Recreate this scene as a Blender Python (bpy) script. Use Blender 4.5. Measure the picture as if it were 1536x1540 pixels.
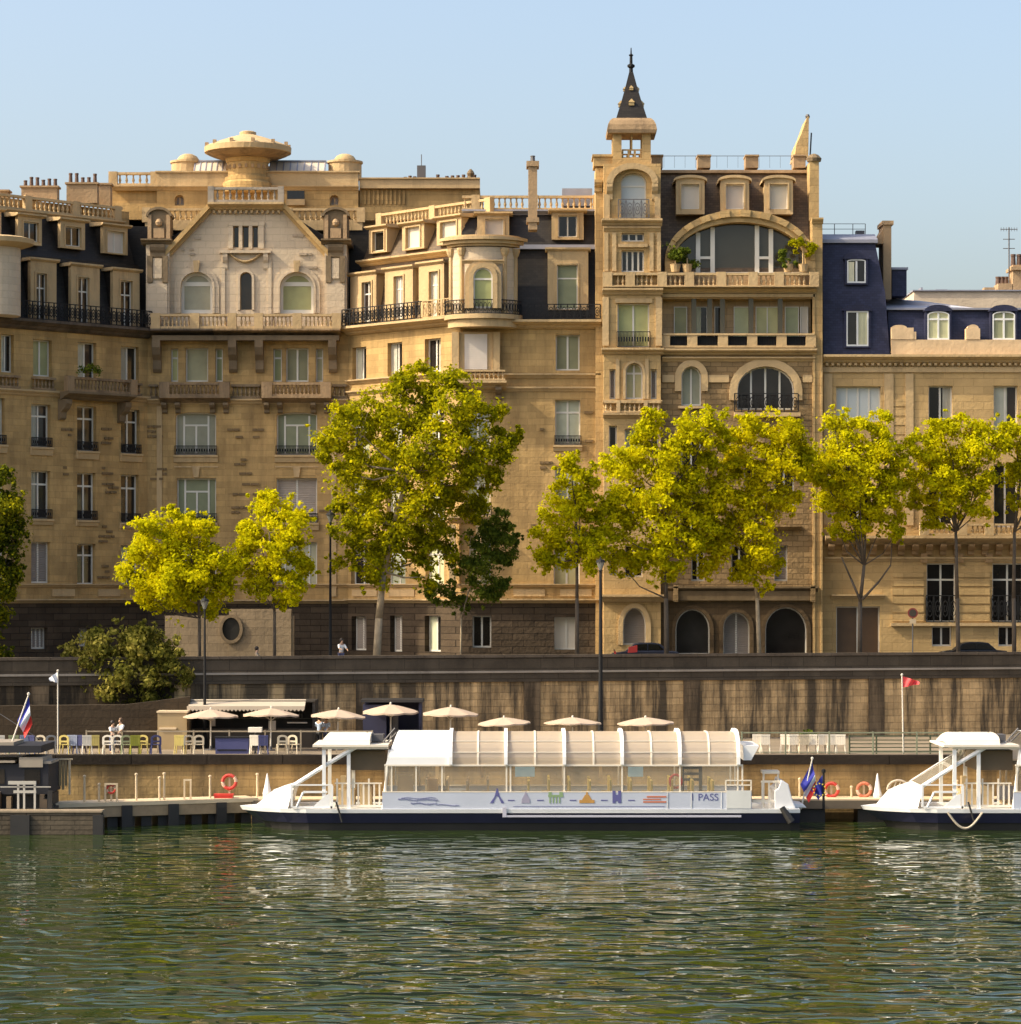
import bpy, bmesh, math, random
import numpy as np
from mathutils import Vector
random.seed(7)
PI = math.pi
SC = bpy.context.scene
COL = SC.collection
for o in list(bpy.data.objects):
    bpy.data.objects.remove(o, do_unlink=True)

# ------------------------------------------------------------------ camera, sky, sun, exposure
FPX, CX, HY, CAMZ = 4500.0, 768.0, 890.0, 12.0      # focal length / centre / horizon on the 1536 px wide photograph
cd = bpy.data.cameras.new('camera')
cam = bpy.data.objects.new('camera', cd)
COL.objects.link(cam)
cam.location = (0, 0, CAMZ)
cam.rotation_euler = (PI / 2, 0, 0)
cd.sensor_fit = 'HORIZONTAL'
cd.sensor_width = 36
cd.lens = FPX / 1536 * 36
cd.shift_y = (HY - 770) / 1536
cd.clip_start = 1
cd.clip_end = 6000
SC.camera = cam

SUN_EL, SUN_AZ = math.radians(40), math.radians(-104)    # azimuth clockwise from +Y (the view direction)
world = bpy.data.worlds.new('World')
SC.world = world
world.use_nodes = True
nt = world.node_tree
bg = nt.nodes['Background']
sky = nt.nodes.new('ShaderNodeTexSky')
sky.sky_type = 'NISHITA'
sky.sun_disc = False
sky.sun_elevation = SUN_EL
sky.sun_rotation = SUN_AZ
sky.air_density = 1.0
sky.dust_density = 5.0
sky.ozone_density = 0.5
nt.links.new(sky.outputs[0], bg.inputs[0])
bg.inputs[1].default_value = 0.15
sl = bpy.data.lights.new('sun', 'SUN')
sl.energy = 2.75
sl.angle = math.radians(0.55)
sl.color = (1.0, 0.88, 0.66)
sun = bpy.data.objects.new('sun', sl)
COL.objects.link(sun)
sd = Vector((math.sin(SUN_AZ) * math.cos(SUN_EL), math.cos(SUN_AZ) * math.cos(SUN_EL), math.sin(SUN_EL)))
sun.rotation_euler = (-sd).to_track_quat('-Z', 'Y').to_euler()
vs = SC.view_settings
SC.display_settings.display_device = 'sRGB'
vs.view_transform = 'Standard'
vs.look = 'None'
vs.gamma = 1
vs.use_curve_mapping = False
vs.exposure = 0.93

# ------------------------------------------------------------------ frames and mesh builder
def PX(px, py, Y):
    return Vector(((px - CX) * Y / FPX, Y, CAMZ - (py - HY) * Y / FPX))
def SZ(n, Y):
    return n * Y / FPX

class Frame:
    """local axes of a facade: u along it (left to right), d outwards, z up"""
    def __init__(s, a, b):
        s.o = Vector((a[0], a[1], 0))
        v = Vector((b[0] - a[0], b[1] - a[1], 0))
        s.L = v.length
        s.u = v.normalized()
        s.n = Vector((s.u.y, -s.u.x, 0))
    def w(s, u, d, z):
        p = s.o + s.u * u + s.n * d
        return (p.x, p.y, z)
    def uz(s, px, py, d=0.0):
        r = Vector(((px - CX) / FPX, 1, 0))
        t = (s.o + s.n * d).dot(s.n) / r.dot(s.n)
        p = r * t
        return (p - s.o).dot(s.u), CAMZ - (py - HY) / FPX * t
    def rect(s, x0, y0, x1, y1, d=0.0):
        u0 = s.uz(x0, y0, d)[0]
        u1 = s.uz(x1, y0, d)[0]
        xm = (x0 + x1) / 2
        return u0, s.uz(xm, y1, d)[1], u1, s.uz(xm, y0, d)[1]
    @staticmethod
    def px(x0, Y0, x1, Y1):
        return Frame(((x0 - CX) * Y0 / FPX, Y0), ((x1 - CX) * Y1 / FPX, Y1))

class MB:
    def __init__(s, F=None):
        s.v, s.f, s.mi, s.F, s.cm = [], [], [], F, 0
    def a(s, p):
        s.v.append(s.F.w(*p) if s.F else tuple(p))
        return len(s.v) - 1
    def poly(s, pts):
        s.f.append([s.a(p) for p in pts]); s.mi.append(s.cm)
    def face(s, ids):
        s.f.append(list(ids)); s.mi.append(s.cm)
    def box(s, u0, u1, d0, d1, z0, z1):
        i = [s.a(p) for p in ((u0, d0, z0), (u1, d0, z0), (u1, d1, z0), (u0, d1, z0), (u0, d0, z1), (u1, d0, z1), (u1, d1, z1), (u0, d1, z1))]
        for q in ((0, 3, 2, 1), (4, 5, 6, 7), (0, 1, 5, 4), (1, 2, 6, 5), (2, 3, 7, 6), (3, 0, 4, 7)):
            s.face([i[k] for k in q])
    def prism(s, pts, d0, d1):           # outline in (u, z), extruded along d
        a = [s.a((u, d0, z)) for u, z in pts]
        b = [s.a((u, d1, z)) for u, z in pts]
        s.face(a[::-1]); s.face(b)
        n = len(pts)
        for k in range(n):
            s.face((a[k], a[(k + 1) % n], b[(k + 1) % n], b[k]))
    def prof(s, pts, u0, u1):            # outline in (d, z), extruded along u
        a = [s.a((u0, d, z)) for d, z in pts]
        b = [s.a((u1, d, z)) for d, z in pts]
        s.face(a[::-1]); s.face(b)
        n = len(pts)
        for k in range(n):
            s.face((a[k], a[(k + 1) % n], b[(k + 1) % n], b[k]))
    def lathe(s, cu, cdd, pr, seg=16, a0=0, a1=2 * PI, sx=1.0):
        full = abs(a1 - a0 - 2 * PI) < 1e-6
        n = seg if full else seg + 1
        rows = []
        for r, z in pr:
            rows.append([s.a((cu + sx * r * math.cos(a0 + (a1 - a0) * k / seg), cdd + r * math.sin(a0 + (a1 - a0) * k / seg), z)) for k in range(n)])
        for p, q in zip(rows, rows[1:]):
            for k in range(n if full else n - 1):
                s.face((p[k], p[(k + 1) % n], q[(k + 1) % n], q[k]))
        if pr[0][0] > 1e-4: s.face(rows[0][::-1])
        if pr[-1][0] > 1e-4: s.face(rows[-1])
    def tube(s, p, q, r0, r1=None, seg=8):
        if s.F: p, q = s.F.w(*p), s.F.w(*q)
        p, q = Vector(p), Vector(q)
        r1 = r0 if r1 is None else r1
        ax = (q - p)
        if ax.length < 1e-6: return
        ax.normalize()
        t = ax.orthogonal().normalized()
        b = ax.cross(t)
        F, s.F = s.F, None
        A = [s.a(p + (t * math.cos(2 * PI * k / seg) + b * math.sin(2 * PI * k / seg)) * r0) for k in range(seg)]
        B = [s.a(q + (t * math.cos(2 * PI * k / seg) + b * math.sin(2 * PI * k / seg)) * r1) for k in range(seg)]
        s.F = F
        for k in range(seg):
            s.face((A[k], A[(k + 1) % seg], B[(k + 1) % seg], B[k]))
        s.face(A[::-1]); s.face(B)
    def path(s, pts, r, seg=6):
        for i in range(len(pts) - 1):
            s.tube(pts[i], pts[i + 1], r, r, seg)
    def pieces(s):
        """face lists of the far-apart clumps in this mesh"""
        n = len(s.v); root = list(range(n))
        def find(i):
            while root[i] != i: root[i] = root[root[i]]; i = root[i]
            return i
        for f in s.f:
            a = find(f[0])
            for q in f[1:]: root[find(q)] = a
        V = np.array([tuple(v) for v in s.v]); ids, isl = np.unique([find(i) for i in range(n)], return_inverse=True); k = len(ids)
        if k < 2 or k > 700: return None
        lo = np.full((k, 3), np.inf); hi = np.full((k, 3), -np.inf)
        np.minimum.at(lo, isl, V); np.maximum.at(hi, isl, V)
        size = (hi - lo).max(axis=1)
        gap = np.maximum(0, np.maximum(lo[:, None] - hi[None], lo[None] - hi[:, None]))
        near = np.sqrt((gap ** 2).sum(axis=2)) <= np.maximum(.02, .5 * np.maximum(size[:, None], size[None]))
        lab = -np.ones(k, int); c = 0
        for i in range(k):
            if lab[i] >= 0: continue
            st = [i]; lab[i] = c
            while st:
                for j in np.nonzero(near[st.pop()] & (lab < 0))[0]: lab[j] = c; st.append(j)
            c += 1
        if c < 2 or c > 40: return None
        out = [[] for _ in range(c)]
        for q, f in enumerate(s.f): out[lab[isl[f[0]]]].append(q)
        return out
    def build(s, name, mats, parent=None, smooth=False, recalc=True, bevel=0, split=True):
        if split and parent and len(s.f) > 1:
            P = s.pieces()
            if P:
                first = None
                for fl in P:
                    m = MB(); m.v = s.v; m.f = [s.f[q] for q in fl]; m.mi = [s.mi[q] for q in fl]
                    used = sorted({i for f in m.f for i in f}); mp = {i: q for q, i in enumerate(used)}
                    m.v = [s.v[i] for i in used]; m.f = [[mp[i] for i in f] for f in m.f]
                    o = m.build(name, mats, parent, smooth, recalc, bevel, False); first = first or o
                return first
        me = bpy.data.meshes.new(name)
        org = ORG.get(parent, Vector((0, 0, 0))) if parent else Vector((0, 0, 0))
        me.from_pydata([Vector(v) - org for v in s.v], [], s.f)
        mats = mats if isinstance(mats, (list, tuple)) else [mats]
        for m in mats: me.materials.append(m)
        me.polygons.foreach_set('material_index', s.mi)
        if recalc:
            bm = bmesh.new(); bm.from_mesh(me)
            bmesh.ops.recalc_face_normals(bm, faces=bm.faces)
            bm.to_mesh(me); bm.free()
        if smooth:
            me.polygons.foreach_set('use_smooth', [True] * len(me.polygons))
        o = bpy.data.objects.new(name, me)
        COL.objects.link(o)
        if parent: o.parent = parent
        ORG[o] = org
        if bevel:
            b = o.modifiers.new('bevel', 'BEVEL'); b.width = bevel; b.segments = 2; b.limit_method = 'ANGLE'
        return o
ORG = {}

def thing(name, label, cat, loc=(0, 0, 0), group=None):
    o = bpy.data.objects.new(name, None)
    COL.objects.link(o)
    o.location = loc
    o.empty_display_size = 0.2
    ORG[o] = Vector(loc)
    o['label'] = label; o['category'] = cat
    if group: o['group'] = group
    return o
def tag(o, label, cat, group=None):
    o['label'] = label; o['category'] = cat
    if group: o['group'] = group
    return o
def struct(o):
    o['kind'] = 'structure'
    return o
def dup(root, loc, label, group=None, rz=None):
    r = root.copy(); COL.objects.link(r); r.location = loc
    if rz is not None: r.rotation_euler = (0, 0, rz)
    r['label'] = label
    if group: r['group'] = group
    for ch in list(root.children):
        c = ch.copy(); COL.objects.link(c); c.parent = r
        for g in ch.children:
            d = g.copy(); COL.objects.link(d); d.parent = c
    return r

# ------------------------------------------------------------------ materials
MATS = {}
def new_mat(name):
    m = bpy.data.materials.new(name); m.use_nodes = True
    MATS[name] = m
    return m, m.node_tree.nodes, m.node_tree.links, m.node_tree.nodes['Principled BSDF']
def plain(name, col, rough=0.6, metal=0.0, spec=0.5, var=0.12, scale=1.5, bump=0.0, bscale=20, each=0.0):
    m, N, L, B = new_mat(name)
    tc = N.new('ShaderNodeTexCoord')
    nz = N.new('ShaderNodeTexNoise'); nz.inputs['Scale'].default_value = scale; nz.inputs['Detail'].default_value = 6
    L.new(tc.outputs['Object'], nz.inputs['Vector'])
    mx = N.new('ShaderNodeMix'); mx.data_type = 'RGBA'
    mx.inputs[6].default_value = (*[c * (1 - var) for c in col], 1)
    mx.inputs[7].default_value = (*[min(1, c * (1 + var)) for c in col], 1)
    L.new(nz.outputs['Fac'], mx.inputs[0])
    out = mx.outputs[2]
    if each:            # every pane or blind its own shade
        oi = N.new('ShaderNodeObjectInfo'); hs = N.new('ShaderNodeHueSaturation')
        for sock, a, b, mul in (('Value', 1 - each, 1 + each, 1), ('Saturation', 1 - each, 1 + each * .6, 7.13), ('Hue', .5 - each * .09, .5 + each * .05, 13.7)):
            fr = N.new('ShaderNodeMath'); fr.operation = 'MULTIPLY'; fr.inputs[1].default_value = mul; L.new(oi.outputs['Random'], fr.inputs[0])
            ft = N.new('ShaderNodeMath'); ft.operation = 'FRACT'; L.new(fr.outputs[0], ft.inputs[0])
            mr = N.new('ShaderNodeMapRange'); mr.inputs[3].default_value = a; mr.inputs[4].default_value = b; L.new(ft.outputs[0], mr.inputs[0]); L.new(mr.outputs[0], hs.inputs[sock])
        L.new(out, hs.inputs['Color']); out = hs.outputs[0]
    L.new(out, B.inputs['Base Color'])
    B.inputs['Roughness'].default_value = rough
    B.inputs['Metallic'].default_value = metal
    B.inputs['Specular IOR Level'].default_value = spec
    if bump:
        n2 = N.new('ShaderNodeTexNoise'); n2.inputs['Scale'].default_value = bscale
        L.new(tc.outputs['Object'], n2.inputs['Vector'])
        bp = N.new('ShaderNodeBump'); bp.inputs['Strength'].default_value = bump; bp.inputs['Distance'].default_value = 0.05
        L.new(n2.outputs['Fac'], bp.inputs['Height']); L.new(bp.outputs[0], B.inputs['Normal'])
    return m
def stone(name, col, brick=(1.1, 0.42), joint=0.75, stain=0.35, scol=(0.12, 0.09, 0.06), var=0.2, blockvar=0.12, sscale=(0.9, 0.9, 0.10), lo=0.52, hi=0.72, bump=0.5):
    """masonry: block joints, block to block tone, rain streaks, grain"""
    m, N, L, B = new_mat(name)
    tc = N.new('ShaderNodeTexCoord')
    sep = N.new('ShaderNodeSeparateXYZ'); L.new(tc.outputs['Object'], sep.inputs[0])
    add = N.new('ShaderNodeMath'); add.operation = 'MULTIPLY_ADD'; add.inputs[1].default_value = 0.45
    L.new(sep.outputs['Y'], add.inputs[0]); L.new(sep.outputs['X'], add.inputs[2])
    cmb = N.new('ShaderNodeCombineXYZ')
    L.new(add.outputs[0], cmb.inputs['X']); L.new(sep.outputs['Z'], cmb.inputs['Y'])
    n1 = N.new('ShaderNodeTexNoise'); n1.inputs['Scale'].default_value = 0.45; n1.inputs['Detail'].default_value = 8; n1.inputs['Roughness'].default_value = 0.65
    L.new(tc.outputs['Object'], n1.inputs['Vector'])
    r1 = N.new('ShaderNodeMapRange'); r1.inputs[1].default_value = 0.3; r1.inputs[2].default_value = 0.7
    L.new(n1.outputs['Fac'], r1.inputs[0])
    mx = N.new('ShaderNodeMix'); mx.data_type = 'RGBA'
    mx.inputs[6].default_value = (*[c * (1 - var) for c in col], 1)
    mx.inputs[7].default_value = (*[min(1, c * (1 + var * .7)) for c in col], 1)
    L.new(r1.outputs[0], mx.inputs[0])
    out = mx.outputs[2]
    bump_h = None
    if brick:
        bk = N.new('ShaderNodeTexBrick')
        bk.inputs['Scale'].default_value = 1.0
        bk.inputs['Brick Width'].default_value = brick[0]; bk.inputs['Row Height'].default_value = brick[1]
        bk.inputs['Mortar Size'].default_value = 0.02; bk.inputs['Mortar Smooth'].default_value = 0.3
        bk.inputs['Color1'].default_value = (1 - blockvar,) * 3 + (1,)
        bk.inputs['Color2'].default_value = (1 + blockvar * .6,) * 3 + (1,)
        bk.inputs['Mortar'].default_value = (joint,) * 3 + (1,)
        L.new(cmb.outputs[0], bk.inputs['Vector'])
        ml = N.new('ShaderNodeMix'); ml.data_type = 'RGBA'; ml.blend_type = 'MULTIPLY'; ml.inputs[0].default_value = 1
        ml.clamp_result = False
        L.new(out, ml.inputs[6]); L.new(bk.outputs['Color'], ml.inputs[7])
        out = ml.outputs[2]
    if stain:
        mp = N.new('ShaderNodeMapping'); mp.inputs['Scale'].default_value = sscale
        L.new(tc.outputs['Object'], mp.inputs['Vector'])
        ns = N.new('ShaderNodeTexNoise'); ns.inputs['Scale'].default_value = 1.0; ns.inputs['Detail'].default_value = 7; ns.inputs['Roughness'].default_value = 0.7
        L.new(mp.outputs[0], ns.inputs['Vector'])
        rs = N.new('ShaderNodeMapRange'); rs.inputs[1].default_value = lo; rs.inputs[2].default_value = hi; rs.inputs[4].default_value = stain
        L.new(ns.outputs['Fac'], rs.inputs[0])
        m2 = N.new('ShaderNodeMix'); m2.data_type = 'RGBA'; m2.inputs[7].default_value = (*scol, 1)
        L.new(rs.outputs[0], m2.inputs[0]); L.new(out, m2.inputs[6])
        out = m2.outputs[2]
    L.new(out, B.inputs['Base Color'])
    B.inputs['Roughness'].default_value = 0.9
    B.inputs['Specular IOR Level'].default_value = 0.2
    n2 = N.new('ShaderNodeTexNoise'); n2.inputs['Scale'].default_value = 5; n2.inputs['Detail'].default_value = 8
    L.new(tc.outputs['Object'], n2.inputs['Vector'])
    bp = N.new('ShaderNodeBump'); bp.inputs['Strength'].default_value = bump; bp.inputs['Distance'].default_value = 0.06
    h = n2.outputs['Fac']
    if brick:
        sb = N.new('ShaderNodeMath'); sb.operation = 'SUBTRACT'
        L.new(h, sb.inputs[0]); L.new(bk.outputs['Fac'], sb.inputs[1]); h = sb.outputs[0]
    L.new(h, bp.inputs['Height']); L.new(bp.outputs[0], B.inputs['Normal'])
    return m
def tiles(name, col, w=0.3, h=0.16, rough=0.55, var=0.25):
    m, N, L, B = new_mat(name)
    tc = N.new('ShaderNodeTexCoord'); sep = N.new('ShaderNodeSeparateXYZ'); L.new(tc.outputs['Object'], sep.inputs[0])
    cmb = N.new('ShaderNodeCombineXYZ'); L.new(sep.outputs['X'], cmb.inputs['X']); L.new(sep.outputs['Z'], cmb.inputs['Y'])
    bk = N.new('ShaderNodeTexBrick'); bk.inputs['Scale'].default_value = 1
    bk.inputs['Brick Width'].default_value = w; bk.inputs['Row Height'].default_value = h; bk.inputs['Mortar Size'].default_value = 0.008
    bk.inputs['Color1'].default_value = (*[c * (1 - var) for c in col], 1)
    bk.inputs['Color2'].default_value = (*[c * (1 + var) for c in col], 1)
    bk.inputs['Mortar'].default_value = (*[c * .5 for c in col], 1)
    L.new(cmb.outputs[0], bk.inputs['Vector'])
    nz = N.new('ShaderNodeTexNoise'); nz.inputs['Scale'].default_value = 0.8; nz.inputs['Detail'].default_value = 6
    L.new(tc.outputs['Object'], nz.inputs['Vector'])
    rr = N.new('ShaderNodeMapRange'); rr.inputs[3].default_value = 0.7; rr.inputs[4].default_value = 1.35
    L.new(nz.outputs['Fac'], rr.inputs[0])
    ml = N.new('ShaderNodeMix'); ml.data_type = 'RGBA'; ml.blend_type = 'MULTIPLY'; ml.inputs[0].default_value = 1
    L.new(bk.outputs['Color'], ml.inputs[6]); L.new(rr.outputs[0], ml.inputs[7])
    L.new(ml.outputs[2], B.inputs['Base Color'])
    B.inputs['Roughness'].default_value = rough; B.inputs['Specular IOR Level'].default_value = 0.3
    return m
def leafmat(name, ca, cb, cc):
    m, N, L, B = new_mat(name)
    N.remove(B)
    g = N.new('ShaderNodeNewGeometry')
    tc = N.new('ShaderNodeTexCoord')
    rp = N.new('ShaderNodeValToRGB')
    rp.color_ramp.elements[0].color = (*ca, 1); rp.color_ramp.elements[1].color = (*cc, 1)
    e = rp.color_ramp.elements.new(0.5); e.color = (*cb, 1)
    nz = N.new('ShaderNodeTexNoise'); nz.inputs['Scale'].default_value = 0.6; nz.inputs['Detail'].default_value = 3
    L.new(tc.outputs['Object'], nz.inputs['Vector'])
    mm = N.new('ShaderNodeMath'); mm.operation = 'MULTIPLY_ADD'; mm.inputs[1].default_value = 0.55
    L.new(g.outputs['Random Per Island'], mm.inputs[0])
    m3 = N.new('ShaderNodeMath'); m3.operation = 'MULTIPLY_ADD'; m3.inputs[1].default_value = 1.2; m3.inputs[2].default_value = -0.38
    L.new(nz.outputs['Fac'], m3.inputs[0]); L.new(m3.outputs[0], mm.inputs[2])
    L.new(mm.outputs[0], rp.inputs[0])
    df = N.new('ShaderNodeBsdfDiffuse'); tr = N.new('ShaderNodeBsdfTranslucent')
    ms = N.new('ShaderNodeMixShader'); ms.inputs[0].default_value = 0.5
    L.new(rp.outputs[0], df.inputs[0]); L.new(rp.outputs[0], tr.inputs[0])
    L.new(df.outputs[0], ms.inputs[1]); L.new(tr.outputs[0], ms.inputs[2])
    L.new(ms.outputs[0], N['Material Output'].inputs[0])
    return m

STONE = stone('warm_limestone', (0.50, 0.325, 0.130), joint=.84, stain=0.7, scol=(0.18, 0.115, 0.05), blockvar=.16, lo=.43, hi=.72, sscale=(.8, .8, .14))
TRIM = stone('limestone_trim', (0.51, 0.36, 0.185), brick=None, stain=0.55, scol=(0.17, 0.115, 0.06), var=0.15)
PALE = stone('pale_gable_stone', (0.57, 0.455, 0.315), brick=(1.0, 0.45), stain=0.22, scol=(0.3, 0.22, 0.14), joint=0.86, blockvar=0.06, var=.1)
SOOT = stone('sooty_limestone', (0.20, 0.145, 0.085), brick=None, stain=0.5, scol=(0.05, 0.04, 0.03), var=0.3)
DARKSTONE = stone('dark_rusticated_stone', (0.075, 0.053, 0.033), brick=(1.4, 0.42), joint=0.35, stain=0.5, scol=(0.03, 0.024, 0.018), var=0.3, blockvar=.3, bump=.9)
ROUGH = stone('rough_brown_stone', (0.30, 0.20, 0.095), brick=(0.7, 0.35), joint=0.6, stain=0.35, scol=(0.12, 0.08, 0.04), blockvar=0.25, bump=0.9)
STONE_R = stone('honey_limestone', (0.49, 0.33, 0.145), brick=(1.3, 0.5), joint=0.8, stain=0.4, scol=(0.25, 0.16, 0.07))
QUAY = stone('quay_masonry', (0.60, 0.40, 0.19), brick=(0.95, 0.40), joint=0.76, stain=0.92, scol=(0.055, 0.043, 0.030), blockvar=0.22, var=.42, sscale=(0.8, 0.8, 0.06), lo=0.44, hi=0.58, bump=.8)
QUAYLOW = stone('river_wall_masonry', (0.36, 0.24, 0.10), brick=(1.2, 0.42), joint=0.7, stain=0.8, scol=(0.075, 0.055, 0.032), sscale=(0.45, 0.45, 0.08), lo=.42, hi=.64)
COPING = stone('weathered_coping', (0.085, 0.066, 0.045), brick=(2.2, 0.6), joint=0.55, stain=0.5, scol=(0.035, 0.028, 0.02), var=.35)
LEDGE = stone('pale_ledge_stone', (0.33, 0.28, 0.22), brick=None, stain=.5, scol=(0.1, 0.08, 0.06))
GREYTRIM = stone('sooty_and_shade_trim_stone', (0.33, 0.225, 0.125), brick=None, stain=0.7, scol=(0.075, 0.055, 0.038), var=0.3, lo=.45, hi=.65)
SLATEB = tiles('brown_slate', (0.11, 0.072, 0.038))
SLATE = tiles('black_slate', (0.021, 0.017, 0.013))
NAVY = tiles('navy_slate', (0.026, 0.028, 0.058), var=.18)
ZINC = plain('zinc_roof', (0.29, 0.29, 0.33), rough=0.55, metal=0.3, var=.2)
IRON = plain('black_iron', (0.011, 0.011, 0.011), rough=0.75, spec=.3)
IRONG = plain('grey_iron', (0.10, 0.095, 0.095), rough=0.5)
WFRAME = plain('cream_window_paint', (0.66, 0.62, 0.52), rough=0.5, var=.06)
GLASSD = plain('dark_window_glass', (0.022, 0.019, 0.015), rough=0.06, var=.7, scale=.8, each=.6)
GLASSG = plain('green_blind', (0.36, 0.365, 0.19), rough=0.5, spec=.3, var=.3, scale=1.2, each=.4)
GLASSC = plain('cream_blind', (0.56, 0.49, 0.37), rough=0.5, var=.1, each=.18)
SHUTG = plain('grey_shutter', (0.30, 0.255, 0.21), rough=0.6, var=.15)
SHUTP = plain('pink_grey_shutter', (0.45, 0.37, 0.29), rough=0.6, var=.15)
CURT = plain('pale_curtain', (0.46, 0.45, 0.31), rough=0.6, var=.2, each=.3)
GLASSB = plain('pale_blue_blind', (0.52, 0.55, 0.52), rough=0.25, var=.08)
WOOD = plain('brown_door_wood', (0.10, 0.055, 0.022), rough=0.5, var=.3)
POT = plain('terracotta_pot', (0.11, 0.065, 0.045), rough=0.8)
BRICKC = stone('chimney_render', (0.40, 0.27, 0.15), brick=None, stain=.4, scol=(.12, .08, .05))
PANE = {'d': GLASSD, 'g': GLASSG, 'c': GLASSC, 's': SHUTG, 'p': SHUTP, 'b': GLASSB, 'm': GLASSD, 'w': WOOD}
# ------------------------------------------------------------------ building kit
STREET = 7.4
def arc(u0, u1, zs, rise, n=12):
    uc, hw = (u0 + u1) / 2, (u1 - u0) / 2
    return [(uc - hw * math.cos(PI * k / n), zs + rise * math.sin(PI * k / n)) for k in range(n + 1)]
def wall_cells(mb, F, u0, u1, z0, z1, ops, d=0.0, rev=0.5):
    us = sorted(set([u0, u1] + [o[0] for o in ops] + [o[2] for o in ops]))
    zs = sorted(set([z0, z1] + [o[1] for o in ops] + [o[3] for o in ops]))
    us = [u for u in us if u0 - 1e-6 <= u <= u1 + 1e-6]
    zs = [z for z in zs if z0 - 1e-6 <= z <= z1 + 1e-6]
    for a, b in zip(us, us[1:]):
        run = None
        for c, e in zip(zs, zs[1:]):
            um, zm = (a + b) / 2, (c + e) / 2
            hole = any(o[0] < um < o[2] and o[1] < zm < o[3] for o in ops)
            if hole:
                if run: mb.poly([(a, d, run[0]), (b, d, run[0]), (b, d, run[1]), (a, d, run[1])]); run = None
            else:
                run = (run[0], e) if run else (c, e)
        if run: mb.poly([(a, d, run[0]), (b, d, run[0]), (b, d, run[1]), (a, d, run[1])])
    for o in ops:
        a, c, b, e = o[:4]; rise = o[4] if len(o) > 4 else 0
        zs_ = e - rise
        mb.poly([(a, d, c), (a, d, zs_), (a, d - rev, zs_), (a, d - rev, c)])
        mb.poly([(b, d, c), (b, d, zs_), (b, d - rev, zs_), (b, d - rev, c)])
        mb.poly([(a, d, c), (b, d, c), (b, d - rev, c), (a, d - rev, c)])
        if rise:
            pts = arc(a, b, zs_, rise)
            for p, q in zip(pts, pts[1:]):
                mb.poly([(p[0], d, p[1]), (q[0], d, q[1]), (q[0], d - rev, q[1]), (p[0], d - rev, p[1])])
                mb.poly([(p[0], d, p[1]), (q[0], d, q[1]), (q[0], d, e), (p[0], d, e)])
        else:
            mb.poly([(a, d, e), (b, d, e), (b, d - rev, e), (a, d - rev, e)])
def shell(mb, u0, u1, z0, z1, depth, d=0.0):
    """side, back and top faces behind a facade plane"""
    mb.poly([(u0, d, z0), (u0, d, z1), (u0, d - depth, z1), (u0, d - depth, z0)])
    mb.poly([(u1, d, z0), (u1, d, z1), (u1, d - depth, z1), (u1, d - depth, z0)])
    mb.poly([(u0, d - depth, z0), (u0, d - depth, z1), (u1, d - depth, z1), (u1, d - depth, z0)])
    mb.poly([(u0, d, z1), (u1, d, z1), (u1, d - depth, z1), (u0, d - depth, z1)])
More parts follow.
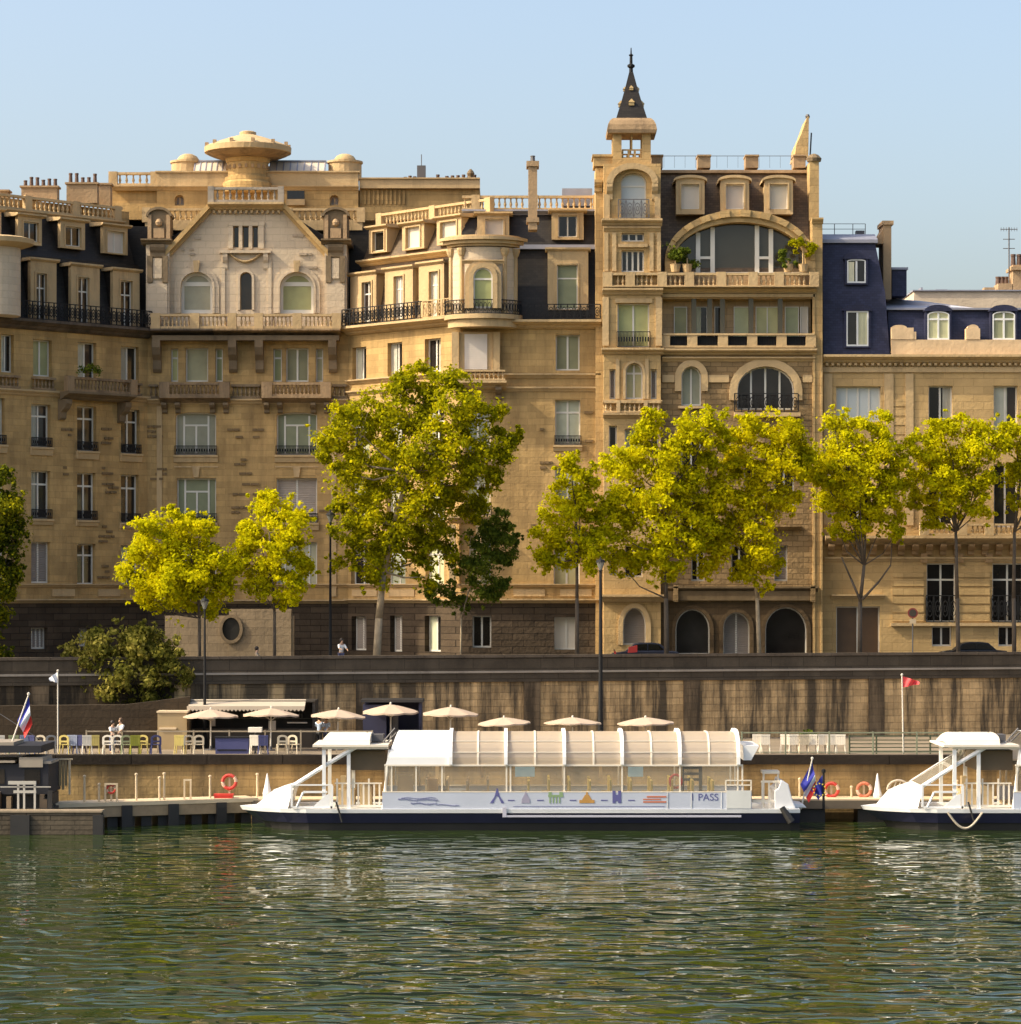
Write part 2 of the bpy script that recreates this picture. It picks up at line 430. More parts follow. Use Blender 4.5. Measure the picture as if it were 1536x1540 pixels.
def window(F, o, parent, pane='d', bars='x', rail=0, sill=0, d=0.0, frame=WFRAME, fw=0.085, seedv=0, name='window', rec=0.34):
    """glazed window in opening o=(u0,z0,u1,z1,rise): frame > pane, curtain, railing, sill"""
    a, c, b, e = o[:4]; rise = o[4] if len(o) > 4 else 0
    mb = MB(F); y0, y1 = d - rec - 0.09, d - rec
    W, H = b - a, e - c
    zs_ = e - rise
    mb.box(a, a + fw, y0, y1, c, zs_); mb.box(b - fw, b, y0, y1, c, zs_)
    mb.box(a + fw, b - fw, y0, y1, c, c + fw * 1.3)
    if rise:
        po, pi = arc(a, b, zs_, rise), arc(a + fw, b - fw, zs_, rise - fw)
        for k in range(len(po) - 1):
            mb.prism([po[k], po[k + 1], pi[k + 1], pi[k]], y0, y1)
    else:
        mb.box(a + fw, b - fw, y0, y1, e - fw, e)
    ztop = e - fw * 1.2 - (0.02 if rise else 0)
    mw = fw * .7; y2 = y1 - 0.015
    uc = (a + b) / 2
    if 'x' in bars or '2' in bars:
        mb.box(uc - mw, uc + mw, y0, y2, c + fw, ztop)
    if 'x' in bars or '-' in bars:
        zt = c + H * 0.72
        mb.box(a + fw, b - fw, y0, y2 - 0.006, zt - mw, zt + mw)
    if '4' in bars:
        for k in (1, 2, 3):
            uu = a + W * k / 4
            zt2 = zs_ + (rise * math.sqrt(max(0, 1 - ((uu - uc) / (W / 2)) ** 2)) if rise else 0) - fw
            mb.box(uu - mw, uu + mw, y0, y2, c + fw, zt2)
    if '3' in bars:
        for k in (1, 2):
            uu = a + W * k / 3; mb.box(uu - mw, uu + mw, y0, y2, c + fw, e - fw)
    if 't' in bars:      # wide middle light with a transom and two narrow side lights
        for k in (.2, .8):
            uu = a + W * k; mb.box(uu - mw, uu + mw, y0, y2, c + fw, zs_)
        mb.box(uc - mw, uc + mw, y0, y2, c + fw, c + H * .7)
        mb.box(a + W * .2, b - W * .2, y0, y2 - .006, c + H * .7 - mw, c + H * .7 + mw)
    w = mb.build(name, frame, parent)
    pb = MB(F); yp = y0 + 0.02
    if rise:
        pts = arc(a + .01, b - .01, zs_, rise - .01)
        pb.poly([(a + .01, yp, c)] + [(p[0], yp, p[1]) for p in pts] + [(b - .01, yp, c)])
    else:
        pb.poly([(a + .01, yp, c), (b - .01, yp, c), (b - .01, yp, e), (a + .01, yp, e)])
    pb.build('pane', PANE[pane], w)
    if pane == 'm':
        cb = MB(F); rr = random.Random(int(a * 100 + c * 7) + seedv)
        left = rr.random() < .6; f = .30 + .25 * rr.random()
        q0, q1 = (a + fw, a + fw + W * f) if left else (b - fw - W * f, b - fw)
        n = 5
        for k in range(n):
            ua, ub = q0 + (q1 - q0) * k / n, q0 + (q1 - q0) * (k + 1) / n
            yy = yp + .012 + .012 * (k % 2); yz = yp + .012 + .012 * ((k + 1) % 2)
            cb.poly([(ua, yy, c + .05), (ub, yz, c + .05), (ub, yz, e - rise - .05), (ua, yy, e - rise - .05)])
        cb.build('curtain', CURT, w, recalc=False)
    if pane in 'sp':
        sb = MB(F); nl = int(H / .12)
        for k in range(nl):
            zz = c + fw + (H - 2 * fw) * k / nl
            sb.prof([(yp + .01, zz + .09), (yp + .06, zz + .02), (yp + .06, zz), (yp + .01, zz + .07)], a + fw, b - fw)
        sb.build('shutter', PANE[pane], w)
    if rail:
        rb = MB(F); z1r = c + rail
        rb.box(a - .06, b + .06, d + .10, d + .14, z1r - .05, z1r)
        rb.box(a - .06, b + .06, d + .10, d + .14, c + .02, c + .07)
        n = max(5, int((W + .1) / .085))
        for k in range(n + 1):
            uu = a - .05 + (W + .1) * k / n
            rb.box(uu - .016, uu + .016, d + .105, d + .135, c + .07, z1r - .05)
        for k in range(n // 2):
            uu = a + W * (k + .5) / (n // 2)
            rb.box(uu - .05, uu + .05, d + .108, d + .132, c + rail * .35, c + rail * .65)
        rb.build('railing', IRON, w)
    if sill:
        s2 = MB(F)
        s2.prof([(d + .01, c - .02), (d + .26, c - .02), (d + .26, c - .14), (d + .18, c - .2), (d + .10, c - sill), (d + .01, c - sill)], a - .12, b + .12)
        s2.build('sill', TRIM, w)
    return w
def trim_ring(mb, o, t, d0, d1):
    """moulded surround round an opening"""
    a, c, b, e = o[:4]; rise = o[4] if len(o) > 4 else 0
    zs_ = e - rise
    mb.box(a - t, a, d0, d1, c, zs_); mb.box(b, b + t, d0, d1, c, zs_)
    if rise:
        po, pi = arc(a - t, b + t, zs_, rise + t), arc(a, b, zs_, rise)
        for k in range(len(po) - 1): mb.prism([po[k], po[k + 1], pi[k + 1], pi[k]], d0, d1)
    else:
        mb.box(a - t, b + t, d0, d1, e, e + t)
def balustrade(F, u0, u1, z0, z1, d0, d1, parent, mat=TRIM, sp=0.34, peds=(), pw=.28, name='balustrade', back=True):
    mb = MB(F); h = z1 - z0; dm = (d0 + d1) / 2
    mb.box(u0, u1, d0, d1, z0, z0 + h * .16)
    mb.box(u0, u1, d0 - .04, d1 + .04, z1 - h * .17, z1)
    zb0, zb1 = z0 + h * .16, z1 - h * .17
    hb = zb1 - zb0
    allp = list(peds)
    for p in allp: mb.box(p - pw, p + pw, d0 - .02, d1 + .06, z0, z1 + .05)
    n = max(2, int((u1 - u0) / sp)); r = min(.1, sp * .3)
    for k in range(n):
        uu = u0 + (u1 - u0) * (k + .5) / n
        if any(abs(uu - p) < pw + r for p in allp): continue
        mb.lathe(uu, dm, [(r * .9, zb0), (r * .55, zb0 + hb * .12), (r * 1.05, zb0 + hb * .36), (r * .5, zb0 + hb * .72), (r * .5, zb0 + hb * .85), (r * .9, zb1)], 7)
    return mb.build(name, mat, parent)
def iron_rail(F, u0, u1, z0, z1, d, parent, mat=IRON, name='iron_railing', ends=True):
    mb = MB(F); h = z1 - z0
    mb.box(u0, u1, d - .03, d + .03, z1 - .06, z1); mb.box(u0, u1, d - .025, d + .025, z0, z0 + .05)
    n = max(2, int((u1 - u0) / .42))
    for k in range(n + 1):
        uu = u0 + (u1 - u0) * k / n
        mb.box(uu - .03, uu + .03, d - .03, d + .03, z0 + .05, z1 - .06)
        if k < n:
            w = (u1 - u0) / n; uc = uu + w / 2; zc = (z0 + z1) / 2
            ring = [(uc + w * .36 * math.cos(t * PI / 4), d, zc + h * .30 * math.sin(t * PI / 4)) for t in range(9)]
            mb.path(ring, .034, 4)
            ring = [(uc + w * .16 * math.cos(t * PI / 3), d, zc + h * .13 * math.sin(t * PI / 3)) for t in range(7)]
            mb.path(ring, .034, 4)
            for sx in (-1, 1):
                mb.tube((uc + sx * w * .3, d, zc + h * .2), (uc + sx * w * .48, d, z1 - .07), .016, seg=4)
                mb.tube((uc + sx * w * .3, d, zc - h * .2), (uc + sx * w * .48, d, z0 + .06), .016, seg=4)
    if ends:
        for uu in (u0 + .02, u1 - .02):
            mb.box(uu - .02, uu + .02, -.02, d - .03, z1 - .06, z1)
    return mb.build(name, mat, parent)
def cornice(mb, u0, u1, z, h, p, d=0.0):
    """stepped cornice whose top is at z"""
    mb.prof([(d + .004, z), (d + p, z), (d + p, z - h * .28), (d + p * .82, z - h * .38), (d + p * .7, z - h * .5), (d + p * .45, z - h * .62), (d + p * .35, z - h * .8), (d + p * .12, z - h), (d + .004, z - h)], u0, u1)
def dentils(mb, u0, u1, z0, z1, d0, d1, w=.16, sp=.34):
    n = max(1, int((u1 - u0) / sp))
    for k in range(n):
        uu = u0 + (u1 - u0) * (k + .5) / n
        mb.box(uu - w / 2, uu + w / 2, d0, d1, z0, z1)
def bracket(mb, u, w, z, h, p, d=0.0):
    mb.prof([(d + .004, z), (d + p, z), (d + p, z - h * .22), (d + p * .75, z - h * .45), (d + p * .35, z - h * .62), (d + p * .3, z - h * .9), (d + p * .12, z - h), (d + .004, z - h)], u - w / 2, u + w / 2)
def slope(mb, u0, u1, d0, z0, d1, z1, t=.25, ua=None, ub=None):
    """mansard slab rising from (d0,z0) to (d1,z1)"""
    ua = u0 if ua is None else ua; ub = u1 if ub is None else ub
    v = [(u0, d0, z0), (u1, d0, z0), (ub, d1, z1), (ua, d1, z1), (u0, d0 - t, z0), (u1, d0 - t, z0), (ub, d1 - t, z1), (ua, d1 - t, z1)]
    i = [mb.a(p) for p in v]
    for q in ((0, 1, 2, 3), (4, 7, 6, 5), (0, 4, 5, 1), (1, 5, 6, 2), (2, 6, 7, 3), (3, 7, 4, 0)): mb.face([i[k] for k in q])
def dormer(F, box, glass, d, back, parent, pane='d', bars='x', cap='flat', mat=TRIM, rise=0, cheek=None):
    """dormer: stone front round a window, solid cheeks running back into the roof"""
    u0, z0, u1, z1 = box; a, c, b, e = glass
    mb = MB(F)
    ft = .3
    mb.box(u0, a, d - ft, d, z0, z1); mb.box(b, u1, d - ft, d, z0, z1)
    if rise:
        pts = arc(a, b, e - rise, rise)
        for p, q in zip(pts, pts[1:]): mb.prism([p, q, (q[0], z1), (p[0], z1)], d - ft, d)
    else:
        mb.box(a, b, d - ft, d, e, z1)
    if c - z0 > .03: mb.box(a, b, d - ft, d, z0, c)
    if not cheek: mb.box(u0 + .04, u1 - .04, back, d - ft - .004, z0, z1 - .05)
    h = z1 - z0; ov = .16
    trim_ring(mb, (a, c, b, e, rise), .10, d + .003, d + .07)
    if cap == 'flat':
        mb.prof([(d + .2, z1 + .16), (d + .2, z1 + .05), (d + .06, z1 - .06), (back, z1 - .06), (back, z1 + .16)], u0 - ov, u1 + ov)
    elif cap == 'flare':
        mb.prof([(d + .28, z1 + .14), (d + .28, z1 + .04), (d + .06, z1 - .06), (back, z1 - .02), (back, z1 + .35)], u0 - ov * 1.4, u1 + ov * 1.4)
    elif cap == 'ped':
        mb.box(u0 - ov, u1 + ov, back, d + .16, z1, z1 + .14)
        mb.prism([(u0 - ov, z1 + .142), (u1 + ov, z1 + .142), ((u0 + u1) / 2, z1 + .142 + (u1 - u0) * .2)], back, d + .1)
    elif cap == 'arch':
        po = arc(u0 - ov, u1 + ov, z1 - .02, (u1 - u0) * .17); pi = arc(u0 - ov, u1 + ov, z1 - .16, (u1 - u0) * .15)
        for k in range(len(po) - 1): mb.prism([po[k], po[k + 1], pi[k + 1], pi[k]], back, d + .16)
        mb.prism([(u0, z1 - .02)] + arc(u0, u1, z1 - .02, (u1 - u0) * .13) + [(u1, z1 - .02)], back, d + .02)
    dm = mb.build('dormer', mat, parent)
    if cheek:
        kb = MB(F); kb.box(u0 + .04, u1 - .04, back, d - ft - .004, z0, z1 - .07); kb.build('cheek', cheek, dm)
    wb = MB(F)
    fw = .06; y0, y1 = d - .24, d - .17; uc = (a + b) / 2; zs_ = e - rise
    wb.box(a, a + fw, y0, y1, c, zs_); wb.box(b - fw, b, y0, y1, c, zs_); wb.box(a + fw, b - fw, y0, y1, c, c + fw)
    if not rise: wb.box(a + fw, b - fw, y0, y1, e - fw, e)
    if 'x' in bars or '2' in bars: wb.box(uc - .045, uc + .045, y0, y1 - .01, c + fw, e - fw - .03)
    if 'x' in bars or '-' in bars: wb.box(a + fw, b - fw, y0, y1 - .016, c + (e - c) * .68, c + (e - c) * .68 + .09)
    wb.build('window_frame', WFRAME, dm)
    pb = MB(F)
    if rise:
        pb.poly([(a, y0 + .02, c)] + [(p[0], y0 + .02, p[1]) for p in arc(a, b, zs_, rise)] + [(b, y0 + .02, c)])
    else:
        pb.poly([(a, y0 + .02, c), (b, y0 + .02, c), (b, y0 + .02, e), (a, y0 + .02, e)])
    pb.build('pane', PANE[pane], dm)
    return dm
def pots(mb, pts, r=.16):
    for (u, d, z, h) in pts: mb.lathe(u, d, [(r * 1.05, z), (r * .85, z + h * .8), (r, z + h * .82), (r, z + h)], 8)

# ================================================================== the big limestone apartment house
A = thing('apartment_building', 'long tan limestone apartment house with a pale gabled middle bay under a round rooftop kiosk', 'building', PX(430, 1000, 196))
FL = Frame.px(-70, 189.8, 222, 201)
FC = Frame.px(222, 201, 524, 201)
FR = Frame.px(524, 201, 694, 192.6)
FB = Frame.px(694, 192.6, 904, 192.6)
def wins(F, rows, parent, d=0.0):
    """rows: (x0,y0,x1,y1,pane,bars,arch px,railing m,sill m) in photograph pixels"""
    ops = []
    for r in rows:
        x0, y0, x1, y1 = r[:4]
        o = list(F.rect(x0, y0, x1, y1, d))
        o.append(SZ(r[6], 195) if len(r) > 6 and r[6] else 0)
        ops.append(o)
        window(F, o, parent, r[4], r[5], r[7] if len(r) > 7 else 0, r[8] if len(r) > 8 else 0, d)
    return ops
# ---- left wing
zf = lambda F, x, y, d=0.0: F.uz(x, y, d)[1]
uf = lambda F, x, d=0.0: F.uz(x, 500, d)[0]
rows = [(-22, 498, -2, 556, 'm', '2'), (2, 503, 21, 560, 'm', '2'), (50, 511, 78, 566, 'g', '2'), (117, 515, 145, 570, 'm', '2'), (182, 521, 209, 575, 'm', '2'),
        (-22, 598, 7, 668, 'm', 'x', 0, .62, .55), (47, 608, 76, 672, 'm', 'x', 0, .62, .55), (116, 611, 145, 678, 'd', 'x', 0, .62, .55), (182, 616, 210, 682, 'd', 'x', 0, .62, .55),
        (-22, 700, 7, 776, 'm', 'x', 0, .62, .4), (47, 708, 76, 780, 'm', 'x', 0, .62, .4), (116, 711, 144, 782, 'd', 'x', 0, .62, .4), (182, 714, 209, 786, 'd', 'x', 0, .62, .4),
        (-22, 812, 7, 876, 'm', 'x'), (47, 815, 76, 877, 's', '2'), (116, 818, 144, 879, 'd', 'x'), (182, 820, 209, 880, 'm', 'x'),
        (46, 944, 71, 976, 's', '4'), (118, 945, 136, 972, 's', '4')]
gz = zf(FL, 76, 905)
opsL = wins(FL, rows, A)
zt = zf(FL, 76, 490)
mb = MB(FL); wall_cells(mb, FL, 0, FL.L, gz, zt, [o for o in opsL if o[1] > gz]); shell(mb, 0, FL.L, gz, zt, 9); mb.build('wall', STONE, A)
mb = MB(FL); wall_cells(mb, FL, 0, FL.L, STREET - .2, gz, [o for o in opsL if o[1] < gz], .06); shell(mb, 0, FL.L, STREET - .2, gz, 9, .06); mb.build('base_wall', DARKSTONE, A)
mb = MB(FL)
cornice(mb, -.05, FL.L, gz + .18, .28, .4, .06)
cornice(mb, 0, FL.L, zf(FL, 76, 878), .24, .25)
for a_, b_ in ((78, 112), (147, 180)):
    mb.box(uf(FL, a_), uf(FL, b_), .003, .07, gz + .35, zf(FL, 76, 886))
zc = zf(FL, 76, 588); cornice(mb, 0, FL.L, zc, .4, .35)
mb.build('cornice', TRIM, A)
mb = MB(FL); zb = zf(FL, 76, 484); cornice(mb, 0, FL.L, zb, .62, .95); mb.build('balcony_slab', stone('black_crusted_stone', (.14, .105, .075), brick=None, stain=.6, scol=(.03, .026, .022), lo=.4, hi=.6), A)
# stained balcony underside mouldings and consoles
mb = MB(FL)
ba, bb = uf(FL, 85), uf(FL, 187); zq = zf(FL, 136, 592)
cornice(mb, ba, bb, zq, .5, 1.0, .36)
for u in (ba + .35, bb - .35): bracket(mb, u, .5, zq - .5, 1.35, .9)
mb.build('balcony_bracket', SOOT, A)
balustrade(FL, ba, bb, zq, zq + .95, .95, 1.25, A, GREYTRIM, sp=.28, peds=(ba + .2, bb - .2))
for x0, x1 in ((-30, 27), (47, 80), (186, 210)):
    xm = (x0 + x1) / 2
    balustrade(FL, uf(FL, x0), uf(FL, x1), zc + .02, zc + .85, .05, .3, A, GREYTRIM, sp=.28, pw=.1)
iron_rail(FL, 0, FL.L - .3, zb + .02, zb + 1.18, .85, A)
# quoin-like stained blocks left rough on the wall
def bossage(F, spots, parent, mat=SOOT, hgt=.13, seed=3):
    rr = random.Random(seed); mb = MB(F)
    for (x0, y0, x1, y1) in spots:
        a, c, b, e = F.rect(x0, y0, x1, y1)
        n = max(1, int((e - c) / .3))
        for k in range(n):
            zz = c + (e - c) * k / n; u = a
            while u < b - .15:
                w = min(.25 + rr.random() * .4, b - u)
                if rr.random() < .62 and w > .15: mb.box(u, u + w - .05, .004, .05 + rr.random() * .07, zz, zz + hgt + .03)
                u += w
    if mb.f: mb.build('rough_blocks', mat, parent)
BLOCKM = stone('brown_rough_block', (0.21, 0.14, 0.068), brick=None, stain=.5, scol=(.13, .09, .05))
bossage(FL, [(92, 640, 110, 664), (152, 640, 170, 668), (153, 698, 172, 730), (158, 728, 178, 742), (95, 695, 105, 715), (148, 786, 172, 816), (146, 836, 165, 870)], A, BLOCKM, seed=5)
# mansard: lower slope, gutter, upper slope, parapet balustrade
z1 = zf(FL, 76, 390); z2 = zf(FL, 76, 312); zr = z2 + 1.35
mb = MB(FL); slope(mb, 0, FL.L, -.4, zb, -1.3, z1, 1.5); slope(mb, 0, FL.L, -1.35, z1 + .3, -2.6, z2, 1.5)
mb.box(0, FL.L, -10, -2.6, zb, z2 - .1); mb.build('mansard_roof', SLATE, A)
mb = MB(FL); mb.box(0, FL.L, -1.6, -.95, z1, z1 + .28); mb.build('gutter', SLATE, A)
mb = MB(FL); cornice(mb, 0, FL.L, z2 + .02, .3, .35, -2.65); mb.build('cornice', TRIM, A)
balustrade(FL, 0, FL.L, z2 + .03, z2 + 1.0, -2.95, -2.7, A, peds=[FL.L * k / 4 for k in (.15, 1, 2, 3, 3.9)], sp=.36)
for (b4, g4, p_) in (((-30, 382, 12, 480), (-18, 405, 0, 478), 'd'), ((43, 392, 89, 484), (54, 411, 70, 483), 'm'), ((104, 400, 154, 488), (117, 417, 134, 487), 'd'), ((167, 407, 214, 493), (181, 422, 199, 492), 'd')):
    b4 = (b4[0] + 3, b4[1], b4[2] - 4, b4[3]); dormer(FL, FL.rect(*b4, -.2), FL.rect(*g4, -.2), -.2, -2.2, A, p_, 'x', 'flat', cheek=SLATE)
for (b4, g4, p_) in (((-35, 315, 2, 362), (-25, 325, -8, 360), 'm'), ((27, 325, 63, 368), (35, 334, 58, 363), 'm'), ((91, 332, 128, 374), (98, 341, 122, 370), 'm'), ((155, 340, 192, 382), (161, 348, 187, 380), 'c')):
    dormer(FL, FL.rect(*b4, -1.2), FL.rect(*g4, -1.2), -1.2, -3.2, A, p_, '2', 'flare', cheek=SLATE)
mb = MB(FL); mb.box(0, FL.L + 1.2, -8, -3.5, z2 - .5, z2 + .86); mb.build('roof_terrace', STONE, A)
# round bay at the left end
mb = MB(); cxx = PX(-12, 0, 189.5)
zz = lambda y, Y=190: PX(0, y, Y).z
mb.lathe(cxx.x, 190.6, [(1.62, zz(474)), (1.62, zz(372)), (1.75, zz(370))], 28)
mb.build('bay_turret', PALE, A, smooth=False)
mb = MB(); mb.lathe(cxx.x, 190.6, [(1.72, zz(372)), (2.45, zz(366)), (2.5, zz(359)), (2.0, zz(356)), (.1, zz(352))], 28); mb.build('bay_roof', TRIM, A)

# ---- middle pavilion
YC = 201
rows = [(257, 524, 268, 574, 'g', '-'), (279, 523, 313, 574, 'g', ''), (324, 524, 335, 574, 'g', '-'), (411, 524, 424, 574, 'g', '-'), (430, 523, 464, 574, 'g', '2'), (475, 524, 486, 574, 'g', '-'),
        (264, 620, 325, 684, 'g', 't', 5, .62, .5), (416, 620, 477, 684, 'g', 't', 5, .62, .5),
        (266, 719, 325, 786, 'g', 't', 0, .62, .5), (416, 719, 477, 786, 'p', '2', 0, .62, .5),
        (266, 815, 325, 880, 'd', 't'), (416, 815, 477, 880, 'g', 't')]
opsC = wins(FC, rows, A)
gz = zf(FC, 300, 906); zt = zf(FC, 300, 500)
mb = MB(FC); wall_cells(mb, FC, 0, FC.L, gz, zt, opsC); shell(mb, 0, FC.L, gz, zt, 12); mb.build('wall', STONE, A)
mb = MB(FC); mb.box(0, FC.L, -9, .06, STREET - .2, gz); mb.build('base_wall', DARKSTONE, A)
mb = MB(FC)
cornice(mb, 0, FC.L, gz + .18, .28, .4, .06); cornice(mb, 0, FC.L, zf(FC, 300, 878), .24, .25)
z57 = zf(FC, 300, 600); cornice(mb, 0, FC.L, z57, .35, .35)
for x0, x1 in ((262, 328), (414, 479)):
    u0, u1 = uf(FC, x0), uf(FC, x1)
    for yk in (703,):
        um = (u0 + u1) / 2; mb.prism([(um - .16, zf(FC, 300, 718)), (um + .16, zf(FC, 300, 718)), (um + .25, zf(FC, 300, 703)), (um - .25, zf(FC, 300, 703))], .003, .14)
        mb.box(u0, u1, .003, .06, zf(FC, 300, 703), zf(FC, 300, 701))
for x in (240, 345, 397, 502):
    mb.box(uf(FC, x - 4), uf(FC, x + 4), .003, .10, gz + .4, z57 - .5) if x in (240, 502) else None
mb.build('cornice', TRIM, A)
for x0, x1 in ((240, 346), (394, 498)):
    u0, u1 = uf(FC, x0, .5), uf(FC, x1, .5)
    mb = MB(FC); cornice(mb, u0, u1, z57 + .14, .42, .85)
    mb.build('balcony_slab', GREYTRIM, A)
    mb = MB(FC)
    for u in (u0 + .3, u0 + 1.2, u1 - 1.2, u1 - .3): bracket(mb, u, .34, z57 - .28, .7, .7)
    mb.build('balcony_bracket', SOOT, A)
    balustrade(FC, u0, u1, z57 + .14, z57 + 1.05, .5, .78, A, GREYTRIM, sp=.26, peds=(u0 + .35, u1 - .35), pw=.35)
for x0, x1 in ((348, 392), (500, 522), (224, 238)):
    balustrade(FC, uf(FC, x0), uf(FC, x1), z57 + .02, z57 + .98, .02, .22, A, SOOT, sp=.26, pw=.1)
bossage(FC, [(342, 635, 362, 648), (380, 635, 398, 648), (348, 651, 392, 659), (352, 686, 388, 700), (360, 703, 382, 714), (346, 718, 394, 730), (350, 733, 392, 745), (348, 758, 392, 772), (222, 636, 246, 658), (226, 700, 252, 722), (480, 757, 500, 770)], A, BLOCKM, seed=11)
# big balcony
zs_ = zf(FC, 300, 495, .8)
u0, u1 = uf(FC, 226, 1.2), uf(FC, 512, 1.2)
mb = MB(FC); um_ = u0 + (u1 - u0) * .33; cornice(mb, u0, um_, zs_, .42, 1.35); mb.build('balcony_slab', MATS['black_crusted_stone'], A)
mb = MB(FC); cornice(mb, um_, u1, zs_, .42, 1.35); mb.build('balcony_slab', GREYTRIM, A)
mb = MB(FC); mb.box(u0 + .1, u1 - .1, .004, 1.0, zs_ - .75, zs_ - .425)
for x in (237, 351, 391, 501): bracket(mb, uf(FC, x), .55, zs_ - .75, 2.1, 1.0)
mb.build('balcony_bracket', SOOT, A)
balustrade(FC, u0, u1, zs_, zf(FC, 300, 472, 1.2), .95, 1.25, A, sp=.27, peds=[uf(FC, x, 1.2) for x in (234, 293, 349, 389, 447, 506)], pw=.30)
# gable front
gw = [(272, 409, 320, 471, 0), (421, 409, 472, 471, 0), (361, 409, 379, 466, 0), (351, 340, 359, 372, 0), (365, 340, 374, 372, 0), (380, 340, 388, 372, 0)]
G = [list(FC.rect(*g[:4])) for g in gw]
for k in (0, 1): G[k].append((G[k][2] - G[k][0]) / 2 * .92)
G[2].append((G[2][2] - G[2][0]) / 2)
ztop = zf(FC, 300, 312); zsh = zf(FC, 300, 376)
mb = MB(FC)
ua, ub = uf(FC, 256), uf(FC, 489)
wall_cells(mb, FC, ua, ub, zs_, zsh, G[:3])
um0, um1 = uf(FC, 331), uf(FC, 408)
wall_cells(mb, FC, um0, um1, zsh, ztop, G[3:])
for x0, x1, xm in ((258, 317, 331), (486, 426, 408)):
    mb.prism([(uf(FC, x0), zsh), (uf(FC, xm), zsh), (uf(FC, xm), ztop), (uf(FC, x1), ztop)], -.4, 0)
mb.box(ua, ub, -8, -.45, zs_, zsh - .2); mb.box(um0 - 1.2, um1 + 1.2, -6, -.45, zsh - .2, ztop)
mb.build('gable_wall', PALE, A)
for k, (p_, br) in enumerate((('g', 'x'), ('g', 'x'), ('d', ''), ('d', ''), ('d', ''), ('d', ''))):
    w = window(FC, G[k], A, p_, '-' if k < 2 else '', frame=WFRAME if k < 2 else TRIM, fw=.2 if k < 2 else .035)
mb = MB(FC)
for k in (0, 1): trim_ring(mb, G[k], .42, .004, .10); trim_ring(mb, G[k], .14, .1, .16)
trim_ring(mb, G[2], .16, .004, .10)
mb.box(uf(FC, 343), uf(FC, 398), .004, .12, zf(FC, 0, 340) + .02, zf(FC, 0, 334))
for x0, x1 in ((343, 350.5), (359.5, 364.5), (374.5, 379.5), (388.5, 397)): mb.box(uf(FC, x0), uf(FC, x1), .004, .12, zf(FC, 0, 374), zf(FC, 0, 340))
mb.box(uf(FC, 331), uf(FC, 408), .004, .35, zf(FC, 0, 381), zf(FC, 0, 377))
for x in (339, 400): bracket(mb, uf(FC, x), .32, zf(FC, 0, 381), 1.1, .3)
for x in (333, 403): mb.box(uf(FC, x), uf(FC, x) + .25, .004, .08, zs_, zf(FC, 0, 381))
mb.build('gable_trim', PALE, A)
mb = MB(FC)   # carved garland under the triple window and the arch keystones
rr = random.Random(4)
for k in range(34):
    t = -1 + 2 * k / 33
    mb.lathe(uf(FC, 369) + t * 1.0, .14, [(0, zf(FC, 0, 389) - .5 * (1 - t * t) + .2), (.09 + .05 * rr.random(), zf(FC, 0, 389) - .5 * (1 - t * t) + .3), (0, zf(FC, 0, 389) - .5 * (1 - t * t) + .42)], 6)
for k in (0, 1):
    um = (G[k][0] + G[k][2]) / 2; mb.prism([(um - .14, G[k][3] - .02), (um + .14, G[k][3] - .02), (um + .22, G[k][3] + .75), (um - .22, G[k][3] + .75)], .1, .28)
mb.build('carved_ornament', TRIM, A)
bossage(FC, [(285, 350, 303, 360), (273, 370, 294, 384), (266, 392, 284, 404), (440, 346, 458, 356), (450, 372, 470, 384), (462, 392, 478, 404), (326, 392, 334, 404), (404, 392, 412, 404)], A, stone('gable_block_stone', (.44, .35, .25), brick=None, stain=.4, scol=(.2, .15, .1)), seed=21)
# raking cornices, top cornice and balustrade
mb = MB(FC)
for xa, xb in ((250, 318), (494, 426)):
    a0, a1 = uf(FC, xa), uf(FC, xb); za, zb_ = zf(FC, 0, 386), zf(FC, 0, 312)
    mb.prism([(a0, za), (a1, zb_), (a1, zb_ + .42), (a0, za + .42)], -.8, .55)
    mb.prism([(a0, za - .3), (a1, zb_ - .3), (a1, zb_ - .01), (a0, za - .01)], -.3, .25)
mb.build('raking_cornice', stone('raking_cornice_stone', (.50, .33, .14), brick=None, stain=.3), A)
mb = MB(FC); ua, ub = uf(FC, 314), uf(FC, 428)
cornice(mb, ua, ub, zf(FC, 0, 306), .5, .85); mb.box(ua, ub, -4, .0, zf(FC, 0, 317), zf(FC, 0, 306) - .004)
dentils(mb, ua + .2, ub - .2, zf(FC, 0, 321), zf(FC, 0, 316.5), .01, .3)
mb.build('cornice', TRIM, A)
balustrade(FC, ua, ub, zf(FC, 0, 305.5), zf(FC, 0, 283), .3, .6, A, LEDGE, sp=.42, peds=(ua + .2, ub - .2), pw=.2)
# slate slopes behind the gable
mb = MB(FC)
for xa, xb in ((226, 318), (520, 426)):
    a0, a1 = uf(FC, xa), uf(FC, xb)
    mb.prism([(a0, zf(FC, 0, 400)), (a1, zf(FC, 0, 400)), (a1, zf(FC, 0, 314)), (a0 + (a1 - a0) * .35, zf(FC, 0, 352)), (a0, zf(FC, 0, 352))], -7, -.9)
mb.build('mansard_roof', SLATE, A)
mb = MB(FC); mb.box(uf(FC, 165), uf(FC, 252), -9, -2.2, zf(FC, 0, 500), zf(FC, 0, 334)); mb.box(uf(FC, 494), uf(FC, 556), -9, -2.6, zf(FC, 0, 500), zf(FC, 0, 334)); mb.build('mansard_roof', SLATE, A)
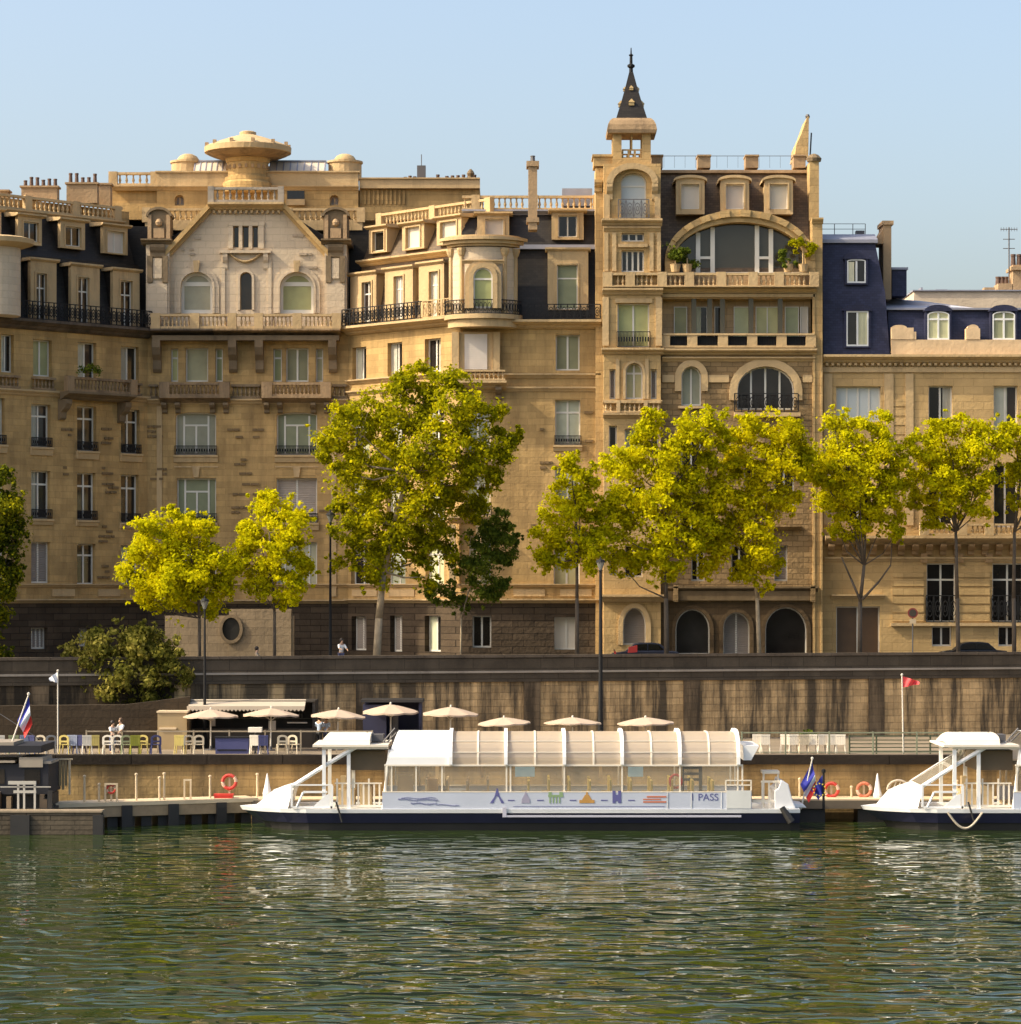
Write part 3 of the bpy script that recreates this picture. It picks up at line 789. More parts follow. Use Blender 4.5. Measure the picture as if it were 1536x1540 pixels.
# side piers with dark stone turrets
for xa, xb, xt0, xt1, xc0, xc1 in ((221, 256, 223, 257, 214, 260), (489, 522, 487, 524, 484, 529)):
    mb = MB(FC)
    mb.box(uf(FC, xa), uf(FC, xb), -3, .5, zs_, zf(FC, 0, 368))
    mb.box(uf(FC, xa + 3), uf(FC, xb - 3), .503, .6, zs_ + .2, zf(FC, 0, 428))
    mb.box(uf(FC, xa + 11), uf(FC, xb - 11), .503, .62, zf(FC, 0, 420), zf(FC, 0, 390))
    mb.build('gable_pier', PALE, A)
    mb = MB(FC)
    for x in (xa + 2, xb - 10): mb.box(uf(FC, x), uf(FC, x + 8), .505, .66, zf(FC, 0, 426), zf(FC, 0, 386))
    bracket(mb, uf(FC, (xa + xb) / 2), 1.0, zf(FC, 0, 369), .9, .3, .5)
    cornice(mb, uf(FC, xc0), uf(FC, xc1), zf(FC, 0, 361), .35, .45, .5); mb.box(uf(FC, xc0), uf(FC, xc1), -3, .5, zf(FC, 0, 368), zf(FC, 0, 361) - .003)
    a0, a1 = uf(FC, xt0), uf(FC, xt1); zb_, zt_ = zf(FC, 0, 360.8), zf(FC, 0, 326)
    mb.prism([(a0, zb_)] + [(a0, zt_)] + arc(a0, a1, zt_, .5) + [(a1, zb_)], -1.3, .3)
    po, pi = arc(a0 - .1, a1 + .1, zt_, .62), arc(a0 + .05, a1 - .05, zt_, .45)
    for k in range(len(po) - 1): mb.prism([po[k], po[k + 1], pi[k + 1], pi[k]], -1.35, .5)
    mb.build('pier_turret', SOOT, A)
    mb = MB(FC); am = (a0 + a1) / 2
    mb.box(am - .36, am + .36, .304, .4, zb_ + .1, zb_ + .75)
    mb.lathe(am, .3, [(.0, zb_ + .85), (.2, zb_ + .95), (.26, zb_ + 1.15), (.15, zb_ + 1.35), (0, zb_ + 1.4)], 10)
    mb.box(am - .75, am - .5, .304, .42, zb_ + .05, zt_ + .1); mb.box(am + .5, am + .75, .304, .42, zb_ + .05, zt_ + .1)
    mb.build('turret_relief', BRICKC, A)

# ---- rooftop storey
FT = Frame.px(165, 207, 720, 207)
ovl = [list(FT.rect(263, 293, 277, 309)) + [.3], list(FT.rect(496, 293, 510, 309)) + [.3]]
mb = MB(FT); z0_, z1_ = zf(FT, 0, 330), zf(FT, 0, 283)
wall_cells(mb, FT, uf(FT, 236), uf(FT, 539), z0_, z1_, ovl); shell(mb, uf(FT, 236), uf(FT, 539), z0_, z1_, 7)
mb.box(uf(FT, 165), uf(FT, 235.8), -6, -.3, z0_, zf(FT, 0, 284)); mb.box(uf(FT, 165), uf(FT, 235.8), -6, .0, z0_, zf(FT, 0, 305))
mb.box(uf(FT, 540), uf(FT, 722), -6, -.4, z0_, zf(FT, 0, 283))
for k in range(26):
    u = uf(FT, 541) + k * .3; mb.box(u, u + .12, -.397, -.3, zf(FT, 0, 306), zf(FT, 0, 284)) if k < 11 else None
mb.build('rooftop_storey', STONE, A)
for o in ovl: window(FT, o, A, 's', '2', frame=TRIM)
mb = MB(FT)
cornice(mb, uf(FT, 165), uf(FT, 540), zf(FT, 0, 279), .35, .35); mb.box(uf(FT, 236), uf(FT, 539), -.6, .18, zf(FT, 0, 279) + .004, zf(FT, 0, 260))
mb.box(uf(FT, 234), uf(FT, 541), -.7, .3, zf(FT, 0, 260) + .003, zf(FT, 0, 257.5)); mb.box(uf(FT, 540.5), uf(FT, 722), -.6, .0, zf(FT, 0, 282.8), zf(FT, 0, 269)); mb.box(uf(FT, 541), uf(FT, 722), -.7, .12, zf(FT, 0, 269) + .003, zf(FT, 0, 267))
mb.box(uf(FT, 431), uf(FT, 459), .01, .3, zf(FT, 0, 309), zf(FT, 0, 300)); mb.build('rooftop_parapet', TRIM, A)
mb = MB(FT); mb.box(uf(FT, 432), uf(FT, 458), .004, .03, zf(FT, 0, 299), zf(FT, 0, 283)); mb.build('rooftop_niche', GLASSD, A)
balustrade(FT, uf(FT, 165), uf(FT, 235.5), zf(FT, 0, 279) + .004, zf(FT, 0, 259), -.3, .05, A, sp=.44, peds=(uf(FT, 170), uf(FT, 233)), pw=.3)
for x0, x1 in ((218, 316), (430, 545)):
    FQ = Frame.px(x0, 203.5, x1, 203.5)
    mb = MB(FQ); mb.box(0, FQ.L, -3, -.01, zf(FQ, 0, 346), zf(FQ, 0, 334)); mb.build('roof_deck', TRIM, A)
    balustrade(FQ, 0, FQ.L, zf(FQ, 0, 334), zf(FQ, 0, 313), -.3, -.02, A, sp=.36, peds=(FQ.L * .02, FQ.L * .98))
# conservatory, domes, round kiosk
mb = MB(FT); cg = []
for x0, x1 in ((290, 341), (404, 487)):
    u0, u1 = uf(FT, x0), uf(FT, x1); zb_, zt_ = zf(FT, 0, 257.3), zf(FT, 0, 238)
    n = 6 if x1 < 350 else 8
    for k in range(n + 1):
        u = u0 + (u1 - u0) * k / n; slope(mb, u - .035, u + .035, -.6, zb_, -1.6, zt_, .06)
    mb.box(u0 - .05, u1 + .05, -2.6, -1.55, zt_, zt_ + .1); cg.append((u0, u1, zb_, zt_))
mb.build('conservatory_frame', ZINC, A)
mb = MB(FT)
for u0, u1, zb_, zt_ in cg: slope(mb, u0, u1, -.66, zb_, -1.66, zt_, .9)
mb.build('conservatory_glazing', plain('sunlit_blind_glass', (.60, .50, .38), rough=.35), A)
def plathe(cx, Y, pr, seg=28):
    mb = MB(); x = (cx - CX) * Y / FPX
    mb.lathe(x, Y, [(SZ(r, Y), PX(0, y, Y).z) for r, y in pr], seg); return mb
for cx in (283, 519): plathe(cx, 209.5, [(25, 270), (25, 247), (27, 246), (27, 243), (17, 242.5), (16, 239), (13, 235), (7, 232), (0, 231)], 20).build('roof_dome', TRIM, A)
mb = plathe(373, 207.2, [(38, 290), (38, 277), (35, 274), (35, 268), (32, 270), (31, 266), (31, 246), (33, 244), (34, 239.4)]); mb.build('kiosk_drum', STONE, A)
plathe(373, 207.2, [(33, 239.5), (50, 237), (60, 233), (62, 231)], 40).build('canopy_soffit', GREYTRIM, A)  # darker trim stone here imitates the shade under the canopy
mb = plathe(373, 207.2, [(61.5, 230.9), (65, 230.5), (65.5, 222.5), (62, 220.5), (48, 215), (30, 208.5), (18, 205), (13.5, 203.5), (12.5, 203), (12.5, 199), (9, 197.5), (0, 197)], 40); mb.build('kiosk_canopy', TRIM, A)
mb = MB()
for k in range(12):
    t = 2 * PI * (k + .4) / 12; c = PX(373, 0, 207.2).x
    x, y = c + 2.85 * math.cos(t), 207.2 + 2.85 * math.sin(t); mb.box(x - .12, x + .12, y - .12, y + .12, PX(0, 222, 207.2).z, PX(0, 216, 207.2).z)
for k in range(20):
    t = 2 * PI * k / 20; x, y = c + 1.44 * math.cos(t), 207.2 + 1.44 * math.sin(t); mb.box(x - .09, x + .09, y - .09, y + .09, PX(0, 256, 207.2).z, PX(0, 250, 207.2).z)
mb.build('kiosk_stud', BRICKC, A)
# chimney stacks with pots
def stack(x0, x1, ytop, ybot, Y, n, par, ph=9, mat=BRICKC, dep=1.0, seed=0):
    F = Frame.px(x0, Y, x1, Y); mb = MB(F); rr = random.Random(seed)
    zt_ = zf(F, 0, ytop); mb.box(0, F.L, -dep, 0, zf(F, 0, ybot), zt_ - .12); mb.box(-.1, F.L + .1, -dep - .1, .1, zt_ - .12, zt_)
    c = mb.build('chimney', mat, par)
    mb = MB(F)
    for k in range(n): pots(mb, [(F.L * (k + .5) / n, -dep / 2, zt_, SZ(ph, Y) * (.7 + .6 * rr.random()))], .13)
    mb.build('chimney_pot', POT, c)
stack(32, 86, 279, 300, 199, 6, A, 12, seed=1); stack(100, 146, 274, 305, 201, 5, A, 12, seed=2); stack(0, 12, 285, 300, 198, 0, A)
stack(606, 662, 273, 284, 210, 8, A, 10, seed=3); stack(668, 718, 275, 284, 210, 6, A, 11, seed=5); stack(147, 166, 275, 310, 203, 0, A)
mb = MB(); p = PX(634, 273, 210); mb.tube(p, PX(634, 232, 210), .03); mb.box(p.x - .3, p.x + .3, 209.7, 210.3, p.z, p.z + 1.1); mb.build('roof_aerial', IRONG, A)
plathe(708, 210, [(9, 275), (5, 270), (4, 265), (6, 261), (4, 257), (1, 254)], 8).build('roof_finial', SOOT, A)

# ---- right wing, turned towards the river, and its flat end
rows = [(530, 522, 551, 574, 'm', '2'), (583, 515, 605, 566, 'm', '2'), (639, 509, 663, 559, 'm', '2'),
        (528, 622, 556, 690, 'm', 'x', 0, .6, .4), (582, 618, 610, 690, 'm', 'x', 0, .6, .4), (640, 612, 668, 690, 'm', 'x', 0, .6, .4),
        (582, 718, 610, 790, 'm', 'x', 0, .6, .4), (528, 720, 556, 790, 'g', 'x', 0, .6, .4), (640, 715, 668, 788, 'g', 'x', 0, .6, .4),
        (582, 815, 610, 880, 'g', 'x'), (640, 815, 668, 880, 'g', 'x'), (528, 815, 556, 880, 'd', 'x'),
        (530, 927, 552, 978, 's', '2'), (588, 926, 606, 980, 's', '2'), (640, 926, 664, 980, 'm', '2')]
opsR = wins(FR, rows, A)
rows = [(836, 503, 872, 557, 'g', '2'), (835, 601, 873, 669, 'g', 'x', 0, .6, .4), (835, 700, 873, 770, 'g', 'x', 0, .6, .4), (833, 815, 872, 881, 'g', 'x'),
        (700, 608, 738, 690, 'g', 'x', 0, .6, .4), (700, 712, 738, 775, 'g', 'x', 0, .6, .4), (706, 806, 738, 880, 'g', 'x'), (711, 926, 739, 974, 'd', '2'), (834, 928, 870, 977, 'c', '2')]
opsB = wins(FB, rows, A)
for F, ops, xr in ((FR, opsR, 610), (FB, opsB, 800)):
    gz = zf(F, xr, 905); zt = zf(F, xr, 488)
    mb = MB(F); wall_cells(mb, F, 0, F.L, gz, zt, [o for o in ops if o[1] > gz]); shell(mb, 0, F.L, gz, zt, 9); mb.build('wall', STONE, A)
    mb = MB(F); wall_cells(mb, F, 0, F.L, STREET - .2, gz, [o for o in ops if o[1] < gz], .06); shell(mb, 0, F.L, STREET - .2, gz, 9, .06); mb.build('base_wall', DARKSTONE, A)
    mb = MB(F); cornice(mb, 0, F.L, gz + .18, .28, .4, .06); cornice(mb, 0, F.L, zf(F, xr, 878), .24, .25)
    for k in range(3): mb.box(F.L * (k + .12) / 3, F.L * (k + .8) / 3, .003, .07, gz + .35, gz + .8)
    cornice(mb, 0, F.L, zf(F, xr, 565 if F is FR else 562), .3, .3); cornice(mb, 0, F.L, zf(F, xr, 582), .3, .25)
    zb = zf(F, xr, 484 if F is FR else 482); cornice(mb, 0, F.L, zb, .55, .9)
    mb.build('cornice', TRIM, A)
    z1 = zf(F, xr, 386 if F is FR else 371); z2 = zf(F, xr, 328 if F is FR else 310)
    mb = MB(F); slope(mb, 0, F.L, -.4, zb, -1.2, z1, 1.5); slope(mb, 0, F.L, -1.25, z1 + .28, -2.4, z2, 1.5); mb.box(0, F.L, -10, -2.3, zb, z2 - .1)
    mb.build('mansard_roof', SLATEB if F is FR else SLATE, A)
    mb = MB(F)
    if F is FR: cornice(mb, 0, F.L, z1 + .27, .4, .6, -1.2)
    else: mb.box(0, F.L, -1.6, -.9, z1 - .03, z1 + .25)
    cornice(mb, 0, F.L, z2 + .05, .4, .55, -2.45); mb.build('cornice', TRIM if F is FR else ZINC, A)
    balustrade(F, 0, F.L, z2 + .06, z2 + 1.02, -2.75, -2.5, A, peds=[F.L * k for k in ((.02, .5, .98) if F is FR else (.1, .52, .98))], sp=.36)
zb = zf(FR, 610, 484); iron_rail(FR, .3, uf(FR, 632, .8), zb + .02, zb + 1.15, .8, A)
iron_rail(FR, uf(FR, 636, .8), FR.L, zb + .02, zb + 1.15, .8, A, TRIM)
zb = zf(FB, 800, 482); iron_rail(FB, uf(FB, 794), FB.L - .05, zb + .02, zb + 1.0, .8, A)
for (b4, g4, p_) in (((527, 412, 566, 484), (545, 424, 559, 483), 'd'), ((579, 404, 621, 480), (593, 415, 607, 479), 'c'), ((630, 396, 668, 476), (646, 408, 660, 475), 'c')):
    dormer(FR, FR.rect(*b4, -.2), FR.rect(*g4, -.2), -.2, -2.2, A, p_, 'x', 'flat')
for (b4, g4, p_) in (((555, 342, 582, 380), (561, 348, 578, 377), 'd'), ((605, 336, 638, 375), (611, 341, 632, 372), 'c'), ((657, 327, 694, 367), (663, 333, 687, 362), 'c')):
    dormer(FR, FR.rect(*b4, -1.1), FR.rect(*g4, -1.1), -1.1, -3.2, A, p_, '', 'flare')
dormer(FB, FB.rect(824, 376, 885, 466, -.2), FB.rect(838, 398, 869, 465, -.2), -.2, -2.2, A, 'g', '-', 'flat')
dormer(FB, FB.rect(718, 322, 766, 360, -1.1), FB.rect(730, 329, 757, 357, -1.1), -1.1, -3.2, A, 'c', '', 'flare')
dormer(FB, FB.rect(830, 318, 878, 360, -1.1), FB.rect(840, 324, 868, 356, -1.1), -1.1, -3.2, A, 'm', '2', 'flare')
mb = MB(FB); mb.box(uf(FB, 847), uf(FB, 893), -4.5, -3.2, zf(FB, 0, 300), zf(FB, 0, 273)); mb.build('roof_housing', ZINC, A)
F = Frame.px(792, 190.6, 811, 190.6)
mb = MB(F); mb.box(.12, F.L - .12, -1.4, 0, zf(F, 0, 345), zf(F, 0, 250)); mb.box(0, F.L, -1.5, .1, zf(F, 0, 250) + .003, zf(F, 0, 242)); mb.box(0, F.L, -1.4, .08, zf(F, 0, 334), zf(F, 0, 327))
c = mb.build('chimney', BRICKC, A); mb = MB(F); pots(mb, [(F.L / 2, -.6, zf(F, 0, 242), .42)], .16); mb.build('chimney_pot', IRONG, c)
# round bay with arched window, conical cap and balcony
bx = (727 - CX) * 192.2 / FPX; by = 192.9
zz = lambda y, Y=190.8: PX(0, y, Y).z
rb_ = SZ(52, 192)
a0_, a1_ = PI * 1.06, PI * 1.94
mb = MB()
segs = 22
gl = (-SZ(14.5, 191), SZ(14.5, 191))
def bay_ring(mb, r, z0, z1):
    pts = [(bx + r * math.cos(a0_ + (a1_ - a0_) * k / segs), by + r * .82 * math.sin(a0_ + (a1_ - a0_) * k / segs)) for k in range(segs + 1)]
    for p, q in zip(pts, pts[1:]):
        mb.poly([(p[0], p[1], z0), (q[0], q[1], z0), (q[0], q[1], z1), (p[0], p[1], z1)])
    mb.poly([(p[0], p[1], z1) for p in pts]); mb.poly([(p[0], p[1], z0) for p in pts])
bay_ring(mb, rb_, zz(470), zz(370)); mb.build('bay_wall', PALE, A)
mb = MB()
for k, (r, y0, y1) in enumerate(((56, 368.5, 365), (62, 364.8, 360), (68, 359.7, 355), (58, 354.7, 352))): bay_ring(mb, SZ(r, 192), zz(y0), zz(y1))
bay_ring(mb, rb_ + .35, zz(478), zz(471)); bay_ring(mb, rb_ + .1, zz(490), zz(478.3)); mb.build('bay_cornice', TRIM, A)
FY = Frame((bx - 2, by - rb_ * .82 - .02), (bx + 2, by - rb_ * .82 - .02))
o = [2 + gl[0], zz(463), 2 + gl[1], zz(402), gl[1]]
mb = MB(FY); 
for sgn in (-1, 1): mb.box(2 + sgn * .62 - (0 if sgn > 0 else .45), 2 + sgn * .62 + (.45 if sgn > 0 else 0), -.35, .12, zz(463), zz(416))
trim_ring(mb, o, .30, -.3, .2); trim_ring(mb, o, .55, -.35, .1); cornice(mb, .65, 3.35, zz(390), .25, .15, .0); mb.build('bay_window_surround', TRIM, A)
window(FY, o, A, 'g', '-', frame=WFRAME, fw=.09, rec=-.08)
mb = MB()
pts = [(bx + (rb_ + .3) * math.cos(a0_ + (a1_ - a0_) * k / 26), by + (rb_ + .3) * .82 * math.sin(a0_ + (a1_ - a0_) * k / 26)) for k in range(27)]
for p, q in zip(pts, pts[1:]):
    for z in (zz(470.5), zz(450)): mb.tube((*p, z), (*q, z), .035, seg=5)
    mb.tube((*p, zz(470.5)), (*p, zz(450)), .022, seg=4)
    m_ = ((p[0] + q[0]) / 2, (p[1] + q[1]) / 2)
    ring = [(m_[0] + (q[0] - p[0]) * .36 * math.cos(t * PI / 4), m_[1] + (q[1] - p[1]) * .36 * math.cos(t * PI / 4), zz(460.5) + .27 * math.sin(t * PI / 4)) for t in range(9)]
    mb.path(ring, .024, 4)
mb.build('iron_railing', IRON, A)
mb = MB()
for t in (1.13, 1.29, 1.71, 1.87):      # engaged pilasters and their caps round the bay
    x, y = bx + (rb_ + .03) * math.cos(PI * t), by + (rb_ + .03) * .82 * math.sin(PI * t)
    mb.lathe(x, y, [(.24, zz(469)), (.24, zz(463)), (.15, zz(461)), (.14, zz(384)), (.22, zz(381)), (.3, zz(375)), (.3, zz(371))], 8)
mb.build('bay_pilaster', TRIM, A)
# first floor bay: blind between two pilasters, small balcony
o = list(FB.rect(699, 503, 733, 556)); FBb = FB
mb = MB(FB)
mb.box(uf(FB, 680), uf(FB, 690), .003, .55, zf(FB, 0, 560), zf(FB, 0, 500)); mb.box(uf(FB, 742), uf(FB, 752), .003, .45, zf(FB, 0, 560), zf(FB, 0, 500)); mb.box(uf(FB, 690.5), uf(FB, 741.5), .003, .3, zf(FB, 0, 560), zf(FB, 0, 500))
cornice(mb, uf(FB, 676), uf(FB, 762), zf(FB, 0, 574), .5, .9, .3); mb.build('bay_pilaster', TRIM, A)
mb = MB(FB); mb.box(o[0], o[2], .305, .36, o[1], o[3])
for k in range(16): mb.box(o[0], o[2], .362, .375, o[1] + (o[3] - o[1]) * k / 16, o[1] + (o[3] - o[1]) * (k + .8) / 16)
mb.build('roller_blind', plain('white_roller_blind', (.62, .55, .47), rough=.6), A)
balustrade(FB, uf(FB, 678), uf(FB, 760), zf(FB, 0, 573.5), zf(FB, 0, 558), .9, 1.15, A, sp=.27, pw=.1)
mb = MB(FB); bracket(mb, uf(FB, 690), .4, zf(FB, 0, 583), .8, .9); bracket(mb, uf(FB, 750), .4, zf(FB, 0, 583), .8, .9); mb.build('balcony_bracket', SOOT, A)
o = FB.rect(690, 778, 722, 790); mb = MB(FB); cornice(mb, uf(FB, 674), uf(FB, 724), zf(FB, 0, 776), .5, .8); mb.box(uf(FB, 676), uf(FB, 686), .003, .6, zf(FB, 0, 872), zf(FB, 0, 789)); mb.box(uf(FB, 716), uf(FB, 724), .003, .5, zf(FB, 0, 872), zf(FB, 0, 789)); mb.build('entrance_bay', TRIM, A)
bossage(FB, [(812, 640, 828, 655), (812, 690, 832, 705), (748, 752, 768, 770), (792, 784, 806, 800), (815, 560, 828, 575), (880, 650, 893, 665), (879, 608, 895, 622)], A, BLOCKM, seed=8)
mb = MB(FB); mb.tube((FB.L - .25, .12, zf(FB, 0, 905)), (FB.L - .25, .12, zf(FB, 0, 500)), .07); mb.build('drain_pipe', plain('pale_pipe', (.5, .42, .33)), A)
# garden-level stone panel with an oval window in front of the middle bay
FO = Frame.px(248, 190, 442, 190)
mb = MB(FO); mb.box(0, FO.L, -.6, 0, STREET - .2, zf(FO, 0, 926)); mb.box(FO.L * .62 - 1.0, FO.L * .98, -.7, .08, STREET - .2, zf(FO, 0, 916)); mb.build('garden_wall', stone('garden_wall_stone', (.25, .185, .11), stain=.5, brick=(1.2, .5)), A)
mb = MB(FO); uc, zc_ = uf(FO, 348), zf(FO, 0, 946); R_ = SZ(22, 190)
ring = [(uc + R_ * .8 * math.cos(t * PI / 12), zc_ + R_ * math.sin(t * PI / 12)) for t in range(25)]; rin = [(uc + R_ * .6 * math.cos(t * PI / 12), zc_ + R_ * .78 * math.sin(t * PI / 12)) for t in range(25)]
for k in range(24): mb.prism([ring[k], ring[k + 1], rin[k + 1], rin[k]], .0, .22)
w = mb.build('oval_window', SOOT, A); mb = MB(FO); mb.poly([(p[0], .1, p[1]) for p in rin[:-1]]); mb.build('pane', GLASSD, w)
# ================================================================== the building with the spire
S = thing('apartment_building', 'narrow tan stone building with a slender slate spire and a big arched studio window', 'building', PX(1070, 1000, 196))
FS = Frame.px(905, 192, 1237, 192)
TU = .55                                   # the tower stands this far in front of the facade
us = lambda x, d=0.0: uf(FS, x, d)
zs = lambda y, d=0.0: zf(FS, 1000, y, d)
ut0, ut1 = us(908, TU), us(994, TU)
# tower shaft
rows = [(934, 260, 972, 329, 'b', '-', 14), (935, 350, 969, 363, 'd', '3'), (935, 376, 969, 409, 'd', '4'), (929, 456, 977, 522, 'g', '2', 0, 1.0), (941, 546, 967, 600, 'g', 'x', 14),
        (917, 555, 926, 600, 's', ''), (979, 555, 988, 600, 's', ''), (916, 640, 928, 680, 'd', ''), (940, 645, 967, 690, 'g', '2'), (980, 640, 991, 680, 'd', ''),
        (940, 730, 967, 780, 'd', '2'), (917, 730, 928, 775, 'd', ''), (980, 730, 991, 775, 'd', ''), (940, 820, 967, 868, 'd', '2'), (917, 820, 928, 865, 'd', ''), (937, 914, 972, 970, 's', '', 26)]
opsT = wins(FS, rows, S, TU)
mb = MB(FS); wall_cells(mb, FS, ut0, ut1, STREET - .2, zs(246, TU), opsT, TU); shell(mb, ut0, ut1, STREET - .2, zs(246, TU), 4.2, TU); mb.build('tower', STONE_R, S)
mb = MB(FS)
cx_ = (ut0 + ut1) / 2
# arched hood over the top window
po, pi = arc(us(912, TU), us(990, TU), zs(276, TU), SZ(30, 192)), arc(us(922, TU), us(981, TU), zs(276, TU), SZ(21, 192))
for k in range(len(po) - 1): mb.prism([po[k], po[k + 1], pi[k + 1], pi[k]], TU - .2, TU + .42)
for x in (917, 985): bracket(mb, us(x, TU), .38, zs(276, TU), 1.1, .4, TU)
for x in (913, 989): mb.box(us(x, TU) - .18, us(x, TU) + .18, TU + .003, TU + .14, zs(330, TU), zs(292, TU))
cornice(mb, us(905, TU), us(996, TU), zs(329.5, TU), .45, .5, TU); cornice(mb, us(908, TU), us(994, TU), zs(341, TU), .3, .25, TU)
for x in (912, 924, 980, 991): mb.box(us(x, TU) - .13, us(x, TU) + .13, TU + .003, TU + .12, zs(408, TU), zs(350, TU))
mb.box(us(930, TU), us(974, TU), TU + .003, TU + .2, zs(372, TU), zs(367, TU))
cornice(mb, us(906, TU), us(997, TU), zs(434, TU), .42, .45, TU)
for x in (911, 991): mb.box(us(x, TU) - .2, us(x, TU) + .2, TU + .003, TU + .12, zs(520, TU), zs(447, TU))
mb.box(us(925, TU), us(981, TU), TU + .003, TU + .12, zs(455.5, TU), zs(449, TU))
cornice(mb, us(905, TU), us(998, TU), zs(524, TU), .4, .55, TU)
for x in (929, 973): mb.box(us(x, TU) - .12, us(x, TU) + .12, TU + .003, TU + .1, zs(600, TU), zs(540, TU))
trim_ring(mb, opsT[4], .16, TU + .003, TU + .12)
cornice(mb, us(907, TU), us(996, TU), zs(602, TU), .28, .3, TU); cornice(mb, us(907, TU), us(996, TU), zs(622, TU), .3, .4, TU)
cornice(mb, us(904, TU), us(1002, TU), zs(894, TU), .5, .6, TU)
trim_ring(mb, opsT[-1], .3, TU + .003, TU + .12)
mb.build('tower_moulding', TRIM, S)
balustrade(FS, us(908, TU), us(994, TU), zs(621, TU), zs(603.5, TU), TU + .05, TU + .28, S, sp=.3, peds=(us(930, TU), us(971, TU)), pw=.12)
iron_rail(FS, us(930, TU), us(976, TU), zs(329, TU), zs(300, TU), TU + .3, S, IRONG, ends=False)
# left corner pier and party wall
mb = MB(FS); d = -.3
mb.box(us(896, d), us(908, d), -3, d, STREET - .2, zs(252, d)); mb.box(us(893, d), us(926, d), -2.4, d + .12, zs(250, d), zs(236, d)); mb.box(us(891, d), us(928, d), -2.6, d + .25, zs(236, d) + .003, zs(232.5, d))
bracket(mb, us(900, d), .5, zs(271, d), .8, .4, d); mb.build('corner_pier', STONE_R, S)
# lantern and spire
LX, LY = (951 - CX) * 191.4 / FPX + .0, 193.1
zl = lambda y: PX(0, y, 192).z
mb = MB(); h = SZ(29, 192)
mb.box(LX - h, LX + h, LY - h, LY + h, zl(247), zl(238))
for sx in (-1, 1):
    for sy in (-1, 1):
        mb.box(LX + sx * (h - .3) - .28, LX + sx * (h - .3) + .28, LY + sy * (h - .3) - .28, LY + sy * (h - .3) + .28, zl(238), zl(201))
for sy in (-1, 1):
    y = LY + sy * (h - .25)
    mb.box(LX - h + .6, LX + h - .6, y - .06, y + .06, zl(226), zl(224)); mb.box(LX - h + .6, LX + h - .6, y - .06, y + .06, zl(238), zl(236))
    for k in range(4): mb.box(LX - .6 + k * .4 - .07, LX - .6 + k * .4 + .07, y - .05, y + .05, zl(236), zl(226))
    mb.box(LX - .05, LX + .05, y - .03, y + .03, zl(224), zl(201))
for sx in (-1, 1):
    x = LX + sx * (h - .25); mb.box(x - .06, x + .06, LY - h + .6, LY + h - .6, zl(226), zl(224)); mb.box(x - .06, x + .06, LY - h + .6, LY + h - .6, zl(238), zl(236))
mb.build('lantern', STONE_R, S)
def sq(mb, pr, cx, cy, rot=PI / 4, seg=4):
    F0 = mb.F; mb.F = None; mb.lathe(cx, cy, [(r * 1.414, z) for r, z in pr], seg, rot, rot + 2 * PI); mb.F = F0
mb = MB(); sq(mb, [(SZ(31, 192), zl(202)), (SZ(36.5, 192), zl(201)), (SZ(37.5, 192), zl(196)), (SZ(36, 192), zl(188)), (SZ(33, 192), zl(182)), (SZ(29, 192), zl(178)), (SZ(25, 192), zl(177))], LX, LY); mb.build('lantern_roof', GREYTRIM, S)
mb = MB(); sq(mb, [(SZ(23.5, 192), zl(178)), (SZ(20, 192), zl(166)), (SZ(15, 192), zl(150)), (SZ(9, 192), zl(128)), (SZ(4.5, 192), zl(110)), (SZ(3, 192), zl(104))], LX, LY)
sp_ = mb.build('spire', SLATE, S)
mb = MB(); mb.lathe(LX, LY, [(.13, zl(108)), (.12, zl(98)), (.24, zl(96)), (.24, zl(93)), (.1, zl(91)), (.09, zl(80)), (.16, zl(78)), (.05, zl(76)), (.03, zl(67))], 8); mb.build('finial', IRON, sp_)
gold = plain('gilded_lead', (.55, .38, .16), rough=.4, metal=.5)
mb = MB()
for y, r, s_ in ((157, 15.2, .17), (133, 9.2, .12)):
    for k, (ax, ay) in enumerate(((0, -1), (-1, 0), (1, 0))):
        cx2, cy2 = LX + ax * SZ(r, 192), LY + ay * SZ(r, 192)
        mb.box(cx2 - s_, cx2 + s_, cy2 - s_, cy2 + s_, zl(y), zl(y) + s_ * 1.2)
        sq(mb, [(s_ * 1.25, zl(y) + s_ * 1.2), (.02, zl(y) + s_ * 2.6)], cx2, cy2)
mb.build('spire_dormer', gold, sp_)
# main front
rows = [(1025, 551, 1055, 610, 'g', '2', 16), (1109, 551, 1195, 616, 'd', '4', 34), (1025, 660, 1055, 720, 'd', '2'), (1120, 690, 1150, 760, 'd', '2'), (1165, 690, 1195, 760, 'd', '2'),
        (1025, 745, 1055, 800, 'd', '2'), (1040, 820, 1060, 874, 'd', '2'), (1100, 820, 1125, 874, 'd', '2'), (1165, 820, 1185, 874, 's', ''),
        (1016, 916, 1068, 985, 'd', '', 30), (1088, 921, 1128, 985, 's', '2', 22), (1151, 913, 1214, 985, 'd', '', 34)]
opsS = wins(FS, rows, S)
lo_ = FS.rect(997, 449, 1222, 524)                 # loggia opening
uR = us(1226); uL = us(994)
mb = MB(FS)
zg = zs(906)
wall_cells(mb, FS, uL, uR, zg, zs(528), [o for o in opsS if o[1] > zg]); shell(mb, uL, uR, zg, zs(528), 10, -.8)
mb.build('wall', ROUGH, S)
mb = MB(FS); wall_cells(mb, FS, uL, uR, STREET - .2, zg, [o for o in opsS if o[1] < zg], .08, rev=1.0); mb.box(uL, uR, -10, -1.0, STREET - .2, zg); mb.build('base_wall', stone('base_shaded_stone', (.10, .066, .034), stain=.55, scol=(.05, .035, .02)), S)  # street-level shade is put into this darker stone colour
mb = MB(FS); zt_ = zs(410)
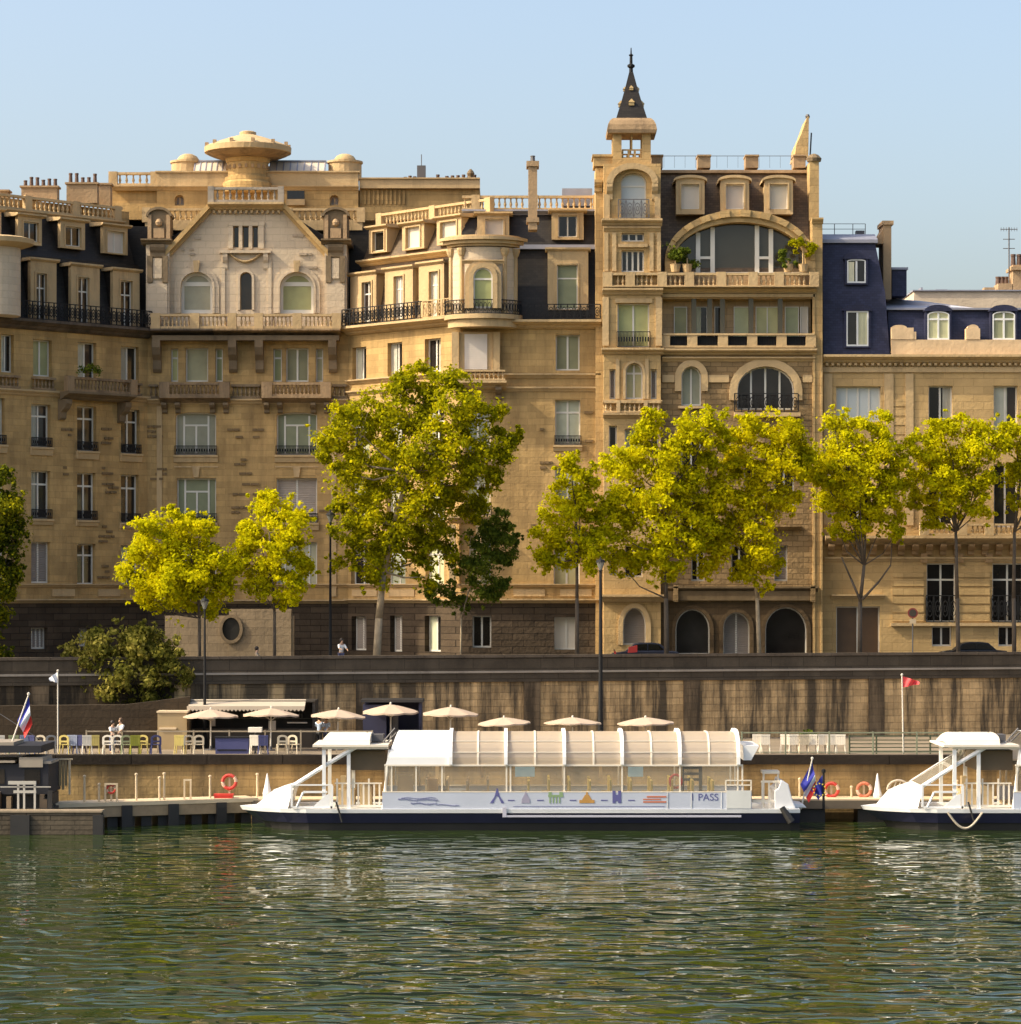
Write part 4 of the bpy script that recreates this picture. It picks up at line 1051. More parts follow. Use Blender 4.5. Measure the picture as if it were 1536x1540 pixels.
wall_cells(mb, FS, uL, uR, zs(528), zt_, [lo_], 0.0, rev=.3)
mb.box(lo_[0] - .2, lo_[2] + .2, -8, -1.0, zs(528), zt_); mb.box(uL, lo_[0], -1.0, -.31, zs(528), zt_); mb.box(lo_[2], uR, -1.0, -.31, zs(528), zt_); mb.box(uL, uR, -1.0, -.02, lo_[3] + .002, zt_)
mb.box(uL, uR, -1.0, -.01, zs(528), lo_[1] - .002)
mb.build('loggia_wall', stone('loggia_stone', (.52, .35, .18), stain=.3), S)
# loggia windows, posts and parapet
GREENP = plain('green_grey_post', (.085, .075, .045), rough=.6)
for x0, x1, p_ in ((1014, 1034, 'g'), (1046, 1064, 'm'), (1075, 1090, 'd'), (1104, 1128, 'g'), (1137, 1172, 'g'), (1181, 1202, 'g'), (1204, 1216, 'c')):
    window(FS, list(FS.rect(x0, 461, x1, 512, -.7)), S, p_, '2' if x1 - x0 > 30 else '', d=-.7, fw=.045, rec=.08)
for x in (1044, 1068, 1087, 1130, 1174): mb = MB(FS); mb.box(us(x) - .15, us(x) + .15, -.36, -.04, zs(505), lo_[3] + .0); mb.build('loggia_post', GREENP, S)
mb = MB(FS)
for x in (1000, 1041, 1087, 1131, 1175, 1219): mb.box(us(x) - .32, us(x) + .32, .01, .42, zs(523), zs(505))
mb.box(us(997), us(1224), .0, .46, zs(505) + .002, zs(502)); mb.box(us(997), us(1224), .0, .46, zs(523.5), zs(520.5))
cornice(mb, us(994), us(1228), zs(525), .42, .6); cornice(mb, us(996), us(1226), zs(537), .3, .3)
cornice(mb, us(996), us(1229), zs(434), .35, .5); mb.box(us(996), us(1227), .002, .2, zs(447), zs(442.3))
mb.build('loggia_parapet', TRIM, S)
mb = MB(FS)
for a_, b_ in ((1004, 1036), (1046, 1082), (1092, 1126), (1136, 1170), (1180, 1214)):
    mb.box(us(a_), us(b_), .1, .14, zs(519), zs(506)); n = 9
    for k in range(n): mb.box(us(a_) + (us(b_) - us(a_)) * (k + .3) / n, us(a_) + (us(b_) - us(a_)) * (k + .7) / n, .145, .18, zs(519), zs(506))
mb.build('parapet_grille', IRON, S)
# big balcony in front of the studio window
balustrade(FS, us(912, .9), us(1228, .9), zs(432, .9), zs(410, .9), .62, .9, S, sp=.3, peds=[us(x, .9) for x in (914, 948, 996, 1037, 1085, 1133, 1172, 1225)], pw=.3)
mb = MB(FS); mb.box(us(906), us(1228), .02, 1.0, zs(434) + .02, zs(432)); mb.build('balcony_slab', TRIM, S)
# the arch
ao = (us(1004), zs(409), us(1224), 0)
ri, zi = (us(1019), us(1196)), zs(404)
ca = (us(1012) + us(1218)) / 2
pi = arc(us(1014), us(1212), zs(392), SZ(58, 192), 22); po = arc(us(1000), us(1226), zs(392), SZ(76, 192), 22); pm = arc(us(1008), us(1218), zs(392), SZ(66, 192), 22)
mb = MB(FS)
for k in range(22):
    mb.prism([pi[k], pi[k + 1], pm[k + 1], pm[k]], -.9, .05)
    mb.prism([pm[k], pm[k + 1], po[k + 1], po[k]], -1.2, .3 if k % 2 else .2)
mb.prism([(us(1212), zs(392)), (us(1226), zs(392)), (us(1226), zs(410)), (us(1212), zs(410))], -.9, .25)
mb.prism([(us(1000), zs(392)), (us(1014), zs(392)), (us(1014), zs(410)), (us(1000), zs(410))], -.9, .25)
mb.build('studio_arch', STONE_R, S)
po2 = arc(us(1014), us(1212), zs(392), SZ(58, 192), 22)
mb = MB(FS); mb.poly([(us(1014), -.75, zs(410))] + [(p[0], -.75, p[1]) for p in po2] + [(us(1212), -.75, zs(410))]); 
sw = MB(FS)
for x in (1051, 1073, 1140, 1161):
    t_ = (us(x) - us(1113)) / (us(1212) - us(1113)); zt2 = zs(392) + SZ(58, 192) * math.sqrt(1 - t_ * t_) - .05
    sw.box(us(x) - .14, us(x) + .14, -.72, -.55, zs(410), zt2)
for a_, b_ in ((1051, 1073), (1140, 1161)): sw.box(us(a_), us(b_), -.7, -.57, zs(388), zs(384))
sw.box(us(1017), us(1209), -.72, -.5, zs(410), zs(408))
sw = sw.build('studio_window', WFRAME, S); mb.build('pane', plain('studio_glass', (.055, .05, .035), rough=.05), sw)
# roof, dormers, rooftop piers
mb = MB(FS)
slope(mb, us(982), us(1221), -.6, zs(410), -3.2, zs(249), 2.0)
mb.box(us(982), us(1221), -9, -3.3, zs(528), zs(249)); mb.build('mansard_roof', SLATEB, S)
mb = MB(FS); mb.box(us(982), us(1222), -4, -2.95, zs(250), zs(245.5)); mb.build('gutter', BRICKC, S)
dd = -3.0
for x0, x1 in ((980, 997), (1050, 1069), (1122, 1141), (1194, 1212)): mb = MB(FS); mb.box(us(x0, dd), us(x1, dd), -4.5, dd, zs(252, dd), zs(235, dd)); mb.box(us(x0 - 1, dd), us(x1 + 1, dd), -4.6, dd + .1, zs(235, dd) + .003, zs(232.5, dd)); mb.build('roof_pier', BRICKC, S)
mb = MB(FS); mb.tube((us(996, dd), dd - 1, zs(231, dd)), (us(1196, dd), dd - 1, zs(231, dd)), .02)
for x in range(1000, 1200, 16): mb.tube((us(x, dd), dd - 1, zs(249, dd)), (us(x, dd), dd - 1, zs(231, dd)), .012, seg=4)
mb.build('roof_railing', IRONG, S)
for x0, x1 in ((1017, 1060), (1084, 1127), (1150, 1193)):
    dormer(FS, FS.rect(x0, 270, x1, 322, -1.15), FS.rect(x0 + 8, 277, x1 - 8, 314, -1.15), -1.15, -3.6, S, 'c', '', 'arch')
# right gable wall with its chimney
mb = MB(FS)
mb.box(us(1222), us(1237), -9, .12, STREET - .2, zs(328)); mb.prism([(us(1221), zs(328)), (us(1235), zs(328)), (us(1235), zs(238)), (us(1221), zs(238))], -7, -1.2)
for x in (1224.5, 1235.5): mb.box(us(x) - .06, us(x) + .06, .122, .2, STREET, zs(440))
cornice(mb, us(1221), us(1238), zs(328), .4, .25, .12); mb.build('party_wall', STONE_R, S)
mb = MB(FS); mb.lathe(us(1228), -1.5, [(.45, zs(238)), (.5, zs(233)), (.3, zs(228)), (.1, zs(226))], 10); mb.build('wall_finial', SOOT, S)
mb = MB(FS); mb.prism([(us(1196, -4), zs(236, -4)), (us(1198, -4), zs(218, -4)), (us(1206, -4), zs(200, -4)), (us(1215, -4), zs(175, -4)), (us(1217, -4), zs(175, -4)), (us(1216, -4), zs(236, -4))], -7.5, -4)
mb.build('sloping_chimney_wall', STONE_R, S)
mb = MB(FS); mb.lathe(us(1216, -4), -4.5, [(.12, zs(176, -4)), (.16, zs(173, -4)), (.1, zs(170, -4))], 8); mb.tube((us(1221, -4), -5, zs(232, -4)), (us(1223, -4), -5, zs(196, -4)), .05); mb.build('roof_aerial', IRONG, S)
# mouldings on the rough front
mb = MB(FS)
for o, t in ((opsS[0], .42), (opsS[1], .5)):
    rise = o[4]; trim_ring(mb, (o[0], o[3] - rise - (.9 if o is opsS[0] else .7), o[2], o[3], rise), t, .003, .16)
mb.box(us(996), opsS[0][0] - .45, .003, .12, zs(575), zs(564)); mb.box(opsS[0][2] + .45, opsS[1][0] - .53, .003, .12, zs(575), zs(564)); mb.box(opsS[1][2] + .53, us(1226), .003, .12, zs(575), zs(564))
mb.box(us(1104), us(1203), .003, .6, zs(627), zs(621)); mb.box(us(1020), us(1060), .003, .35, zs(614.5), zs(611))
mb.build('arch_moulding', TRIM, S)
for k in (9, 10, 11): mb = MB(FS); trim_ring(mb, opsS[k], .24, .083, .18); mb.build('arch_surround', MATS['base_shaded_stone'], S)
iron_rail(FS, us(1104), us(1200), zs(620.5), zs(592), .5, S, ends=True)
mb = MB(FS)
cornice(mb, us(1003), us(1230), zs(882), .4, .5); mb.box(us(1003), us(1226), .003, .35, zs(903), zs(888.5)); mb.build('base_cornice', stone('base_cornice_stone', (.17, .12, .065), brick=None, stain=.5, scol=(.05, .035, .02)), S)
mb = MB(FS)
for x in (1016, 1222): mb.box(us(x) - .15, us(x) + .15, .35, .5, zs(905), zs(880))
for x0, x1, y in ((1105, 1205, 790), (1000, 1080, 800), (1105, 1205, 690)): cornice(mb, us(x0), us(x1), zs(y), .35, .45)
mb.build('window_ledge', ROUGH, S)

# ================================================================== the lower building with the navy slate roof
N = thing('apartment_building', 'honey stone building with a navy slate corner roof and a low zinc attic beside it', 'building', PX(1400, 1000, 196))
FN = Frame.px(1237, 192.4, 1600, 192.4)
un = lambda x, d=0.0: uf(FN, x, d)
zn = lambda y, d=0.0: zf(FN, 1400, y, d)
rows = [(1258, 581, 1325, 634, 'b', '4'), (1397, 580, 1433, 650, 'm', '2'), (1495, 580, 1531, 650, 'm', '2'), (1573, 580, 1598, 650, 'd', '2'),
        (1270, 700, 1312, 780, 'd', '2'), (1397, 700, 1433, 793, 'd', '2'), (1495, 698, 1531, 793, 'd', '2'), (1575, 700, 1598, 793, 'd', '2'),
        (1258, 912, 1324, 985, 'w', '2'), (1394, 847, 1438, 936, 'd', 'x'), (1493, 847, 1540, 936, 'd', 'x'), (1402, 942, 1432, 972, 'd', '2'), (1502, 942, 1530, 972, 'd', '2'), (1572, 847, 1598, 936, 'd', 'x')]
opsN = wins(FN, rows, N)
mb = MB(FN); zt = zn(540); wall_cells(mb, FN, 0, FN.L, STREET - .2, zt, opsN); shell(mb, .0, FN.L, STREET - .2, zt, 10); mb.build('wall', STONE_R, N)
mb = MB(FN)
cornice(mb, .02, FN.L, zn(534), .55, .7); dentils(mb, .1, FN.L, zn(550), zn(546.3), .01, .3, .17, .36); mb.box(.02, FN.L, .003, .12, zn(560), zn(552))
mb.build('cornice', TRIM, N)
mb = MB(FN)
cornice(mb, un(1240), FN.L, zn(806), .6, .9); cornice(mb, un(1240), FN.L, zn(838), .3, .2)
mb.box(un(1340), FN.L, .003, .25, zn(941.5), zn(937)); cornice(mb, un(1250), un(1330), zn(894), .3, .35)
for x0, x1 in ((1239, 1252), (1330, 1344), (1362, 1374)): mb.box(un(x0), un(x1), .003, .09, zn(790), zn(562))
mb.build('string_course', TRIM, N)
balustrade(FN, un(1386), FN.L, zn(805.5), zn(788), .55, .85, N, sp=.3, peds=[un(x) for x in (1388, 1445, 1485, 1545)], pw=.3)
mb = MB(FN)
for x in range(1250, 1600, 21): bracket(mb, un(x), .4, zn(818), .75, .6)
for x0, x1 in ((1385, 1395), (1437, 1449), (1482, 1493)):
    mb.box(un(x0), un(x1), .003, .16, zn(846), zn(832))
mb.build('carved_bracket', stone('carved_bracket_stone', (.34, .22, .11), brick=None, stain=.5, scol=(.1, .07, .04)), N)
for x0, x1 in ((1342, 1390), (1442, 1489)):       # rusticated courses
    for y in (858, 871.2, 884.4, 897.6, 910.8, 924): mb = MB(FN); mb.box(un(x0), un(x1), .003, .06, zn(y + 10.2), zn(y)); mb.build('rusticated_course', STONE_R, N)
for k in range(6): mb = MB(FN); y = 600 + k * 14; mb.box(un(1342), un(1364), .003, .05, zn(y + 11), zn(y)); mb.build('rusticated_course', STONE_R, N)
for o in (opsN[9], opsN[10]): iron_rail(FN, o[0] - .05, o[2] + .05, o[1] + .02, o[1] + 1.75, .12, N, ends=False)
# navy corner roof
mb = MB(FN); t0, t1, t2 = un(1239), un(1339), un(1319)
v = [(t0, -.15, zn(533)), (t1, -.15, zn(533)), (t1 - .25, -.45, zn(440)), (t2, -.9, zn(363)), (t0, -.9, zn(363)), (t0, -.45, zn(440))]
ww = [list(FN.rect(1274, 390, 1302, 426, -.5)), list(FN.rect(1273, 468, 1306, 521, -.25))]
i = [mb.a(p) for p in v]; j = [mb.a((p[0], -7, p[2])) for p in v]
for q in ((0, 1, 2, 5), (5, 2, 3, 4)): mb.face([i[k] for k in q]); mb.face([j[k] for k in q])
for q in ((0, 1), (1, 2), (2, 3), (3, 4), (4, 5), (5, 0)): mb.face((i[q[0]], i[q[1]], j[q[1]], j[q[0]]))
mb.build('corner_roof', NAVY, N)
for k, (o, d_) in enumerate(zip(ww, (-.32, -.08))):
    r_ = .18
    mb = MB(FN); mb.box(o[0] - .14, o[0], -1.2, d_, o[1] - .1, o[3]); mb.box(o[2], o[2] + .14, -1.2, d_, o[1] - .1, o[3])
    pts = arc(o[0] - .25, o[2] + .25, o[3], .5); 
    mb.prism(pts, -1.2, d_ + .06); mb.box(o[0], o[2], -1.2, d_ + .05, o[1] - .1, o[1]); dm = mb.build('dormer', NAVY, N)
    w = window(FN, o + [.12 if k == 0 else 0], N, 'm', '2', d=d_, frame=plain('white_roof_window_paint', (.7, .7, .66)) if k == 0 else MATS['white_roof_window_paint'], rec=.0)
mb = MB(FN); mb.prof([(-.7, zn(363)), (-.7, zn(358)), (-2.2, zn(346)), (-7, zn(346)), (-7, zn(363))], t0, t2 + .15); mb.build('roof_cap', ZINC, N)
mb = MB(FN)
for y in (329, 337): mb.tube((un(1242), -2.6, zn(y)), (un(1309), -2.6, zn(y)), .02, seg=5)
for x in (1242, 1262, 1290, 1309): mb.tube((un(x), -2.6, zn(347)), (un(x), -2.6, zn(329)), .025, seg=5)
mb.box(un(1296), un(1309), -3.6, -3.0, zn(346), zn(338)); mb.build('roof_railing', IRONG, N)
mb = MB(FN); d_ = -2.5
mb.box(un(1329, d_), un(1341, d_), -5, d_, zn(450, d_), zn(338, d_)); mb.box(un(1327, d_), un(1344, d_), -5.1, d_ + .15, zn(338, d_) + .003, zn(332, d_)); mb.prism([(un(1316, d_), zn(366, d_)), (un(1329, d_) - .003, zn(366, d_)), (un(1329, d_) - .003, zn(343, d_))], -5, d_ - .1)
mb.build('chimney', BRICKC, N)
mb = MB(FN); mb.box(un(1342, -3), un(1364, -3), -6, -3, zn(445, -3), zn(406, -3)); mb.build('lift_housing', NAVY, N); mb = MB(FN); mb.box(un(1341, -3), un(1366, -3), -6.1, -2.9, zn(405.5, -3), zn(402, -3)); mb.build('housing_cap', ZINC, N)
# low attic
mb = MB(FN); slope(mb, un(1339), FN.L, -.5, zn(530), -1.1, zn(461), .8); mb.box(un(1339), FN.L, -9, -1.5, zn(540), zn(462)); mb.build('attic_slate', NAVY, N)
mb = MB(FN); u0 = un(1336)
v = [(u0, -.9, zn(461)), (un(1470), -.9, zn(461)), (un(1400), -5, zn(441)), (un(1345), -5, zn(437)), (u0, -5, zn(445))]
mb.poly(v); mb.poly([(u0, -.9, zn(461)), (FN.L, -.9, zn(461)), (FN.L, -5, zn(452)), (un(1400), -5, zn(441)), (un(1470), -.9, zn(461))][:4] + [(un(1470), -.9, zn(461))]) if 0 else None
mb.box(u0, FN.L, -1.4, -.8, zn(464), zn(461) - .003); mb.box(un(1345), FN.L, -9, -5.0, zn(462), zn(452)); mb.build('zinc_roof', ZINC, N)
mb = MB(FN)
mb.box(un(1341), FN.L, -.5, .1, zn(533.7), zn(511)); mb.box(un(1341), un(1374), -.5, .14, zn(510.5), zn(493)); mb.box(un(1374) + .003, un(1378), -.5, .12, zn(510.5), zn(499)); mb.prism(arc(un(1341), un(1364), zn(493) + .003, .18), -.5, .12)
for xa in (1453, 1560): mb.box(un(xa), un(xa + 21), -.5, .14, zn(510.5), zn(494)); mb.prism(arc(un(xa + 2), un(xa + 19), zn(494) + .003, .25), -.5, .12)
mb.box(un(1341), FN.L, -.52, .2, zn(511) + .001, zn(509)) if 0 else None
mb.build('attic_parapet', stone('attic_parapet_stone', (.64, .46, .27), brick=None, stain=.15), N)
for x0, x1 in ((1395, 1428), (1493, 1527), (1590, 1612)):
    o = list(FN.rect(x0, 468, x1, 511, -.3)) + [.25]
    mb = MB(FN); mb.box(o[0] - .12, o[0], -1.6, -.25, o[1], o[3]); mb.box(o[2], o[2] + .12, -1.6, -.25, o[1], o[3]); mb.prism(arc(o[0] - .2, o[2] + .2, o[3], .42), -1.6, -.2); mb.build('dormer', NAVY, N)
    window(FN, o, N, 'g', 'x', d=-.25, frame=MATS['white_roof_window_paint'], rec=.0)
# ---- cream building further back
K = thing('apartment_building', 'plain cream building standing far behind the zinc attic roof at the right', 'building', PX(1480, 1000, 230))
FK = Frame.px(1375, 222, 1640, 222)
uk = lambda x: uf(FK, x); zk = lambda y: zf(FK, 1480, y)
mb = MB(FK); mb.box(0, FK.L, -12, 0, STREET, zk(438)); mb.build('wall', stone('cream_render', (.62, .50, .36), brick=None, stain=.15), K)
mb = MB(FK); mb.box(-.1, FK.L, -12.1, .15, zk(438) + .003, zk(436)); mb.box(uk(1410), uk(1428), -3, -1, zk(436), zk(433)); mb.box(uk(1388), uk(1391), -3, -1, zk(436), zk(430)); mb.build('roof_edge', ZINC, K)
mb = MB(FK); mb.box(uk(1527), uk(1560), -3, -1, zk(436), zk(396)); mb.box(uk(1524), uk(1563), -3.2, -.8, zk(404), zk(399)); mb.box(uk(1505), uk(1526), -3, -1, zk(436), zk(424)); mb.box(uk(1484), uk(1500), -2, -1, zk(436), zk(430)); c = mb.build('chimney', BRICKC, K)
mb = MB(FK); pots(mb, [(uk(x), -2, zk(396), .9) for x in (1531, 1540, 1550)] + [(uk(x), -2, zk(424), .6) for x in (1508, 1514, 1520)], .2); mb.build('chimney_pot', POT, c)
mb = MB(FK); mb.tube((uk(1523), -1.5, zk(424)), (uk(1523), -1.5, zk(338)), .05)
for y, w in ((341, 13), (356, 9), (370, 9)): mb.tube((uk(1523 - w), -1.5, zk(y)), (uk(1523 + w), -1.5, zk(y)), .03, seg=5)
for y, w in ((341, 13),):
    for k in range(-3, 4): mb.tube((uk(1523 + k * 4), -1.5, zk(y - 3)), (uk(1523 + k * 4), -1.5, zk(y + 3)), .02, seg=4)
mb.build('television_aerial', IRONG, K)
# ================================================================== river, quays, street
# river
m, Nn, L, B = new_mat('river_water')
B.inputs['Base Color'].default_value = (0.021, 0.036, 0.007, 1)
B.inputs['Roughness'].default_value = 0.02
B.inputs['IOR'].default_value = 1.38
tc = Nn.new('ShaderNodeTexCoord')
def wnoise(sx, sy, sc, det, dist=0.0):
    mp = Nn.new('ShaderNodeMapping'); mp.inputs['Scale'].default_value = (sx, sy, 1)
    L.new(tc.outputs['Object'], mp.inputs[0])
    n = Nn.new('ShaderNodeTexNoise'); n.inputs['Scale'].default_value = sc; n.inputs['Detail'].default_value = det; n.inputs['Distortion'].default_value = dist
    L.new(mp.outputs[0], n.inputs['Vector'])
    return n.outputs['Fac']
def wmath(op, a, b):
    n = Nn.new('ShaderNodeMath'); n.operation = op
    for k, x in enumerate((a, b)):
        if isinstance(x, (int, float)): n.inputs[k].default_value = x
        else: L.new(x, n.inputs[k])
    return n.outputs[0]
h1 = wnoise(.72, 1.0, 0.60, 1, .7)        # waves of a metre or two
h2 = wnoise(.6, 1.0, 1.6, 1, .2)          # ripples
h3 = wnoise(.2, 1.0, 0.07, 3)            # calm and ruffled bands
patch = Nn.new('ShaderNodeMapRange'); patch.inputs[1].default_value = .38; patch.inputs[2].default_value = .62; patch.inputs[3].default_value = .45; patch.inputs[4].default_value = 1.3
L.new(h3, patch.inputs[0])
h4 = wnoise(.62, 1.0, 0.85, 0, .5)        # scattered steeper wavelets
st = Nn.new('ShaderNodeMapRange'); st.interpolation_type = 'SMOOTHSTEP'; st.inputs[1].default_value = .50; st.inputs[2].default_value = .74
L.new(h4, st.inputs[0])
sy_ = Nn.new('ShaderNodeSeparateXYZ'); L.new(tc.outputs['Object'], sy_.inputs[0])      # sheltered, calmer water towards the quay
lee = Nn.new('ShaderNodeMapRange'); lee.inputs[1].default_value = 108; lee.inputs[2].default_value = 140; lee.inputs[3].default_value = 1.0; lee.inputs[4].default_value = .42
L.new(sy_.outputs['Y'], lee.inputs[0])
patched = wmath('MULTIPLY', patch.outputs[0], lee.outputs[0])
hh = wmath('MULTIPLY', wmath('ADD', wmath('ADD', wmath('POWER', h1, 4.0), wmath('MULTIPLY', h2, 0.045)), wmath('MULTIPLY', st.outputs[0], 0.30)), patched)
bp = Nn.new('ShaderNodeBump'); bp.inputs['Strength'].default_value = 1.0; bp.inputs['Distance'].default_value = 0.50
L.new(hh, bp.inputs['Height']); L.new(bp.outputs[0], B.inputs['Normal'])
mb = MB(); mb.poly([(-260, -60, 0), (260, -60, 0), (260, 159, 0), (-260, 159, 0)])
o = mb.build('river', m); struct(o)

def wall_y(px):      # the upper quay wall runs slightly away to the right
    return 166 + (182 - 166) * px / 1536
def wx(px): return (px - CX) * wall_y(px) / FPX
FW = Frame.px(-120, wall_y(-120), 1660, wall_y(1660))
TOPZ = PX(0, 986, wall_y(500)).z
LOW = 3.35
# street behind the wall
mb = MB(); a = FW.w(0, -.35, 0); b = FW.w(FW.L, -.35, 0)
mb.poly([(a[0], a[1], STREET), (b[0], b[1], STREET), (500, 1200, STREET), (-500, 1200, STREET)])
o = mb.build('street', plain('asphalt', (.05, .048, .045), rough=.9)); struct(o)
mb = MB(FW); mb.box(0, FW.L, -4.6, -.36, STREET - .3, STREET + .13)
o = mb.build('pavement', stone('pavement_stone', (.22, .19, .15), brick=(1, 1), stain=.2)); struct(o)
# lower quay
mb = MB(); mb.poly([(-260, 158.05, LOW), (260, 158.05, LOW), (260, 190, LOW), (-260, 190, LOW)])
o = mb.build('lower_quay', stone('quay_paving', (.24, .19, .13), brick=None, stain=.3)); struct(o)
# upper quay wall
W_ = thing('quay_wall', 'tall stained stone embankment wall holding up the street above the terrace', 'wall', (0, 173, LOW))
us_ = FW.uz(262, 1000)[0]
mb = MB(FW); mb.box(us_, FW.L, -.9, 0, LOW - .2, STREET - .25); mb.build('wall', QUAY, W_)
mb = MB(FW); mb.box(0, us_ - .003, -.9, .0, LOW - .2, STREET - .25); mb.build('wall', stone('shade_dark_quay_masonry', (.16, .11, .06), brick=(.9, .38), joint=.6, stain=.9, scol=(.022, .018, .013), lo=.36, hi=.56), W_)  # left stretch in a darker stone, the shrub's shade put into its colour
mb = MB(FW); mb.box(0, FW.L, -.8, .12, STREET - .62, STREET - .10); mb.build('moulding', COPING, W_)
mb = MB(FW); mb.box(0, FW.L, -.7, .2, STREET - .098, STREET + .02); mb.build('ledge', LEDGE, W_)
mb = MB(FW); mb.box(0, FW.L, -.45, .02, STREET + .022, TOPZ - .16)
mb.build('parapet', COPING, W_)
mb = MB(FW); n = 60
for k in range(n): mb.box(FW.L * k / n + .01, FW.L * (k + 1) / n - .01, -.52, .09, TOPZ - .158, TOPZ)
mb.build('coping', stone('parapet_coping', (.13, .10, .07), brick=None, stain=.6, scol=(.05, .04, .03), var=.4), W_)
mb = MB(FW)
for px in (60, 300, 548, 800, 1040, 1318, 1560):
    u = FW.uz(px, 1000)[0]; mb.box(u - .5, u + .5, .003, .1, LOW - .1, STREET - .62)
mb.build('pilaster', stone('dark_pilaster_stone', (.20, .14, .08), stain=.85, scol=(.04, .03, .02), lo=.4, hi=.56), W_)
# lower river wall
V = thing('river_wall', 'low ochre stone river wall with a dark coping below the cafe terrace', 'wall', (0, 158, 0))
mb = MB(); mb.box(-260, 260, 158, 159.5, -2, LOW - .47); mb.build('wall', QUAYLOW, V)
mb = MB()
for k in range(130): mb.box(-260 + 4 * k, -260 + 4 * k + 3.97, 157.82, 158.5, LOW - .465, LOW + .03)
mb.build('coping', stone('dark_river_coping', (.024, .018, .013), brick=None, stain=.4, scol=(.012, .01, .008), var=.4), V)
# stone ramp wall on the left, coloured dark to stand for the shrub's shadow
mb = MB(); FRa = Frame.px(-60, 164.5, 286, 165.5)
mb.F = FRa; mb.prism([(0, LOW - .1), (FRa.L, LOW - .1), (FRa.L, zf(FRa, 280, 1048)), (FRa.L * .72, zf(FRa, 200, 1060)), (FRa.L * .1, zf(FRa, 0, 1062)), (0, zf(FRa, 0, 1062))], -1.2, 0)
o = mb.build('ramp_wall', stone('shade_dark_ramp_stone', (.05, .036, .022), stain=.6, scol=(.03, .025, .018))); tag(o, 'low stained ramp wall, darkened as shade under the overhanging shrub', 'wall')
# ================================================================== trees
LEAF_Y = leafmat('yellow_green_leaf', (.25, .26, .006), (.58, .54, .006), (.80, .68, .008))
LEAF_G = leafmat('plane_tree_leaf', (.06, .075, .006), (.34, .33, .006), (.82, .68, .008))
LEAF_D = leafmat('dark_green_leaf', (.04, .065, .012), (.12, .16, .02), (.28, .30, .03))
LEAF_S = leafmat('shrub_leaf', (.04, .05, .012), (.20, .19, .03), (.60, .50, .12))
BARK = plain('plane_bark', (.34, .26, .16), rough=.9, var=.65, scale=2.2, bump=.6)
BARKD = plain('dark_bark', (.10, .075, .05), rough=.9, var=.4, scale=3, bump=.6)
def leaf_cloud(mb, c, R, n, rr, size, flat=.85, pw=.45):
    """n small bent leaf quads scattered through a ball, kept as arrays until the mesh is made"""
    g = np.random.default_rng(rr.randrange(1 << 30))
    n = max(4, int(n))
    dirn = g.normal(size=(n, 3)); dirn /= np.linalg.norm(dirn, axis=1)[:, None]
    rad = g.random(n) ** pw * (1 + .16 * g.normal(size=n))
    p = np.array(c)[None, :] + dirn * np.array([1, 1, flat])[None, :] * (R * rad)[:, None]
    k = 2.9
    f = np.sin(k * p[:, 0] + 1.7 * p[:, 2]) * np.sin(k * 1.13 * p[:, 2] - .9 * p[:, 1]) + .7 * np.sin(k * 1.9 * p[:, 1] + k * 1.3 * p[:, 0]) * np.sin(k * 1.7 * p[:, 2] + p[:, 0])
    keep = f + g.uniform(-.6, .6, n) > -.08
    if keep.sum() < 4: keep[:] = True
    p, dirn = p[keep], dirn[keep]; n = len(p)
    nrm = dirn + g.normal(size=(n, 3)) * .6 + np.array([0, 0, .25]); nrm /= np.linalg.norm(nrm, axis=1)[:, None]
    t = np.cross(nrm, g.normal(size=(n, 3))); t /= np.linalg.norm(t, axis=1)[:, None]; b = np.cross(nrm, t)
    s = (size * g.uniform(.6, 1.35, n))[:, None]; w = s * g.uniform(.55, .8, n)[:, None]
    q = np.stack([p - t * s, p - t * s * .2 + b * w + nrm * s * .15, p + t * s, p - t * s * .1 - b * w + nrm * s * .15], axis=1)
    if not hasattr(mb, 'leaves'): mb.leaves = []
    mb.leaves.append(q.reshape(-1, 3))
def leaf_mesh(mb, name, mat, parent=None):
    V = np.concatenate(mb.leaves) - np.array(ORG.get(parent, Vector((0, 0, 0))) if parent else (0, 0, 0))[None, :]
    nv = len(V); me = bpy.data.meshes.new(name)
    me.vertices.add(nv); me.vertices.foreach_set('co', V.astype(np.float32).ravel())
    me.loops.add(nv); me.loops.foreach_set('vertex_index', np.arange(nv, dtype=np.int32))
    me.polygons.add(nv // 4); me.polygons.foreach_set('loop_start', np.arange(0, nv, 4, dtype=np.int32)); me.polygons.foreach_set('loop_total', np.full(nv // 4, 4, dtype=np.int32))
    me.update(calc_edges=True); me.materials.append(mat)
    o = bpy.data.objects.new(name, me); COL.objects.link(o)
    if parent: o.parent = parent
    ORG[o] = ORG.get(parent, Vector((0, 0, 0)))
    return o
